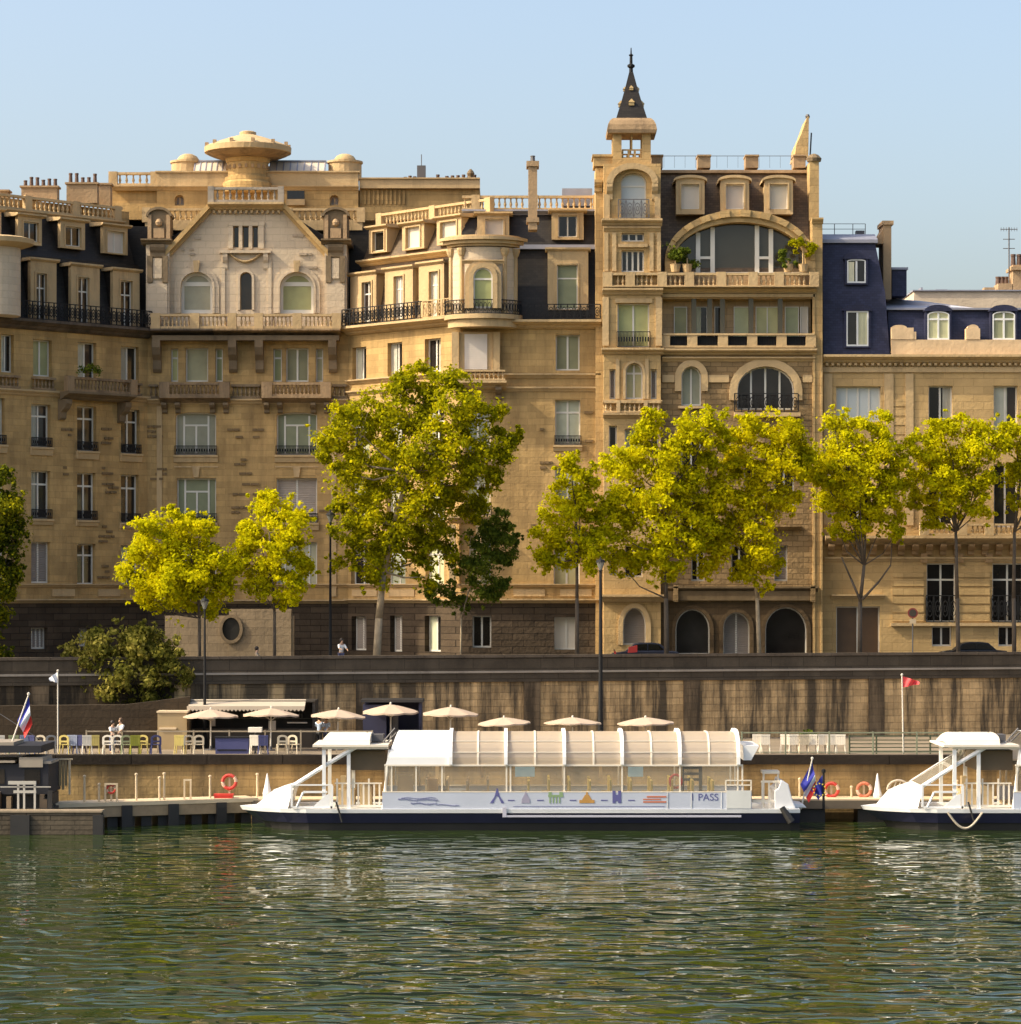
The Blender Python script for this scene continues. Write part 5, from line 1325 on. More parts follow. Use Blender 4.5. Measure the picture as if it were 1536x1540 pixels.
def tree(label, Y, trunk, lobes, mat, bark=BARK, seed=0, r0=.2, dens=1350, size=.105, grow=1.22, name='plane_tree', group=None, forks=None, depth=1.0, zbase=None, cat='tree'):
    """trunk: pixel polyline bottom to top; lobes: (px, py, radius px)"""
    rr = random.Random(seed)
    base = PX(trunk[0][0], trunk[0][1], Y)
    if zbase is not None: base.z = zbase
    T = thing(name, label, cat, base, group)
    pts = [base] + [PX(x, y, Y) for x, y in trunk[1:]]
    tb = MB()
    n = len(pts)
    for k in range(n - 1):
        ra = r0 * (1 - .55 * k / max(1, n - 1)); rb = r0 * (1 - .55 * (k + 1) / max(1, n - 1))
        tb.tube(pts[k], pts[k + 1], ra, rb, 10)
    L_ = []
    for (x, y, r) in lobes:
        c = PX(x, y, Y); R = SZ(r, Y)
        c.y += rr.uniform(-.8, .8) * min(2.6, R * 1.2) * depth
        L_.append((c, R))
    top = pts[-1]
    for c, R in L_:
        k = rr.randrange(max(1, n - 2), n); s = pts[k]
        if s.z > c.z + R * .3: s = min(pts[1:], key=lambda q: abs(q.z - (c.z - R)))
        m1 = s.lerp(c, .5) + Vector((rr.uniform(-.3, .3), rr.uniform(-.3, .3), -.12 * (c - s).length + rr.uniform(0, .2)))
        tb.tube(s, m1, r0 * .34, r0 * .22, 6); tb.tube(m1, c, r0 * .22, r0 * .08, 6)
        for _ in range(3):
            e = c + Vector((rr.uniform(-1, 1), rr.uniform(-1, 1), rr.uniform(-.6, 1))) * R * .8
            tb.tube(m1.lerp(c, rr.uniform(.5, 1)), e, r0 * .09, r0 * .03, 5)
    for f in (forks or []):
        fp = [PX(x, y, Y + rr.uniform(-.3, .3)) for x, y in f]
        for k in range(len(fp) - 1): tb.tube(fp[k], fp[k + 1], r0 * .55 * (1 - .3 * k), r0 * .45 * (1 - .3 * k), 8)
    tb.build('trunk', bark, T, smooth=True)
    cb = MB()
    for c, R in L_:
        R *= grow
        leaf_cloud(cb, c, R * .85, dens * .62 * R * R, rr, size, pw=.4)
        ns = 9 if R > 1 else 6
        for _ in range(ns):
            v = Vector((rr.gauss(0, 1), rr.gauss(0, 1), rr.gauss(.1, 1))).normalized()
            R2 = R * rr.uniform(.24, .46)
            leaf_cloud(cb, c + v * R * rr.uniform(.6, .98), R2, dens * 1.0 * R2 * R2, rr, size)
        for _ in range(7):      # loose sprigs that break the outline
            v = Vector((rr.gauss(0, 1), rr.gauss(0, .6), rr.gauss(.2, 1))).normalized()
            leaf_cloud(cb, c + v * R * rr.uniform(.95, 1.3), R * rr.uniform(.1, .2), 22, rr, size)
    leaf_mesh(cb, 'crown', mat, T)
    return T
G1 = 'plane trees along the quay street'
wy = lambda px, o=2.6: wall_y(px) + o
PV = STREET + .13
tree('small yellow-green street tree standing just right of the overhanging shrub', wy(300), [(300, 1000), (300, 930), (298, 880), (285, 830)],
     [(240, 800, 30), (285, 805, 28), (232, 850, 40), (280, 855, 42), (325, 850, 32), (250, 893, 34), (308, 893, 30), (262, 778, 16), (303, 795, 18), (212, 885, 20), (222, 905, 14), (335, 880, 16)], LEAF_Y, BARKD, 1, .11, group=G1, zbase=PV)
tree('small yellow-green street tree with an airy crown left of the tall dark plane tree', wy(413), [(413, 1000), (413, 920), (410, 870), (405, 800)],
     [(405, 765, 26), (385, 800, 24), (440, 795, 28), (412, 838, 26), (362, 845, 26), (448, 848, 22), (395, 880, 26), (440, 885, 24), (372, 812, 16), (458, 775, 10), (425, 905, 10)], LEAF_Y, BARKD, 2, .10, group=G1, zbase=PV)
tree('tallest plane tree, dark green on its right side, with a pale bare trunk', wy(570), [(566, 1000), (570, 930), (577, 860), (592, 790), (615, 710), (630, 640)],
     [(530, 640, 38), (490, 665, 28), (590, 622, 44), (640, 590, 38), (610, 580, 22), (690, 612, 44), (735, 622, 24), (757, 662, 26), (722, 688, 46), (650, 690, 58), (585, 700, 55), (522, 712, 36), (685, 750, 44), (625, 770, 52), (560, 775, 46), (516, 805, 24), (600, 825, 40), (652, 820, 36), (572, 865, 26), (512, 755, 18), (640, 868, 18), (735, 728, 18), (775, 655, 12), (506, 848, 14), (550, 840, 24)], LEAF_G, BARK, 3, .24, dens=1150, grow=1.1, group=G1, depth=1.3, zbase=PV)
tree('small dark green tree tucked behind the right edge of the tallest plane tree', wy(694, 4.2), [(693, 1000), (694, 930), (705, 890), (728, 840)],
     [(742, 798, 28), (720, 845, 32), (756, 832, 20), (735, 885, 24), (668, 888, 18), (652, 890, 14), (768, 808, 12), (690, 905, 14)], LEAF_D, BARK, 4, .06, group=G1, zbase=PV)
tree('slender yellow-green tree immediately left of the tall dark lamp post', wy(868), [(868, 1000), (868, 900), (868, 840), (866, 760)],
     [(865, 715, 26), (850, 760, 34), (887, 758, 26), (830, 808, 26), (870, 812, 32), (820, 842, 16), (893, 832, 24), (862, 695, 12), (845, 845, 14)], LEAF_Y, BARKD, 5, .13, group=G1, zbase=PV)
tree('broad yellow-green plane tree in front of the arched doorways, right of the lamp post', wy(1003), [(1003, 1000), (1002, 900), (1000, 830), (1003, 740)],
     [(975, 648, 26), (950, 700, 36), (1002, 700, 38), (1048, 655, 30), (1070, 635, 22), (940, 760, 34), (990, 770, 42), (1032, 742, 36), (920, 800, 26), (970, 828, 36), (1022, 818, 32), (1066, 762, 26), (1072, 705, 24), (1058, 800, 24), (1086, 665, 18), (935, 850, 20), (1002, 858, 22), (978, 622, 12)], LEAF_Y, BARKD, 6, .16, group=G1, zbase=PV)
tree('golden plane tree with a pale trunk in front of the right-hand archway', wy(1140), [(1143, 1000), (1139, 900), (1132, 840), (1140, 740)],
     [(1128, 652, 26), (1170, 650, 30), (1110, 690, 30), (1158, 700, 38), (1198, 690, 26), (1215, 705, 18), (1090, 740, 30), (1142, 760, 42), (1176, 750, 22), (1090, 800, 32), (1142, 818, 32), (1072, 838, 24), (1125, 858, 20), (1162, 848, 18), (1205, 665, 12), (1148, 880, 12)], leafmat('golden_leaf', (.27, .26, .006), (.60, .54, .006), (.80, .66, .008)), BARK, 7, .14, group=G1, zbase=PV)
tree('plane tree whose trunk forks into a wide V before the brown wooden doors', wy(1295), [(1293, 1000), (1294, 905), (1300, 850), (1302, 790)],
     [(1253, 632, 18), (1275, 660, 30), (1312, 648, 24), (1240, 700, 28), (1290, 700, 38), (1337, 690, 28), (1260, 740, 32), (1312, 745, 36), (1350, 728, 22), (1233, 722, 16), (1290, 785, 26), (1332, 778, 24), (1347, 802, 13), (1262, 795, 16)], LEAF_Y, BARKD, 8, .15, group=G1, forks=[[(1295, 905), (1280, 870), (1266, 838)], [(1297, 902), (1322, 875), (1340, 850), (1342, 815)]], zbase=PV)
tree('plane tree with one straight dark trunk beside the barred ground-floor window', wy(1440), [(1442, 1000), (1440, 900), (1438, 800), (1435, 720)],
     [(1418, 650, 24), (1460, 645, 22), (1390, 680, 26), (1430, 690, 36), (1475, 680, 28), (1502, 660, 24), (1385, 722, 22), (1420, 735, 32), (1465, 728, 28), (1410, 775, 20), (1470, 768, 18), (1375, 752, 14), (1438, 760, 16)], LEAF_Y, BARKD, 9, .15, group=G1, zbase=PV)
tree('plane tree cut off by the right edge of the view', wy(1528), [(1526, 1000), (1525, 900), (1526, 800), (1535, 720)],
     [(1530, 650, 22), (1552, 680, 32), (1530, 715, 22), (1562, 740, 28), (1528, 758, 13), (1590, 690, 30), (1590, 740, 28), (1560, 640, 22)], LEAF_Y, BARKD, 10, .15, group=G1, zbase=PV)
tree('dark green tree cut off by the left edge of the view', wy(0, 1.5), [(-20, 1000), (-22, 900), (-20, 800)],
     [(4, 755, 28), (8, 815, 32), (-3, 722, 22), (-35, 780, 50), (-5, 870, 30), (-20, 930, 30), (-40, 850, 50), (14, 845, 18), (22, 800, 16), (-10, 980, 22)], leafmat('deep_green_leaf', (.03, .045, .008), (.10, .12, .010), (.50, .44, .012)), BARKD, 11, .2, group=G1, zbase=PV)
tree('bushy shrub spilling over the embankment parapet on the left, dark underneath', wall_y(190) + .2, [(180, 1100), (185, 1040), (190, 1000)],
     [(150, 990, 34), (205, 972, 32), (235, 985, 34), (268, 1005, 22), (180, 1022, 38), (125, 1012, 28), (225, 1022, 28), (250, 1040, 14), (150, 1045, 22), (200, 1050, 18), (110, 985, 16), (172, 960, 16), (215, 955, 14)], LEAF_S, BARKD, 12, .1, size=.13, dens=700, grow=1.2, name='shrub', depth=.8, zbase=LOW, cat='shrub')
# ================================================================== river bus
WHITE = plain('white_boat_paint', (.80, .79, .76), rough=.4, var=.09, scale=.9)
WHITEB = plain('pale_blue_banner', (.47, .50, .57), rough=.5, var=.10, scale=.8)
CREAMB = plain('cream_canopy', (.74, .66, .53), rough=.5, var=.06)
NAVYP = plain('navy_hull_paint', (.022, .022, .055), rough=.35, var=.2)
HULLD = plain('dark_hull_paint', (.020, .018, .016), rough=.6, var=.5, scale=.8)
TANI = plain('tan_interior', (.52, .38, .21), rough=.7, var=.2)
SEATY = plain('ochre_seat', (.52, .38, .09), rough=.7, var=.2)
SCREEN = plain('pale_blue_screen', (.40, .60, .75), rough=.3)
RED = plain('red_paint', (.55, .04, .025), rough=.5)
INK = plain('banner_blue_ink', (.10, .10, .26), rough=.6)
INKG = plain('banner_green_ink', (.22, .32, .16), rough=.6); INKO = plain('banner_ochre_ink', (.45, .24, .06), rough=.6); INKR = plain('banner_red_ink', (.50, .16, .08), rough=.6)
m, Nn, L, B = new_mat('hazed_glass'); Nn.remove(B)
tr = Nn.new('ShaderNodeBsdfTransparent'); gl_ = Nn.new('ShaderNodeBsdfGlossy'); gl_.inputs['Roughness'].default_value = .03; ms = Nn.new('ShaderNodeMixShader'); tr.inputs[0].default_value = (.93, .95, .92, 1)
fr = Nn.new('ShaderNodeFresnel'); fr.inputs[0].default_value = 1.45; L.new(fr.outputs[0], ms.inputs[0]); L.new(tr.outputs[0], ms.inputs[1]); L.new(gl_.outputs[0], ms.inputs[2])
dd_ = Nn.new('ShaderNodeBsdfDiffuse'); dd_.inputs[0].default_value = (.74, .68, .55, 1); md_ = Nn.new('ShaderNodeMixShader'); md_.inputs[0].default_value = .16; L.new(ms.outputs[0], md_.inputs[1]); L.new(dd_.outputs[0], md_.inputs[2]); L.new(md_.outputs[0], Nn['Material Output'].inputs[0])  # cream diffuse mixed in, a painted haze in place of window reflections
HAZED = m
m, Nn, L, B = new_mat('frosted_roof_glass'); Nn.remove(B)
df = Nn.new('ShaderNodeBsdfDiffuse'); df.inputs[0].default_value = (.74, .62, .47, 1); tl = Nn.new('ShaderNodeBsdfTranslucent'); tl.inputs[0].default_value = (.74, .60, .44, 1); tr = Nn.new('ShaderNodeBsdfTransparent'); gl_ = Nn.new('ShaderNodeBsdfGlossy'); gl_.inputs['Roughness'].default_value = .12
m1 = Nn.new('ShaderNodeMixShader'); m1.inputs[0].default_value = .4; m2 = Nn.new('ShaderNodeMixShader'); m2.inputs[0].default_value = .34; m3 = Nn.new('ShaderNodeMixShader'); m3.inputs[0].default_value = .07
L.new(df.outputs[0], m1.inputs[1]); L.new(tl.outputs[0], m1.inputs[2]); L.new(m1.outputs[0], m2.inputs[1]); L.new(tr.outputs[0], m2.inputs[2]); L.new(m2.outputs[0], m3.inputs[1]); L.new(gl_.outputs[0], m3.inputs[2]); L.new(m3.outputs[0], Nn['Material Output'].inputs[0])
FROST = m
BY = 150.0
bx0 = (354 - CX) * BY / FPX
FBt = Frame((bx0, BY), (bx0 + 1, BY))
bu = lambda px: (px - 354) * BY / FPX
bz = lambda py: CAMZ - (py - HY) * BY / FPX
BT = thing('river_bus', 'long white passenger boat with a glazed roof and printed side banner moored in the middle', 'boat', (bx0, BY, 0), 'white river passenger boats')
BW = 5.2
def hull_band(mb, z0, z1, k0, k1, over=0.0):
    """ring of hull sections between two heights; k scales the beam at each height"""
    st = [(354, .02), (372, .34), (392, .58), (420, .82), (460, .97), (500, 1), (1190, 1), (1204, .96)]
    rows = []
    for px, w in st:
        shift = (1 - k0) * 22 if px < 450 else 0
        u = bu(px)
        hw = BW / 2 * w
        rows.append([mb.a((u + over_shift(px, k0), -BW / 2 + hw * k0 + over * w, z0)), mb.a((u + over_shift(px, k1), -BW / 2 + hw * k1 + over * w, z1)), mb.a((u + over_shift(px, k1), -BW / 2 - hw * k1 - over * w, z1)), mb.a((u + over_shift(px, k0), -BW / 2 - hw * k0 - over * w, z0))])
    for p, q in zip(rows, rows[1:]):
        for a_, b_ in ((0, 1), (1, 2), (2, 3), (3, 0)): mb.face((p[a_], p[b_], q[b_], q[a_]))
    mb.face(rows[0]); mb.face(rows[-1][::-1])
def over_shift(px, k): return (1 - k) * 8.0 * max(0, (470 - px) / 116)
mb = MB(FBt); hull_band(mb, -.4, .42, .80, .86); hull_band(mb, .421, bz(1222) - .001, .87, .97); H_ = mb.build('hull', [HULLD, NAVYP], BT)
mb = MB(FBt); hull_band(mb, .38, bz(1223), .885, .975, .01); mb.build('navy_stripe', NAVYP, H_)
mb = MB(FBt); hull_band(mb, bz(1223) + .002, bz(1217), .985, 1.0, .03); mb.build('gunwale', WHITE, H_)
mb = MB(FBt); mb.box(bu(758), bu(1115), .03, .09, bz(1229), bz(1226)); mb.box(bu(756), bu(762), .03, .1, bz(1229), bz(1214)); mb.build('rub_rail', plain('pale_rub_rail', (.45, .44, .50)), H_)
# bow cowl
mb = MB(FBt)
c_ = -BW / 2
def cowl(pts):
    rows = [[mb.a((bu(px), c_ + hw, bz(y0))), mb.a((bu(px), c_ + hw * .9, bz(y1))), mb.a((bu(px), c_ - hw * .9, bz(y1))), mb.a((bu(px), c_ - hw, bz(y0)))] for px, y0, y1, hw in pts]
    for p, q in zip(rows, rows[1:]):
        for a_, b_ in ((0, 1), (1, 2), (2, 3), (3, 0)): mb.face((p[a_], p[b_], q[b_], q[a_]))
    mb.face(rows[0]); mb.face(rows[-1][::-1])
cowl([(380, 1216.9, 1215, .5), (392, 1216.9, 1205, 1.3), (402, 1216.9, 1196, 1.75), (418, 1216.9, 1190, 2.1), (432, 1216.9, 1186, 2.25)])
cowl([(432.05, 1216.9, 1186, 2.25), (436, 1200, 1184.5, 2.28), (441, 1186, 1183.5, 2.3)])
mb.build('bow_cowl', WHITE, BT)
mb = MB(FBt)
for d_, r_ in ((-.35, .105), (-BW + .35, .03)):
    mb.tube((bu(438), d_, bz(1184)), (bu(490), d_, bz(1151)), r_, r_, 8); mb.tube((bu(490), d_, bz(1151)), (bu(538), d_, bz(1122)), r_, r_ * 1.1, 8)
mb.build('windshield_strut', WHITE, BT)
mb = MB(FBt); mb.poly([(bu(440), -.45, bz(1183)), (bu(536), -.5, bz(1124)), (bu(536), -BW + .5, bz(1124)), (bu(440), -BW + .45, bz(1183))]); mb.build('windshield', HAZED, BT)
# wheelhouse: canopy, posts, side frame, bulkhead box painted as shade
mb = MB(FBt); mb.box(bu(484), bu(584), -BW + .2, -.15, bz(1127), bz(1124)); mb.box(bu(470), bu(584), -BW + .1, -.05, bz(1123.9), bz(1120.5)); mb.build('canopy_slab', CREAMB, BT)
mb = MB(FBt)
n = 10
for k in range(n):
    t0, t1 = PI * k / n, PI * (k + 1) / n
    q = [(-BW / 2 - (BW / 2 - .3) * math.cos(t), bz(1120.4) + (bz(1105) - bz(1120.4)) * math.sin(t) ** .6) for t in (t0, t1)]
    mb.poly([(bu(480) + (q[0][1] - bz(1118.9)) * .8, *q[0]), (bu(556), *q[0]), (bu(556), *q[1]), (bu(480) + (q[1][1] - bz(1118.9)) * .8, *q[1])])
    mb.poly([(bu(556), *q[0]), (bu(556), *q[1]), (bu(556), -BW / 2, bz(1118.9))]); mb.poly([(bu(480) + (q[0][1] - bz(1118.9)) * .8, *q[0]), (bu(480) + (q[1][1] - bz(1118.9)) * .8, *q[1]), (bu(480), -BW / 2, bz(1118.9))])
mb.build('canopy_dome', CREAMB, BT)
mb = MB(FBt)
for x, d_ in ((487, -.25), (524, -.4), (487, -BW + .25), (524, -BW + .4)): mb.box(bu(x) - .09, bu(x) + .09, d_ - .08, d_ + .08, bz(1217), bz(1128))
for x in (580,): mb.tube((bu(576), -.3, bz(1217)), (bu(586), -.3, bz(1128)), .08)
mb.build('canopy_post', WHITE, BT)
mb = MB(FBt)
mb.box(bu(523), bu(578), -BW + .6, -.9, bz(1160), bz(1130)); mb.build('bulkhead_shade', plain('brown_bulkhead_shade', (.11, .08, .045), var=.3), BT)  # dark brown box standing in for the shade below the canopy
mb = MB(FBt); d_ = -.12
for a_ in ((437, 500, 1182, 1180), (437, 440, 1214, 1182), (497, 501, 1216, 1182), (456, 492, 1193, 1190), (440, 500, 1216, 1213)): mb.box(bu(a_[0]), bu(a_[1]), d_ - .08, d_, bz(a_[2]), bz(a_[3]))
mb.tube((bu(446), d_ - .04, bz(1214)), (bu(456), d_ - .04, bz(1192)), .06); mb.prism([(bu(470), bz(1214.0)), (bu(496), bz(1214.0)), (bu(496), bz(1194)), (bu(490), bz(1196))], d_ - .07, d_ - .01)
mb.build('cockpit_frame', WHITE, BT)
mb = MB(FBt)
for k in range(9): mb.box(bu(505 + k * 8), bu(507.5 + k * 8), -.5, -.44, bz(1214), bz(1180 if k % 3 else 1172))
mb.box(bu(503), bu(574), -.52, -.42, bz(1214.5), bz(1211.5)); mb.box(bu(503), bu(574), -.52, -.42, bz(1180), bz(1178)); mb.build('side_rail', CREAMB, BT)
mb = MB(FBt)
mb.box(bu(505), bu(530), -3.4, -2.2, bz(1216.9), bz(1192)); mb.box(bu(508), bu(516), -3.0, -2.5, bz(1191.8), bz(1172)); mb.box(bu(538), bu(556), -3.4, -2.2, bz(1216.9), bz(1186)); mb.build('helm_console', TANI, BT)
mb = MB(FBt)
mb.tube((bu(548), -2.5, bz(1104.4)), (bu(566), -2.5, bz(1122)), .04); mb.tube((bu(574), -2, bz(1119)), (bu(592), -2, bz(1098)), .045); mb.tube((bu(580), -2, bz(1119)), (bu(594), -2, bz(1105)), .04); mb.box(bu(556), bu(574), -3.4, -2.2, bz(1118.8), bz(1108)); mb.build('mast_gear', IRONG, BT)
# cabin
mb = MB(FBt); mb.box(bu(575), bu(1131), -.16, -.02, bz(1217), bz(1192)); mb.box(bu(575), bu(1131), -BW + .02, -BW + .16, bz(1217), bz(1192)); mb.build('side_banner', WHITEB, BT)
mb = MB(FBt); mb.box(bu(575), bu(1131), -BW + .17, -.17, bz(1217), bz(1213)); mb.build('cabin_floor', TANI, BT)
mb = MB(FBt)
for d_ in (-.10, -BW + .10):
    for x in (580, 589, 626, 665, 762, 768, 849, 936, 1023, 1110, 1117): mb.box(bu(x) - .04, bu(x) + .04, d_ - .04, d_ + .04, bz(1192) + .001, bz(1152))
    mb.box(bu(578), bu(1118), d_ - .08, d_ + .08, bz(1152.5), bz(1150)); mb.box(bu(575), bu(1131), d_ - .09, d_ + .09, bz(1192) + .001, bz(1190.5))
mb.build('window_post', CREAMB, BT)
mb = MB(FBt)
for d_ in (-.10, -BW + .10): mb.poly([(bu(582), d_, bz(1190)), (bu(1114), d_, bz(1190)), (bu(1114), d_, bz(1152.5)), (bu(582), d_, bz(1152.5))])
mb.build('side_window', HAZED, BT)
def roof_sec(t, off=0.0):      # curved section of the glazed roof, t from 0 (near eave) to 1 (far eave)
    a_ = PI * t
    d_ = -BW / 2 + (BW / 2 - .08 + off) * math.copysign(abs(math.cos(a_)) ** .62, math.cos(a_)); z_ = bz(1150) + (bz(1104) - bz(1150) + off) * abs(math.sin(a_)) ** .8
    return d_, z_
def roof_strip(mb, x0, x1, y_off=0.0, n=20, lean=0):
    for k in range(n):
        p, q = roof_sec(k / n, y_off), roof_sec((k + 1) / n, y_off)
        f0, f1 = (p[1] - bz(1150)) * lean, (q[1] - bz(1150)) * lean
        mb.poly([(bu(x0) + f0, *p), (bu(x1), *p), (bu(x1), *q), (bu(x0) + f1, *q)])
mb = MB(FBt); roof_strip(mb, 676, 1113); mb.build('roof_glazing', FROST, BT)
mb = MB(FBt); roof_strip(mb, 580, 675.5, .05, lean=.35); mb.build('front_roof_panel', WHITE, BT)
mb = MB(FBt)
def roof_rib(mb, px, w, off0, off1):
    n = 20
    for k in range(n):
        a_, b_, c2, d2 = roof_sec(k / n, off0), roof_sec((k + 1) / n, off0), roof_sec((k + 1) / n, off1), roof_sec(k / n, off1)
        u0, u1 = bu(px) - w, bu(px) + w
        i = [mb.a((u, *p)) for u in (u0, u1) for p in (a_, b_, c2, d2)]
        for q in ((0, 1, 2, 3), (4, 5, 6, 7), (0, 1, 5, 4), (2, 3, 7, 6)): mb.face([i[k2] for k2 in q])
for x in (678, 761, 849, 936, 1023, 1111): roof_rib(mb, x, .085, -.04, .16)
mb.build('roof_rib', WHITE, BT)
mb = MB(FBt)
for x in (719, 805, 893, 980, 1067): roof_rib(mb, x, .045, -.03, .04)
for t in (.10, .24): 
    d_, z_ = roof_sec(t, .02); mb.box(bu(676), bu(1112), d_ - .03, d_ + .03, z_ - .025, z_ + .025)
mb.build('roof_mullion', CREAMB, BT)
for i_ in range(15):
    x = 630 + i_ * 31
    if 750 < x < 775: continue
    mb = MB(FBt)
    for a_, b_ in ((-2.2, -.6), (-4.6, -3.0)):
        mb.box(bu(x), bu(x + 11), a_, b_, bz(1212.8), bz(1198)); mb.box(bu(x + 9), bu(x + 12), a_, b_, bz(1197.9), bz(1174 + (i_ % 3)))
    mb.build('seat_row', SEATY if i_ > 3 else TANI, BT)
mb = MB(FBt)
for x, w in ((775, 30), (948, 23)): mb.box(bu(x), bu(x + w), -2.75, -2.6, bz(1173), bz(1158)); 
mb.build('screen', SCREEN, BT)
mb = MB(FBt)
for x, w in ((652, 5), (722, 4), (905, 5)): mb.box(bu(x), bu(x + w), -4.4, -4.2, bz(1178), bz(1154))
mb.box(bu(594), bu(618), -3.8, -3.4, bz(1212), bz(1172)); mb.box(bu(640), bu(656), -4.3, -3.6, bz(1212), bz(1178)); mb.build('cabin_locker', TANI, BT)
mb = MB(FBt)
for y in (1158, 1167, 1176): mb.box(bu(1034), bu(1057), -3.0, -2.9, bz(y + 4), bz(y))
mb.box(bu(1032), bu(1034), -3.1, -2.8, bz(1212), bz(1152)); mb.box(bu(1057), bu(1062), -3.1, -2.8, bz(1212), bz(1152)); mb.build('display_rack', HULLD, BT)
mb = MB(FBt); ring = [(bu(1018) + .3 * math.cos(t * PI / 6), -.9, bz(1177) + .34 * math.sin(t * PI / 6)) for t in range(13)]; mb.path(ring, .07, 6); mb.build('lifebuoy_ring', RED, BT)
# aft screen, stern deck
mb = MB(FBt); mb.prism([(bu(1119), bz(1144)), (bu(1131), bz(1144)), (bu(1143), bz(1122)), (bu(1119), bz(1122))], -BW + .3, -.3); mb.build('aft_canopy', WHITE, BT)
mb = MB(FBt)
mb.box(bu(1093), bu(1130), -.015, .03, bz(1216), bz(1189)); 
mb.build('stern_panel', plain('pale_stern_panel', (.62, .62, .58), rough=.4), BT)
mb = MB(FBt)
for x in (1092, 1110, 1130): mb.box(bu(x) - .035, bu(x) + .035, -.08, -.03, bz(1189), bz(1174))
for y in (1174, 1181): mb.box(bu(1092), bu(1131), -.08, -.03, bz(y) - .03, bz(y) + .03)
for x in (1148, 1158, 1168, 1178): mb.box(bu(x) - .04, bu(x) + .04, -.5, -.42, bz(1216.9), bz(1176))
mb.box(bu(1146), bu(1180), -.52, -.4, bz(1178), bz(1175)); mb.box(bu(1133), bu(1168), -.5, -.4, bz(1208), bz(1204)); mb.box(bu(1150), bu(1176), -2.4, -1.2, bz(1166), bz(1162)); mb.tube((bu(1152), -1.3, bz(1217)), (bu(1152), -1.3, bz(1163)), .05); mb.tube((bu(1174), -1.3, bz(1217)), (bu(1174), -1.3, bz(1163)), .05)
mb.build('stern_rail', CREAMB, BT)
mb = MB(FBt); mb.prism([(bu(1166), bz(1216.9)), (bu(1198), bz(1216.9)), (bu(1192), bz(1200)), (bu(1187), bz(1180)), (bu(1176), bz(1174)), (bu(1172), bz(1186)), (bu(1166), bz(1190))], -3.6, -.3); mb.prism([(bu(1190), bz(1216.9)), (bu(1216), bz(1216.9)), (bu(1212), bz(1212)), (bu(1196), bz(1210))], -3.2, -.8)
mb.build('stern_box', plain('white_grey_stern', (.66, .66, .66), rough=.4), BT, bevel=.04)
mb = MB(FBt); mb.tube((bu(1176), .1, bz(1214)), (bu(1190), .15, bz(1236)), .14, .2); mb.tube((bu(506), .12, bz(1206)), (bu(515), .14, bz(1236)), .05); mb.build('fender', HULLD, BT)
# lettering and pictures printed on the banner
def text_mesh(txt, size, name, mat, parent, u, z, d_, F):
    cu = bpy.data.curves.new('letters', 'FONT'); cu.body = txt; cu.size = size; cu.extrude = .004
    o = bpy.data.objects.new('letters', cu); COL.objects.link(o)
    dg = bpy.context.evaluated_depsgraph_get(); dg.update()
    me = bpy.data.meshes.new_from_object(o.evaluated_get(dg)); bpy.data.objects.remove(o, do_unlink=True)
    mb = MB(F)
    for v in me.vertices: mb.a((u + v.co.x, d_ + v.co.z, z + v.co.y))
    for p in me.polygons: mb.face(list(p.vertices))
    bpy.data.meshes.remove(me)
    return mb.build(name, mat, parent)
text_mesh('1 PASS', .50, 'lettering', INK, BT, bu(1038), bz(1204), -.012, FBt)
mb = MB(FBt); rr = random.Random(2)
def scrawl(x0, x1, y, amp=.05, r=.014):
    n = int((x1 - x0) / 1.1); mb.path([(bu(x0 + (x1 - x0) * k / n), -.012, bz(y) + amp * math.sin(k * 1.7) * rr.uniform(.3, 1.3) + .03 * math.sin(k * .2)) for k in range(n + 1)], r, 4)
scrawl(599, 660, 1203); scrawl(604, 656, 1200.5, .02, .012); scrawl(618, 656, 1209); scrawl(656, 690, 1211, .03, .015); mb.build('handwritten_line', INK, BT)
mb = MB(FBt)      # tower with splayed legs
uc = bu(748); zb_ = bz(1208)
for s in (-1, 1):
    mb.prism([(uc + s * .36, zb_), (uc + s * .2, zb_), (uc + s * .05, zb_ + .34), (uc + s * .13, zb_ + .34)], -.018, -.006)
mb.prism([(uc - .15, zb_ + .342), (uc + .15, zb_ + .342), (uc + .11, zb_ + .40), (uc + .03, zb_ + .74), (uc - .03, zb_ + .74), (uc - .11, zb_ + .40)], -.018, -.006); mb.build('tower_picture', INK, BT)
mb = MB(FBt); uc = bu(791)
mb.prism([(uc - .22, zb_), (uc + .22, zb_), (uc + .2, zb_ + .2), (uc + .06, zb_ + .45), (uc, zb_ + .62), (uc - .06, zb_ + .45), (uc - .2, zb_ + .2)], -.018, -.006); mb.build('church_picture', plain('banner_grey_ink', (.30, .28, .36)), BT)
mb = MB(FBt); uc = bu(836)
for s in (-.32, -.16, 0, .16): mb.box(uc + s, uc + s + .07, -.018, -.006, zb_, zb_ + .3)
mb.box(uc - .38, uc + .38, -.019, -.005, zb_ + .302, zb_ + .42); mb.box(uc - .36, uc - .2, -.018, -.006, zb_ + .422, zb_ + .56); mb.box(uc + .18, uc + .36, -.018, -.006, zb_ + .422, zb_ + .56); mb.build('palace_picture', INKG, BT)
mb = MB(FBt); uc = bu(883)
mb.box(uc - .38, uc + .38, -.018, -.006, zb_, zb_ + .16); mb.prism([(uc - .25, zb_ + .162), (uc + .25, zb_ + .162), (uc + .1, zb_ + .42), (uc - .1, zb_ + .42)], -.018, -.006); mb.box(uc - .05, uc + .05, -.018, -.006, zb_ + .422, zb_ + .55); mb.build('dome_picture', INKO, BT)
mb = MB(FBt); uc = bu(928)
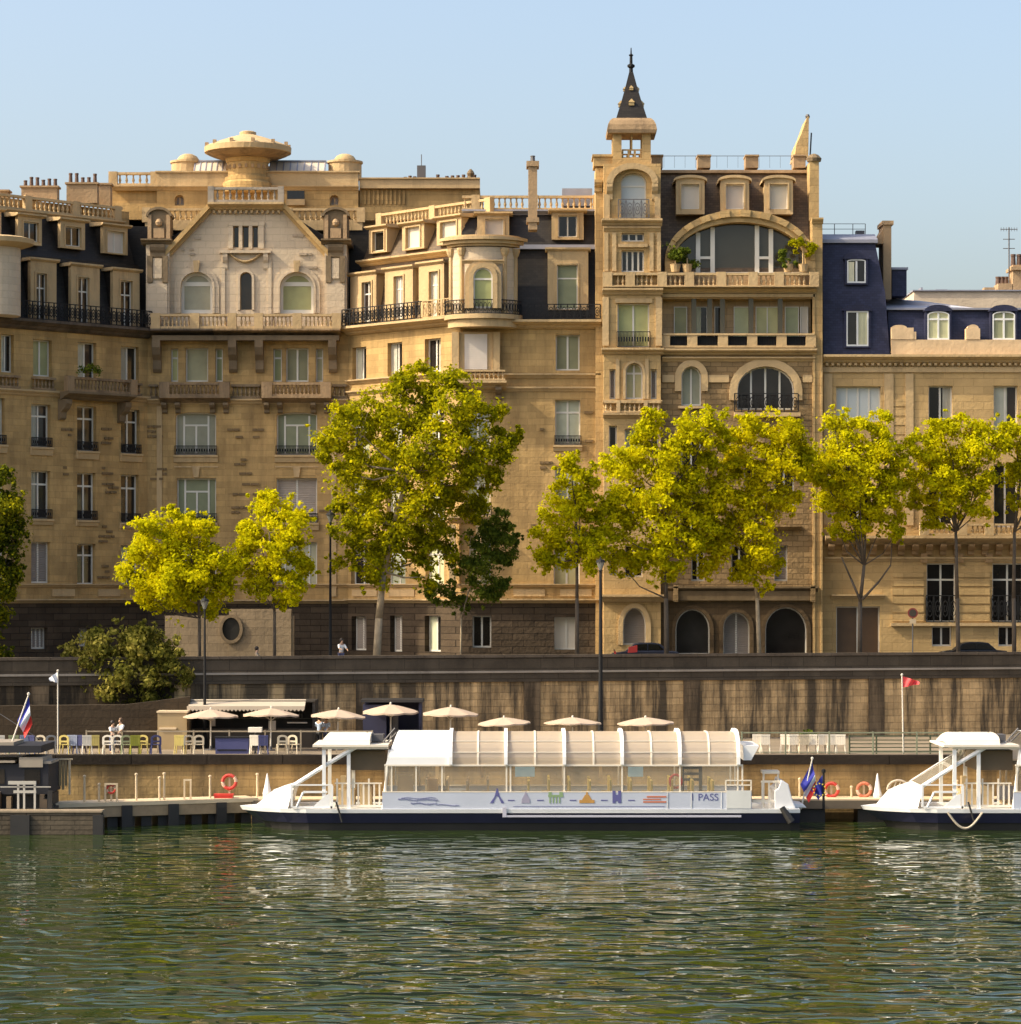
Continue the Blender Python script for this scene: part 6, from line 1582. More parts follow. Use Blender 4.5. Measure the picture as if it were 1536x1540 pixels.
mb.box(uc - .22, uc - .06, -.018, -.006, zb_, zb_ + .62); mb.box(uc + .06, uc + .22, -.018, -.006, zb_, zb_ + .62); mb.box(uc - .059, uc + .059, -.018, -.006, zb_ + .1, zb_ + .42); mb.build('twin_tower_picture', INK, BT)
mb = MB(FBt); uc = bu(985)
mb.box(uc - .58, uc + .58, -.018, -.006, zb_ + .02, zb_ + .10); mb.box(uc - .58, uc + .3, -.018, -.006, zb_ + .16, zb_ + .22); mb.box(uc - .4, uc + .58, -.018, -.006, zb_ + .28, zb_ + .36); mb.build('bridge_picture', INKR, BT)
mb = MB(FBt)
for x in (764, 808, 857, 904, 945): mb.box(bu(x), bu(x + 10), -.018, -.008, bz(1204.5), bz(1203))
mb.box(bu(772), bu(1000), -.018, -.008, bz(1213.4), bz(1212.8)); mb.build('route_dash', INK, BT)
mb = MB(FBt)
for x in (1004, 1040, 1085): mb.box(bu(x), bu(x + 1), -.02, .0, bz(1216), bz(1192)) ; mb.build('banner_seam', WHITE, BT)
dup(BT, (bx0 + 950 * BY / FPX, BY, 0), 'white passenger boat cut off by the right edge, its sharp bow pointing left')
# ---- dark barge at the left edge
D = thing('barge', 'dark navy barge with a pale upper deck, moored at the left edge', 'boat', PX(20, 1250, 148.5))
FD = Frame.px(-90, 148.5, 110, 148.5)
ud = lambda x: uf(FD, x); zd = lambda y: zf(FD, 0, y)
mb = MB(FD); mb.box(ud(-90), ud(76), -5, 0, -.4, zd(1217)); mb.build('hull', HULLD, D)
mb = MB(FD); mb.box(ud(-90), ud(70), -4.6, -.6, zd(1196), zd(1150)); mb.box(ud(-90), ud(60), -4.8, -.4, zd(1133), zd(1122)); mb.build('superstructure', plain('barge_navy', (.011, .011, .016), rough=.7), D)
mb = MB(FD); mb.box(ud(-90), ud(20), -4.8, -.4, zd(1148), zd(1145)); mb.box(ud(26), ud(62), -3.6, -.5, zd(1155), zd(1140)); mb.box(ud(-90), ud(18), -3.6, -.5, zd(1122) + .002, zd(1117)); mb.box(ud(62) + .003, ud(74), -3.2, -.6, zd(1150), zd(1146)); mb.build('upper_deck', plain('barge_grey_paint', (.30, .25, .19), rough=.6, var=.2), D)
mb = MB(FD)
for x in (27, 36, 52): mb.box(ud(x) - .05, ud(x) + .05, -.14, -.04, zd(1217), zd(1176))
mb.box(ud(12), ud(54), -.15, -.03, zd(1180), zd(1175)); mb.box(ud(20), ud(54), -.15, -.03, zd(1193), zd(1189)); mb.box(ud(0), ud(76), -.1, -.04, zd(1184.5), zd(1183)); mb.build('deck_rail', plain('barge_rail_paint', (.45, .42, .36)), D)
mb = MB(FD); mb.box(ud(-80), ud(70), -4, -.9, zd(1217), zd(1197)); mb.box(ud(71), ud(78), -.4, -.05, zd(1222), zd(1190)); mb.build('deckhouse', HULLD, D)
mb = MB(FD)
for x, y0, y1, w in ((-30, 1217, 1186, 8), (-8, 1217, 1192, 6), (8, 1217, 1199, 7), (58, 1217, 1196, 6), (64, 1217, 1203, 5)): mb.box(ud(x), ud(x + w), -.85, -.3, zd(y0), zd(y1))
mb.build('deck_crate', plain('crate_wood', (.20, .14, .08), var=.4), D)
for x in (-40, 4, 44, 62):
    mb = MB(FD); c = ud(x); ring = [(c + .42 * math.cos(t * PI / 7), .12, .62 + .42 * math.sin(t * PI / 7)) for t in range(15)]; mb.path(ring, .13, 8); mb.build('tyre_fender', HULLD, D)
mb = MB(FD); mb.tube((ud(-20), -2, zd(1120)), (ud(-20), -2, zd(1062)), .05); mb.tube((ud(-20), -2, zd(1070)), (ud(60), -2, zd(1121)), .02, seg=5); mb.build('mast', IRONG, D)
for x0, x1 in ((-60, -30), (-24, 4), (34, 58)):
    mb = MB(FD); mb.box(ud(x0), ud(x1), -.598, -.57, zd(1180), zd(1158)); mb.build('window', GLASSD, D)
# ================================================================== pontoons
PONT = plain('cream_deck_planks', (.62, .48, .30), rough=.7, var=.2)
P1 = thing('pontoon', 'long pale-decked pontoon on dark floats behind the white passenger boats', 'pontoon', (0, 156.6, 0))
mb = MB(); x0, x1 = PX(375, 0, 156).x, PX(1700, 0, 156).x
mb.box(x0, x1, 155.6, 157.75, 1.0, 1.22); mb.build('deck', PONT, P1)
mb = MB(); mb.box(x0, x1, 155.5, 155.58, .72, 1.15); mb.build('deck_edge', plain('pontoon_edge', (.13, .10, .065), var=.3), P1)
for px in range(420, 1700, 130):
    x = PX(px, 0, 156).x; mb = MB(); mb.box(x - 1.4, x + 1.4, 155.7, 157.6, -.3, .70); mb.build('float', HULLD, P1)
FP = Frame.px(84, 151.2, 388, 155.6)
P2 = thing('pontoon', 'pale gangway pontoon slanting in from the left towards the white boat bow', 'pontoon', FP.w(2, -1, 0))
z0_ = 1.08
mb = MB(FP); mb.box(0, FP.L, -2.0, 0, z0_, z0_ + .2); mb.build('deck', PONT, P2)
mb = MB(FP); mb.box(0, FP.L, -1.9, -.05, z0_ - .55, z0_ - .003); mb.build('deck_edge', plain('tan_timber_side', (.30, .21, .115), var=.4, scale=2.5), P2)
mb = MB(FP)
for k in (.32, .55, .79): mb.box(FP.L * k, FP.L * k + .55, -1.8, .06, -.5, z0_ + .02)
mb.build('mooring_pile', HULLD, P2)
mb = MB(FP)
for k in range(12): mb.box(FP.L * (k + .1) / 12, FP.L * (k + .7) / 12, -1.5, -.3, -.3, z0_ - .56)
mb.build('float', HULLD, P2)
# low grey work pontoon under the barge
FG = Frame.px(-90, 147.6, 152, 147.6)
P3 = thing('pontoon', 'low grey steel pontoon with black fenders under the barge', 'pontoon', FG.w(5, -1, 0))
mb = MB(FG); mb.box(0, FG.L, -.85, 0, -.3, zf(FG, 0, 1222)); mb.build('hull', stone('grey_timber', (.10, .08, .055), brick=(2.4, .24), joint=.35, stain=.6, scol=(.03, .025, .018), var=.35), P3)
mb = MB(FG); mb.box(-.05, FG.L + .05, -.9, .06, zf(FG, 0, 1222) + .002, zf(FG, 0, 1219)); mb.build('deck', plain('worn_deck', (.30, .23, .15), var=.35, scale=3), P3)
mb = MB(FG)
for x in (16, 140): u = uf(FG, x); mb.box(u, u + (.95 if x < 100 else .5), -.4, .14, -.25, zf(FG, 0, 1226))
mb.build('fender', HULLD, P3)
# posts, gates, lifebuoys on the pontoons
def post(px, y0, y1, Y, label, grp, r=.06, cap=False):
    p, q = PX(px, y1, Y), PX(px, y0, Y)
    mb = MB(); mb.tube(p, q, r, r * .9, 8); mb.lathe(q.x, q.y, [(r * 1.4, q.z - .02), (r * 1.4, q.z + .05), (.0, q.z + .09)], 8)
    if cap: mb.tube(q, q + Vector((.5, 0, -.12)), r * .6)
    o = mb.build('railing_post', PONT); tag(o, label, 'post', grp); return o
def fpY(px): return 151.2 + (155.6 - 151.2) * (px - 84) / 304 + .6
PG = 'pale posts along the slanting pontoon'
for px, y0, lab in ((127, 1168, 'pale pontoon post nearest the barge'), (149, 1180, 'short pale pontoon post just left of the framed red lifebuoy'), (205, 1165, 'tall pale pontoon post just right of the framed red lifebuoy'), (240, 1170, 'left one of the closely paired pale pontoon posts'), (247, 1164, 'right one of the closely paired pale pontoon posts'), (316, 1168, 'pale pontoon post left of the red locker')):
    post(px, y0, CAMZ and (890 + (12 - 1.28) * 4500 / fpY(px)), fpY(px), lab, PG)
for px, y0, lab in ((483 - 96, 1165, 'pale pontoon post by the white boat bow'), (1281, 1184, 'pale pontoon post between the two lifebuoys'), (1203, 1172, 'pale pontoon post beside the stern of the white boat'), (1440, 1175, 'pale pontoon post behind the right-hand boat')):
    post(px, y0, 1199.5, 157, lab, 'pale posts on the long pontoon')
def frame_gate(px0, px1, y0, y1, Y, label, mat=PONT):
    F = Frame.px(px0, Y, px1, Y); mb = MB(F)
    za, zb_ = zf(F, 0, y1), zf(F, 0, y0)
    mb.box(0, .09, -.09, 0, za, zb_); mb.box(F.L - .09, F.L, -.09, 0, za, zb_); mb.box(.09, F.L - .09, -.09, 0, zb_ - .09, zb_)
    o = mb.build('gate_frame', mat); tag(o, label, 'frame'); return o
frame_gate(276, 288, 1172, 1206, 154.5, 'small pale gate frame on the pontoon left of the red locker')
T_ = thing('mooring_gate', 'tan timber gate panel standing at the right end of the barge', 'gate', PX(92, 1213, 152.5))
F = Frame.px(78, 152.5, 106, 152.5); mb = MB(F)
mb.box(0, .1, -.1, 0, zf(F, 0, 1214), zf(F, 0, 1143)); mb.box(F.L - .1, F.L, -.1, 0, zf(F, 0, 1195), zf(F, 0, 1143)); mb.box(-.4, F.L + .1, -.15, .05, zf(F, 0, 1143) + .002, zf(F, 0, 1141)); mb.build('gate_post', PONT, T_)
mb = MB(F); 
for k in range(4): mb.box(.2 + k * (F.L - .35) / 4, .2 + (k + .8) * (F.L - .35) / 4, -.07, -.03, zf(F, 0, 1188 - 6 * (k % 2)), zf(F, 0, 1144))
mb.build('plank_panel', plain('weathered_plank', (.34, .24, .12), var=.35, scale=4), T_)
def lifebuoy(px, py, rpx, Y, label, mat=RED, tilt=0):
    c = PX(px, py, Y); R = SZ(rpx, Y)
    o = thing('lifebuoy', label, 'lifebuoy', c, 'red lifebuoys on the pontoons')
    for k in range(8):
        mb = MB(); pts = [(c.x + R * math.cos(2 * PI * (k + t / 4 * .98) / 8), c.y, c.z + R * math.sin(2 * PI * (k + t / 4 * .98) / 8)) for t in range(5)]
        mb.path(pts, R * .26, 8); mb.build('ring_segment', mat if k % 2 == 0 else BUOYW, o, smooth=True) if mat is None else None
        if mat: mb.build('ring_segment', mat if k % 4 else BUOYW, o, smooth=True)
    mb = MB(); zb_ = 1.22; mb.box(c.x - .05, c.x + .05, c.y + .08, c.y + .15, zb_, c.z + R); mb.build('stand', PONT, o)
    return o
BUOYW = plain('buoy_white_band', (.62, .42, .30))
lifebuoy(345, 1176, 10, 155.8, 'red lifebuoy on a stand above the red locker')
lifebuoy(1251, 1188, 10, 157, 'red lifebuoy just right of the blue stern flag')
lifebuoy(1300, 1188, 10, 157, 'faded red lifebuoy near the right-hand boat bow', plain('faded_red', (.55, .16, .08)))
lifebuoy(167, 1187, 6, 152.9, 'small red lifebuoy inside a pale frame near the barge')
frame_gate(157, 177, 1178, 1208, 152.8, 'pale frame round the small red lifebuoy')
F = Frame.px(322, 155.2, 350, 155.2); LK = thing('locker', 'low bright red locker on the pontoon under a lifebuoy', 'locker', F.w(.4, -.3, 1.28))
mb = MB(F); mb.box(0, F.L, -.6, 0, 1.28, zf(F, 0, 1197)); mb.build('box', RED, LK, bevel=.02); mb = MB(F); mb.box(-.03, F.L + .03, -.63, .03, zf(F, 0, 1197) + .002, zf(F, 0, 1194.5)); mb.build('lid', RED, LK)
for px, py0, py1, Y, lab in ((402, 1163, 1200, 157, 'slim white pointed marker behind the bow of the long white boat'), (1320, 1163, 1203, 157, 'slim white pointed marker beside the bow of the right-hand boat')):
    c = PX(px, py1, Y); q = PX(px, py0, Y); mb = MB(); mb.lathe(c.x, c.y, [(.22, c.z), (.24, c.z + .25), (.15, c.z + .6), (.06, q.z - .2), (.02, q.z)], 10)
    tag(mb.build('marker_cone', WHITE), lab, 'marker', 'white pointed markers on the pontoon')
F = Frame.px(1335, 157, 1368, 157); BE = thing('bench', 'pale lattice bench on the pontoon left of the right-hand boat', 'bench', F.w(.6, -.3, 1.22))
mb = MB(F); po = arc(0, F.L, zf(F, 0, 1188), .5)
for k in range(len(po) - 1): mb.tube((po[k][0], 0, po[k][1]), (po[k + 1][0], 0, po[k + 1][1]), .06)
for k in range(5): mb.tube((F.L * k / 5, 0, zf(F, 0, 1192)), (F.L * (k + 1) / 5, 0, zf(F, 0, 1176)), .03)
mb.build('backrest', plain('pale_metal', (.55, .47, .36)), BE); mb = MB(F); mb.box(0, F.L, -.5, 0, zf(F, 0, 1196), zf(F, 0, 1192.5)); mb.build('seat', MATS['pale_metal'], BE); mb = MB(F)
for x in (.05, F.L - .1): mb.box(x, x + .06, -.45, -.02, 1.22, zf(F, 0, 1196))
mb.build('leg', MATS['pale_metal'], BE)
mb = MB(); mb.path([PX(1426 + 52 * t / 12, 1222 + 24 * math.sin(PI * t / 12), 149.8) for t in range(13)], .06, 6); tag(mb.build('mooring_rope', plain('rope', (.45, .38, .28))), 'pale slack mooring rope hanging over the side of the right-hand boat', 'rope')

# ================================================================== flags
FBLUE = plain('flag_blue', (.03, .035, .30), rough=.8, var=.25); FWHITE = plain('flag_white', (.75, .76, .78), rough=.8); FRED = plain('flag_red', (.62, .03, .02), rough=.8, var=.2); POLE = plain('pale_pole', (.60, .55, .46), rough=.5); STAR = plain('star_yellow', (.80, .62, .05))
def flag(label, p0, p1, Y, quad, mats, cols, stars=False, polemat=POLE, r=.045, sag=.3, tri=False):
    """pole from pixel p0 (bottom) to p1; cloth spans the pixel quad hoist-top, fly-top, fly-bottom, hoist-bottom"""
    a, b = PX(*p0, Y), PX(*p1, Y)
    T = thing('flag', label, 'flag', a)
    mb = MB(); mb.tube(a, b, r, r * .8); mb.lathe(b.x, b.y, [(r * 1.5, b.z), (r * 1.6, b.z + r * 2), (0, b.z + r * 3)], 8); mb.build('pole', polemat, T)
    Q = [PX(*q, Y) for q in quad]
    mb = MB(); n, mm = 12, 8
    ids = []
    for i in range(n + 1):
        s = i / n; row = []
        for j in range(mm + 1):
            t = j / mm; p = Q[0].lerp(Q[1], s).lerp(Q[3].lerp(Q[2], s), t)
            p = p + Vector((0, .16 * math.sin(s * 9 + t * 2) * (.2 + s), 0)); row.append(mb.a(p))
        ids.append(row)
    for i in range(n):
        mb.cm = min(len(mats) - 1, int(i * len(mats) / n))
        for j in range(mm): mb.face((ids[i][j], ids[i + 1][j], ids[i + 1][j + 1], ids[i][j + 1]))
    c = mb.build('cloth', mats, T, smooth=True, recalc=False)
    if stars:
        mb = MB(); m_ = (Q[0] + Q[1] + Q[2] + Q[3]) / 4; R = (Q[1] - Q[0]).length * .3
        for k in range(12):
            t = 2 * PI * k / 12; cc = m_ + Vector((R * math.cos(t), -.2, R * math.sin(t))); 
            mb.poly([cc + Vector(((.06 if q % 2 == 0 else .025) * math.cos(PI / 2 + q * PI / 5), 0, (.06 if q % 2 == 0 else .025) * math.sin(PI / 2 + q * PI / 5))) for q in range(10)])
        mb.build('star_ring', STAR, c)
    return T
flag('drooping blue, white and red flag at the stern of the long white boat', (1205, 1217), (1222, 1142), 152, [(1222, 1146), (1229, 1184), (1216, 1207), (1204, 1180)], [FBLUE, FBLUE, FWHITE, FRED], 3)
flag('dark blue flag with a ring of yellow stars right of the tricolour at the stern', (1239, 1217), (1239, 1162), 152, [(1239, 1164), (1220, 1188), (1231, 1203), (1239, 1194)], [FBLUE], 1, True, polemat=IRON, r=.07)
flag('blue, white and red flag hanging from a slanting pole above the barge', (16, 1122), (43, 1045), 150, [(43, 1047), (48, 1090), (38, 1110), (26, 1084)], [FBLUE, FWHITE, FRED], 3)
flag('small white pennant on a tall pale pole on the terrace at the left', (87, 1132), (87, 1010), 160, [(86, 1011), (73, 1020), (76, 1024), (86, 1027)], [FWHITE], 1, r=.04)
flag('small red pennant on a tall pale pole at the terrace edge on the right', (1359, 1133), (1357, 1016), 159, [(1358, 1017), (1383, 1025), (1382, 1029), (1358, 1034)], [plain('pennant_red', (.70, .06, .06))], 1, r=.04)

# ================================================================== terrace: kiosk, parasols, furniture
KS = thing('kiosk', 'dark open cafe kiosk under a long scalloped cream awning', 'kiosk', PX(372, 1125, 167))
F = Frame.px(284, 166, 474, 166); zk_ = lambda y: zf(F, 0, y)
mb = MB(F); mb.box(0, F.L, -2.6, -2.4, LOW, zk_(1056)); mb.box(0, .15, -2.4, 0, LOW, zk_(1056)); mb.box(F.L - .15, F.L, -2.4, 0, LOW, zk_(1056)); mb.box(0, F.L, -2.6, .1, zk_(1056), zk_(1053.5)); mb.build('body', plain('kiosk_dark_wood', (.035, .028, .02), var=.3), KS)
mb = MB(F); mb.box(.15, F.L - .15, -.9, -.05, LOW, zk_(1096)); mb.build('counter', plain('counter_dark', (.06, .045, .03)), KS)
mb = MB(F); AW = plain('cream_awning', (.44, .37, .28), rough=.8)
slope(mb, .05, uf(F, 460), 1.0, zk_(1064), -.2, zk_(1052), .04)
n = 30; ul = uf(F, 460)
for k in range(n): 
    ua, ub = ul * k / n, ul * (k + 1) / n; mb.prism([(ua, zk_(1061)), (ub, zk_(1061)), (ub, zk_(1066)), ((ua + ub) / 2, zk_(1069)), (ua, zk_(1066))], .97, 1.0)
mb.build('awning', AW, KS)
mb = MB(F)
rr = random.Random(9)
for k in range(22): u = .4 + (F.L - .8) * rr.random(); mb.lathe(u, -2.2, [(.05, zk_(1082)), (.05, zk_(1082) + .2), (.02, zk_(1082) + .3)], 6)
mb.box(.3, F.L - .3, -2.38, -2.05, zk_(1083.5), zk_(1082.2)); mb.build('bottle_shelf', plain('bottle_glass', (.15, .13, .1), rough=.2), KS)
mb = MB(F); mb.box(uf(F, 317), uf(F, 324), -.05, .02, zk_(1092), zk_(1080)); mb.box(uf(F, 404), uf(F, 415), -.05, .02, zk_(1098), zk_(1084)); mb.box(uf(F, 432), uf(F, 462), -.05, .0, zk_(1088), zk_(1086)); mb.build('menu_board', AW, KS)
F = Frame.px(237, 164, 281, 164); BX = thing('storage_cabin', 'plain tan storage cabin at the left end of the kiosk', 'cabin', PX(258, 1125, 165))
mb = MB(F); mb.box(0, F.L, -2, 0, LOW, zf(F, 0, 1072)); mb.build('body', plain('tan_panel', (.36, .26, .13), var=.15), BX); mb = MB(F); mb.box(-.05, F.L + .05, -2.05, .06, zf(F, 0, 1072), zf(F, 0, 1069.5)); mb.box(.1, F.L * .65, .003, .08, zf(F, 0, 1097), zf(F, 0, 1094)); mb.build('trim', PONT, BX)
F = Frame.px(546, 166.5, 634, 166.5); NB = thing('kiosk', 'navy booth with an open front between two parasols', 'kiosk', PX(590, 1122, 167.5))
mb = MB(F); mb.box(0, F.L * .4, -2.2, 0, LOW, zf(F, 0, 1060)); mb.box(0, F.L, -2.2, -2.0, LOW, zf(F, 0, 1056)); mb.box(F.L - .15, F.L, -2, 0, LOW, zf(F, 0, 1056)); mb.build('body', plain('booth_navy', (.03, .032, .07), var=.2), NB); mb = MB(F); mb.box(-.1, F.L + .1, -2.3, .3, zf(F, 0, 1056), zf(F, 0, 1052)); mb.build('roof', HULLD, NB)
mb = MB(F); mb.box(F.L * .45, F.L * .85, -.6, -.1, LOW, zf(F, 0, 1100)); mb.box(F.L * .5, F.L * .6, -.5, -.3, zf(F, 0, 1100), zf(F, 0, 1074)); mb.build('counter', IRONG, NB)
CAN = plain('sand_parasol_cloth', (.47, .355, .255), rough=.8, var=.06)
def parasol(label):
    T = thing('parasol', label, 'parasol', (0, 0, 0), 'sand-coloured parasols along the terrace')
    mb = MB(); n = 8; R = 1.5; H0, H1 = 2.05, 2.42
    for k in range(n):
        a, b = 2 * PI * (k + .5) / n, 2 * PI * (k + 1.5) / n; prev = None
        for j in range(7):
            s = j / 6; z = H1 - (H1 - H0) * (s ** 1.25)
            row = [(R * s * math.cos(t), R * s * math.sin(t), z - .05 * math.sin(PI * q / 4) * s) for q, t in ((q, a + (b - a) * q / 4) for q in range(5))]
            if prev:
                for q in range(4): mb.poly([prev[q], prev[q + 1], row[q + 1], row[q]])
            prev = row
        for q in range(4): p, r = prev[q], prev[q + 1]; mb.poly([p, r, (r[0], r[1], r[2] - .09), (p[0], p[1], p[2] - .09)])
    mb.build('canopy', CAN, T, recalc=False)
    mb = MB(); mb.tube((0, 0, .06), (0, 0, H1 + .1), .045); mb.lathe(0, 0, [(.06, H1), (.05, H1 + .1), (0, H1 + .14)], 8); mb.build('pole', POLE, T)
    mb = MB()
    for k in range(n): t = 2 * PI * (k + .5) / n; mb.tube((0, 0, H1 - .03), (R * math.cos(t), R * math.sin(t), H0 - .02), .014, seg=5); mb.tube((0, 0, H0 - .35), (R * .5 * math.cos(t), R * .5 * math.sin(t), H0 + .17), .012, seg=5)
    mb.build('ribs', POLE, T)
    mb = MB(); mb.lathe(0, 0, [(.35, 0), (.35, .05), (.08, .07), (.08, .25)], 16); mb.build('base', IRONG, T)
    return T
pr = None
for px, ytop, Y, lab in ((317, 1065, 163.5, 'parasol over the left end of the kiosk awning'), (407, 1063, 163, 'parasol in front of the right half of the kiosk awning'), (507, 1065, 163.5, 'parasol between the kiosk awning and the navy booth'), (588, 1057, 165, 'highest parasol, in front of the navy booth'),
                         (677, 1061, 164, 'parasol just right of the navy booth, showing a long pole'), (760, 1077, 162, 'parasol behind the third and fourth roof bays of the boat'), (861, 1077, 162, 'parasol immediately left of the tall dark lamp post'), (972, 1077, 162, 'rightmost parasol, beyond the tall dark lamp post')):
    lab = 'sand-coloured ' + lab; zt = PX(0, ytop, Y).z
    loc = (PX(px, 0, Y).x, Y, LOW); zsc = (zt - LOW) / 2.5
    if pr is None: pr = parasol(lab); pr.location = loc; pr.scale = (1, 1, zsc)
    else:
        o = dup(pr, loc, lab); q = random.Random(px); sc_ = q.uniform(.93, 1.06); o.scale = (sc_, sc_, zsc); o.rotation_euler = (math.radians(q.uniform(-2.5, 2.5)), math.radians(q.uniform(-2.5, 2.5)), q.uniform(0, .7))
# chairs: one model in two backs and several paints
CH = 'terrace chairs along the river wall'
def chair(label, mat, solid, group=CH):
    T = thing('terrace_chair', label, 'chair', (0, 0, 0), group)
    mb = MB()
    for k in range(5): mb.box(-.23 + k * .095, -.23 + k * .095 + .08, -.22, .22, .43, .46)
    mb.build('seat', mat, T)
    mb = MB(); y = -.235
    if solid:
        for k in range(6): mb.box(-.23 + k * .078, -.23 + k * .078 + .07, y - .02, y + .01, .40, .90)
        mb.box(-.24, .24, y - .03, y - .021, .82, .9)
    else:
        po, pi = arc(-.25, .25, .76, .15, 8), arc(-.15, .15, .74, .08, 8)
        for k in range(8): mb.prism([po[k], po[k + 1], pi[k + 1], pi[k]], y - .02, y + .015)
        mb.box(-.25, -.15, y - .02, y + .015, .44, .76); mb.box(.15, .25, y - .02, y + .015, .44, .76); mb.box(-.15, .15, y - .018, y + .012, .56, .64)
    mb.build('backrest', mat, T)
    for sx in (-1, 1):
        for sy in (-1, 1): mb = MB(); mb.tube((sx * .24, sy * .23, 0), (sx * .2, sy * .2, .43), .03, .035, 6); mb.build('leg', mat, T)
    return T
CC = {'cream': plain('chair_cream', (.62, .52, .36)), 'navy': plain('chair_navy', (.05, .055, .15)), 'lime': plain('chair_lime', (.34, .33, .03)), 'pale blue': plain('chair_pale_blue', (.33, .36, .45)), 'white': plain('chair_white', (.80, .72, .58)), 'sage': plain('chair_sage', (.30, .32, .16)), 'yellow': plain('chair_yellow', (.55, .43, .12)), 'grey': plain('chair_grey', (.28, .27, .25))}
proto = {}
def put(px, colr, solid, lab, Y=159.1, rz=0, group=CH, z=LOW + .03):
    rr = random.Random(px); loc = (PX(px, 0, Y).x, Y + rr.uniform(-.12, .12), z); key = (colr, solid); rot = rz + rr.uniform(-.35, .35)
    if key in proto: o = dup(proto[key], loc, lab, group, rot); o.scale = (1.12, 1.12, 1.12)
    else: o = chair(lab, CC[colr], solid, group); o.location = loc; o.rotation_euler = (0, 0, rot); o.scale = (1.12, 1.12, 1.12); proto[key] = o
for px, c, s, lab in ((4, 'grey', 1, 'grey slatted terrace chair at the far left'), (21, 'sage', 1, 'sage slatted terrace chair under the slanting flagpole'), (36, 'pale blue', 1, 'pale blue slatted terrace chair left of the navy one by the flag'), (48, 'navy', 1, 'navy slatted terrace chair below the hanging tricolour'), (63, 'cream', 0, 'cream open-backed terrace chair left of the white pennant pole'), (76, 'grey', 0, 'grey open-backed terrace chair touching the white pennant pole'),
                      (99, 'yellow', 0, 'yellow open-backed terrace chair right of the white pennant pole'), (110, 'pale blue', 1, 'pale blue slatted terrace chair squeezed against a navy one'), (119, 'navy', 1, 'navy slatted terrace chair midway between pennant pole and standing couple'), (131, 'white', 1, 'white slatted terrace chair just right of the middle navy one'), (142, 'yellow', 1, 'yellow slatted terrace chair left of the standing couple'),
                      (163, 'white', 0, 'white open-backed terrace chair in front of the dark-haired person'), (177, 'white', 0, 'white open-backed terrace chair in front of the person in a white shirt'), (190, 'sage', 0, 'sage open-backed terrace chair left of the lime one'), (203, 'lime', 1, 'lime slatted terrace chair'), (217, 'yellow', 0, 'yellow open-backed terrace chair right of the lime one'), (234, 'navy', 0, 'navy open-backed terrace chair in front of the storage cabin'),
                      (271, 'yellow', 1, 'yellow slatted terrace chair right of the storage cabin'), (282, 'cream', 0, 'cream open-backed terrace chair left of the leftmost parasol pole'), (299, 'cream', 0, 'cream open-backed terrace chair closest to the leftmost parasol pole'), (384, 'white', 1, 'white slatted terrace chair at the high table'), (396, 'navy', 1, 'navy slatted terrace chair right of the high table'), (424, 'cream', 0, 'cream open-backed terrace chair, first of the pair left of the wheelhouse canopy'), (443, 'cream', 0, 'cream open-backed terrace chair, second of the pair left of the wheelhouse canopy')):
    put(px, c, s, lab)
for k, px in enumerate((1139, 1150, 1182, 1193, 1208, 1222, 1236, 1250, 1264)):
    put(px, 'white' if k not in (4,) else 'cream', 1, ('first', 'second', 'third', 'fourth', 'fifth', 'sixth', 'seventh', 'eighth', 'last')[k] + ' pale slatted chair from the left in the row behind the green railing', 160.0, 0, 'pale chairs behind the green railing')
F = Frame.px(324, 159.6, 374, 159.6); CN = thing('counter', 'low navy terrace counter left of the high table', 'counter', F.w(.8, 0, LOW))
mb = MB(F); mb.box(0, F.L, -.5, 0, LOW, zf(F, 0, 1110)); mb.build('front', CC['navy'], CN); mb = MB(F); mb.box(-.05, F.L + .05, -.55, .06, zf(F, 0, 1110) + .001, zf(F, 0, 1108)); mb.box(.1, F.L - .1, .003, .03, zf(F, 0, 1129), zf(F, 0, 1127)); mb.build('top', IRON, CN)
TB = thing('high_table', 'small pale high table right of the navy counter', 'table', PX(384, 1133, 160)); c = PX(384, 1133, 160)
mb = MB(); mb.box(c.x - .36, c.x + .36, 159.7, 160.3, PX(0, 1101, 160).z, PX(0, 1094, 160).z); mb.build('tabletop', CC['white'], TB); mb = MB(); mb.tube((c.x, 160, LOW), (c.x, 160, PX(0, 1101, 160).z), .05); mb.build('pedestal', IRONG, TB)
def rail_fence(px0, px1, Y, ytop, label, mat, bars, name='terrace_railing', posts=6):
    F = Frame.px(px0, Y, px1, Y); T = thing(name, label, 'railing', F.w(F.L / 2, 0, LOW))
    mb = MB(F); zt = zf(F, 0, ytop)
    mb.box(0, F.L, -.04, .04, zt - .07, zt)
    for k in range(bars): z = LOW + .12 + (zt - LOW - .2) * k / bars; mb.box(0, F.L, -.02, .02, z, z + .05)
    mb.build('rails', mat, T)
    for k in range(posts): mb = MB(F); u = F.L * k / (posts - 1); mb.box(u - .04, u + .04, -.05, .05, LOW, zt + .03); mb.build('post', mat, T)
    return T
rail_fence(1116, 1445, 158.6, 1101, 'long grey-green metal railing along the quay edge on the right', plain('grey_green_paint', (.20, .21, .13)), 1)
rail_fence(1278, 1440, 159.6, 1106, 'low dark green slatted screen behind the right end of the railing', plain('dark_green_slats', (.055, .07, .035)), 4, posts=5)
rail_fence(130, 560, 160.6, 1099, 'thin pale handrail behind the coloured terrace chairs', plain('thin_rail_paint', (.30, .24, .16)), 0, posts=9)
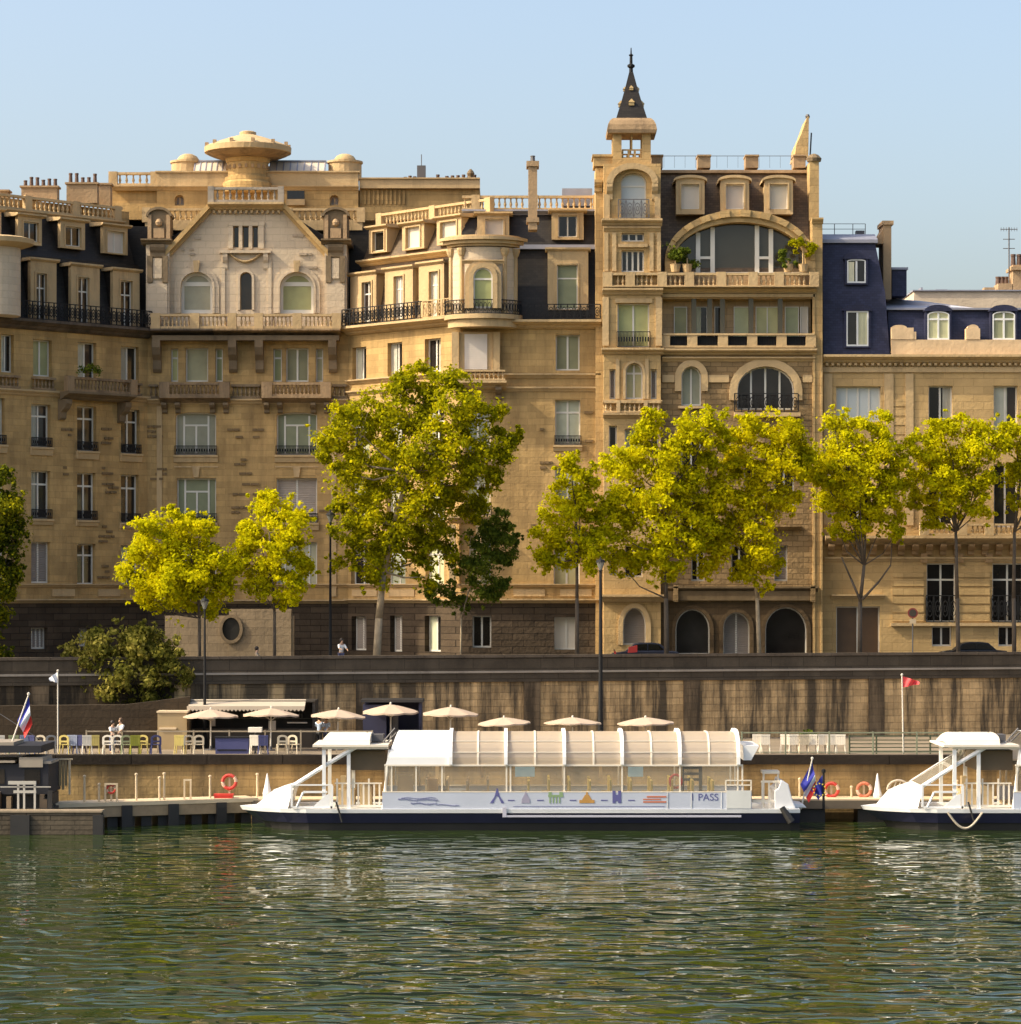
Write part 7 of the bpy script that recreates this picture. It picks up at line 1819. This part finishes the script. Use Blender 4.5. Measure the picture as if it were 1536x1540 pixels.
for px, Y, sz, lab in ((650, 168, 16, 'low green planting at the foot of the embankment wall behind the boat'), (1218, 171, 12, 'small green plant at the foot of the embankment wall on the right')):
    c = PX(px, 1112, Y); mb = MB(); rr = random.Random(px)
    for k in range(5): leaf_cloud(mb, Vector((c.x + rr.uniform(-.6, .6), Y + rr.uniform(-.2, .2), LOW + .35)), .5, 130, rr, .09)
    tag(leaf_mesh(mb, 'planting', LEAF_D), lab, 'plant')
# potted plants on the studio balcony and a window planter
for px, py, r, pot_, lab, lm in ((1016, 378, 20, 1, 'dark potted shrub at the left end of the arched studio balcony', LEAF_D), (1034, 388, 14, 0, 'second smaller dark shrub beside the left balcony shrub', LEAF_D), (1208, 372, 18, 1, 'yellow-green potted shrub at the right end of the arched studio balcony', LEAF_G), (1186, 388, 12, 0, 'small dark shrub left of the yellow-green balcony shrub', LEAF_D)):
    c = PX(px, py, 191.5); mb = MB(); rr = random.Random(px); T = thing('potted_shrub', lab, 'plant', PX(px, 409, 191.5))
    for k in range(9): leaf_cloud(mb, c + Vector((rr.uniform(-.7, .7), rr.uniform(-.3, .3), rr.uniform(-.55, .5))), SZ(r, 192) * rr.uniform(.25, .55), 150, rr, .10)
    leaf_mesh(mb, 'foliage', lm, T); mb = MB(); zz_ = PX(0, 409, 191.5).z; mb.lathe(c.x, 191.5, [(.26, zz_), (.34, zz_ + .45), (.36, zz_ + .5)], 10); mb.tube((c.x, 191.5, zz_ + .4), (c.x, 191.5, c.z), .05); mb.build('planter', TRIM, T)
c = PX(134, 558, 195.5); mb = MB(); rr = random.Random(3)
for k in range(5): leaf_cloud(mb, Vector((c.x + rr.uniform(-.7, .7), 195.0, c.z + rr.uniform(-.2, .2))), .38, 150, rr, .08)
tag(leaf_mesh(mb, 'balcony_plant', LEAF_D), 'dark bushy plant on the small stone balcony of the left wing', 'plant')

# ================================================================== street: lamps, sign, cars, people
def lamp(px, ytop, Y, zb_, label, r=.09, mat=IRON):
    c = PX(px, ytop, Y); T = thing('street_lamp', label, 'street lamp', (c.x, Y, zb_))
    mb = MB(); mb.lathe(c.x, Y, [(r * 2.2, zb_), (r * 2.2, zb_ + .5), (r * 1.4, zb_ + .7), (r * 1.2, zb_ + 2), (r * .75, c.z - .5), (r * 1.1, c.z - .48), (r * .8, c.z - .4)], 10); mb.build('pole', mat, T)
    mb = MB(); mb.lathe(c.x, Y, [(.08, c.z - .4), (.22, c.z), (.24, c.z + .02)], 8); mb.build('lantern', plain('lantern_glass', (.16, .16, .14), rough=.2) if 'lantern_glass' not in MATS else MATS['lantern_glass'], T)
    mb = MB(); mb.lathe(c.x, Y, [(.27, c.z + .021), (.2, c.z + .14), (.06, c.z + .2), (.02, c.z + .34)], 8); mb.build('lamp_cap', mat, T)
    return T
lamp(903.5, 846, 165, LOW, 'tall dark lamp post rising from the terrace right of the parasols', .105)
lamp(308, 905, 165.5, LOW, 'thin dark lamp post at the left end of the kiosk', .07)
lamp(497, 775, 174, PV, 'thin dark lamp post left of the tallest plane tree trunk', .07)
T = thing('traffic_sign', 'round red-rimmed sign on a thin post before the honey stone building', 'sign', (PX(1373, 0, 186).x, 186, PV)); c = PX(1373, 922, 186)
mb = MB(); mb.tube((c.x, 186, PV), (c.x, 186, c.z), .04); mb.build('post', IRONG, T)
F = Frame((c.x - 1, 185.93), (c.x + 1, 185.93)); mb = MB(F); mb.prism([(1 + .32 * math.cos(2 * PI * k / 20), c.z + .32 * math.sin(2 * PI * k / 20)) for k in range(20)], -.02, 0); f_ = mb.build('sign_face', plain('dull_red', (.25, .04, .03)), T)
mb = MB(F); mb.prism([(1 + .23 * math.cos(2 * PI * k / 20), c.z + .23 * math.sin(2 * PI * k / 20)) for k in range(20)], .002, .006); mb.build('sign_centre', plain('dark_sign', (.06, .045, .03)), f_)
mb = MB(F); mb.box(.8, 1.2, -.01, .005, c.z - .65, c.z - .38); mb.build('sign_plate', PONT, T)
def car(px, Y, label, mat):
    x = PX(px, 0, Y).x; T = thing('parked_car', label, 'car', (x, Y, STREET))
    F = Frame((x - 2.1, Y - .85), (x + 2.1, Y - .85)); z = STREET
    mb = MB(F); mb.prism([(0, z + .3), (4.2, z + .3), (4.22, z + .7), (4.1, z + .95), (3.3, z + 1.02), (.95, z + 1.0), (.1, z + .86), (0, z + .6)], -1.7, 0); mb.prism([(.9, z + 1.0), (3.5, z + 1.0), (3.0, z + 1.44), (2.6, z + 1.5), (1.8, z + 1.5), (1.4, z + 1.42)], -1.55, -.15); mb.build('body', mat, T, bevel=.05)
    mb = MB(F)
    for d_ in (-.148, -1.565): mb.prism([(1.15, z + 1.05), (2.2, z + 1.05), (2.2, z + 1.42), (1.5, z + 1.38)], d_, d_ + .012); mb.prism([(2.28, z + 1.05), (3.25, z + 1.05), (2.9, z + 1.38), (2.28, z + 1.42)], d_, d_ + .012)
    mb.build('side_window', GLASSD, T)
    for sx in (.8, 3.4):
        for d_ in (-.2, -1.68): mb = MB(F); mb.tube((sx, d_, z + .31), (sx, d_ + .22, z + .31), .31, .31, 16); w = mb.build('wheel', plain('tyre_rubber', (.015, .015, .015)) if 'tyre_rubber' not in MATS else MATS['tyre_rubber'], T)
    for d_ in (-.35, -1.45): mb = MB(F); mb.box(4.16, 4.235, d_ - .1, d_ + .1, z + .66, z + .8); mb.build('tail_light', RED, T); mb = MB(F); mb.box(-.01, .06, d_ - .12, d_ + .12, z + .6, z + .74); mb.build('headlight', WHITE, T)
    return T
car(970, 183, 'dark blue car parked before the tower entrance, only its roof above the parapet', plain('car_dark_blue', (.02, .022, .035), rough=.2))
car(1463, 185.5, 'dark car parked beside the straight-trunked plane tree on the right', plain('car_black', (.012, .012, .013), rough=.2))
x = PX(940, 0, 181).x; T = thing('scooter', 'red scooter with a raised top box behind the parapet, beside the dark blue car', 'scooter', (x, 181, STREET)); F = Frame((x - 1, 181), (x + 1, 181)); z = STREET
mb = MB(F); mb.prism([(.45, z + .3), (1.5, z + .3), (1.7, z + .7), (1.3, z + .82), (.9, z + .45), (.55, z + .5), (.45, z + 1.0), (.35, z + 1.0)], -.3, 0); mb.build('body', RED, T)
mb = MB(F); mb.prism([(1.2, z + .9), (1.75, z + .95), (1.75, z + 1.35), (1.25, z + 1.25)], -.4, .1); mb.build('top_box', RED, T); mb = MB(F); mb.tube((.35, -.45, z + 1.12), (.35, .15, z + 1.12), .03); mb.tube((.38, -.15, z + .9), (.35, -.15, z + 1.12), .03); mb.build('handlebar', IRON, T)
for u in (.35, 1.55): mb = MB(F); mb.tube((u, -.22, z + .25), (u, -.08, z + .25), .25, .25, 14); mb.build('wheel', MATS['tyre_rubber'], T)
SKIN = plain('skin', (.45, .27, .17), rough=.6)
def person(label, loc, rz, shirt, trousers, hair, h=1.72, seated=False, lean=0.0, arms=(0.1, 0.1)):
    """one skinned body over a posed joint graph; clothes and hair are children"""
    s = h / 1.75
    T = thing('person', label, 'person', loc); T.rotation_euler = (0, 0, rz)
    hip = .48 if seated else .92
    J = {}
    lv = lean
    J['pelvis'] = (0, 0, hip); J['waist'] = (0, -.03 - lv * .2, hip + .16); J['chest'] = (0, -.02 - lv * .6, hip + .38); J['neck0'] = (0, 0 - lv, hip + .54); J['neck'] = (0, -.02 - lv * 1.1, hip + .62)
    J['head'] = (0, -.04 - lv * 1.2, hip + .72); J['crown'] = (0, -.03 - lv * 1.25, hip + .81); J['nose'] = (0, -.15 - lv * 1.2, hip + .71)
    for sd_, nm, ar in ((-1, 'l', arms[0]), (1, 'r', arms[1])):
        J['sh' + nm] = (sd_ * .18, -lv, hip + .50); J['el' + nm] = (sd_ * .25, -.04 - ar - lv, hip + .24 + ar * .3); J['wr' + nm] = (sd_ * .22, -.16 - ar * 1.5 - lv, hip + .04 + ar * 1.2); J['ha' + nm] = (sd_ * .21, -.20 - ar * 1.7 - lv, hip - .05 + ar * 1.3)
        J['hp' + nm] = (sd_ * .10, 0, hip - .04)
        if seated: J['kn' + nm] = (sd_ * .13, -.44, hip + .02); J['an' + nm] = (sd_ * .13, -.46, .08); J['to' + nm] = (sd_ * .14, -.64, .04)
        else: J['kn' + nm] = (sd_ * .11, -.03 - .05 * sd_, .49); J['an' + nm] = (sd_ * .11, .02 - .03 * sd_, .08); J['to' + nm] = (sd_ * .13, -.16 - .03 * sd_, .035)
    E = [('pelvis', 'waist'), ('waist', 'chest'), ('chest', 'neck0'), ('neck0', 'neck'), ('neck', 'head'), ('head', 'crown'), ('head', 'nose')]
    for nm in 'lr': E += [('neck0', 'sh' + nm), ('sh' + nm, 'el' + nm), ('el' + nm, 'wr' + nm), ('wr' + nm, 'ha' + nm), ('pelvis', 'hp' + nm), ('hp' + nm, 'kn' + nm), ('kn' + nm, 'an' + nm), ('an' + nm, 'to' + nm)]
    R = dict(pelvis=.13, waist=.115, chest=.135, neck0=.09, neck=.055, head=.095, crown=.085, nose=.02)
    for nm in 'lr': R.update({'sh' + nm: .065, 'el' + nm: .045, 'wr' + nm: .03, 'ha' + nm: .036, 'hp' + nm: .095, 'kn' + nm: .062, 'an' + nm: .042, 'to' + nm: .035})
    def skin(name, keys, mat, grow, parent):
        ks = [k for k in J if k in keys]; idx = {k: i for i, k in enumerate(ks)}
        me = bpy.data.meshes.new(name); me.from_pydata([Vector(J[k]) * s for k in ks], [(idx[a], idx[b]) for a, b in E if a in idx and b in idx], [])
        me.materials.append(mat); o = bpy.data.objects.new(name, me); COL.objects.link(o); o.parent = parent
        md = o.modifiers.new('skin', 'SKIN'); md.use_smooth_shade = True
        for k, i in idx.items():
            v = me.skin_vertices[0].data[i]; r = R[k] * s + grow; v.radius = (r, r * (.8 if k in ('chest', 'waist', 'pelvis') else 1)); v.use_root = (k in ('pelvis', 'chest') and i == min(idx[q] for q in ('pelvis', 'chest') if q in idx))
        sb = o.modifiers.new('sub', 'SUBSURF'); sb.levels = 1; sb.render_levels = 2
        return o
    skin('body', set(J), SKIN, 0, T)
    skin('shirt', {'pelvis', 'waist', 'chest', 'neck0', 'shl', 'shr', 'ell', 'elr'}, shirt, .016, T)
    skin('trousers', {'pelvis', 'hpl', 'hpr', 'knl', 'knr', 'anl', 'anr'}, trousers, .014, T)
    mb = MB(); hx = Vector(J['crown']) * s
    mb.lathe(0, hx.y + .025, [(.085, hx.z - .12), (.115, hx.z - .03), (.11, hx.z + .04), (.07, hx.z + .095), (.0, hx.z + .115)], 14); ho = mb.build('hair', hair, None, smooth=True); ho.parent = T
    return T
HB = plain('dark_hair', (.025, .016, .010)); HL = plain('brown_hair', (.12, .07, .035)); SW = plain('white_cotton', (.72, .70, .66)); JN = plain('blue_jeans', (.06, .07, .14)); SBL = plain('light_blue_cotton', (.42, .52, .66)); BKC = plain('black_cotton', (.02, .02, .022))
person('person in a white top standing behind the chairs, left one of a couple', (PX(169, 0, 160.7).x, 160.7, LOW), .9, SW, JN, HB, 1.66)
person('person in a loose white shirt standing behind the chairs, right one of a couple', (PX(182, 0, 160.8).x, 160.8, LOW), -.8, SW, BKC, HL, 1.80)
person('person in light blue standing at the kiosk counter, left of another in blue', (PX(480, 0, 164.4).x, 164.4, LOW), 2.6, SBL, BKC, HB, 1.78)
person('person in pale blue standing at the right end of the kiosk', (PX(491, 0, 164.6).x, 164.6, LOW), -.4, SBL, JN, HB, 1.74)
person('person in a white shirt leaning on the parapet left of the tall plane tree trunk', (PX(513, 0, wall_y(513) + 1.0).x, wall_y(513) + 1.0, PV), .5, SW, JN, HB, 1.72, lean=.06, arms=(.2, .15))
person('dark-haired person seated behind the parapet by the stone oval window', (PX(386, 0, wall_y(386) + 1.2).x, wall_y(386) + 1.2, PV), 1.5, plain('tan_cotton', (.45, .34, .22)), JN, HB, 1.7, seated=True)
F = Frame((PX(386, 0, 171).x - .9, wall_y(386) + 1.0), (PX(386, 0, 171).x + .9, wall_y(386) + 1.0)); BN = thing('bench', 'plain street bench behind the parapet under the seated person', 'bench', F.w(.9, 0, PV)); mb = MB(F); mb.box(0, 1.8, -.5, 0, PV + .38, PV + .43); mb.build('seat', WOOD, BN)
for u in (.15, 1.55): mb = MB(F); mb.box(u, u + .1, -.45, -.05, PV, PV + .38); mb.build('leg', IRON, BN)
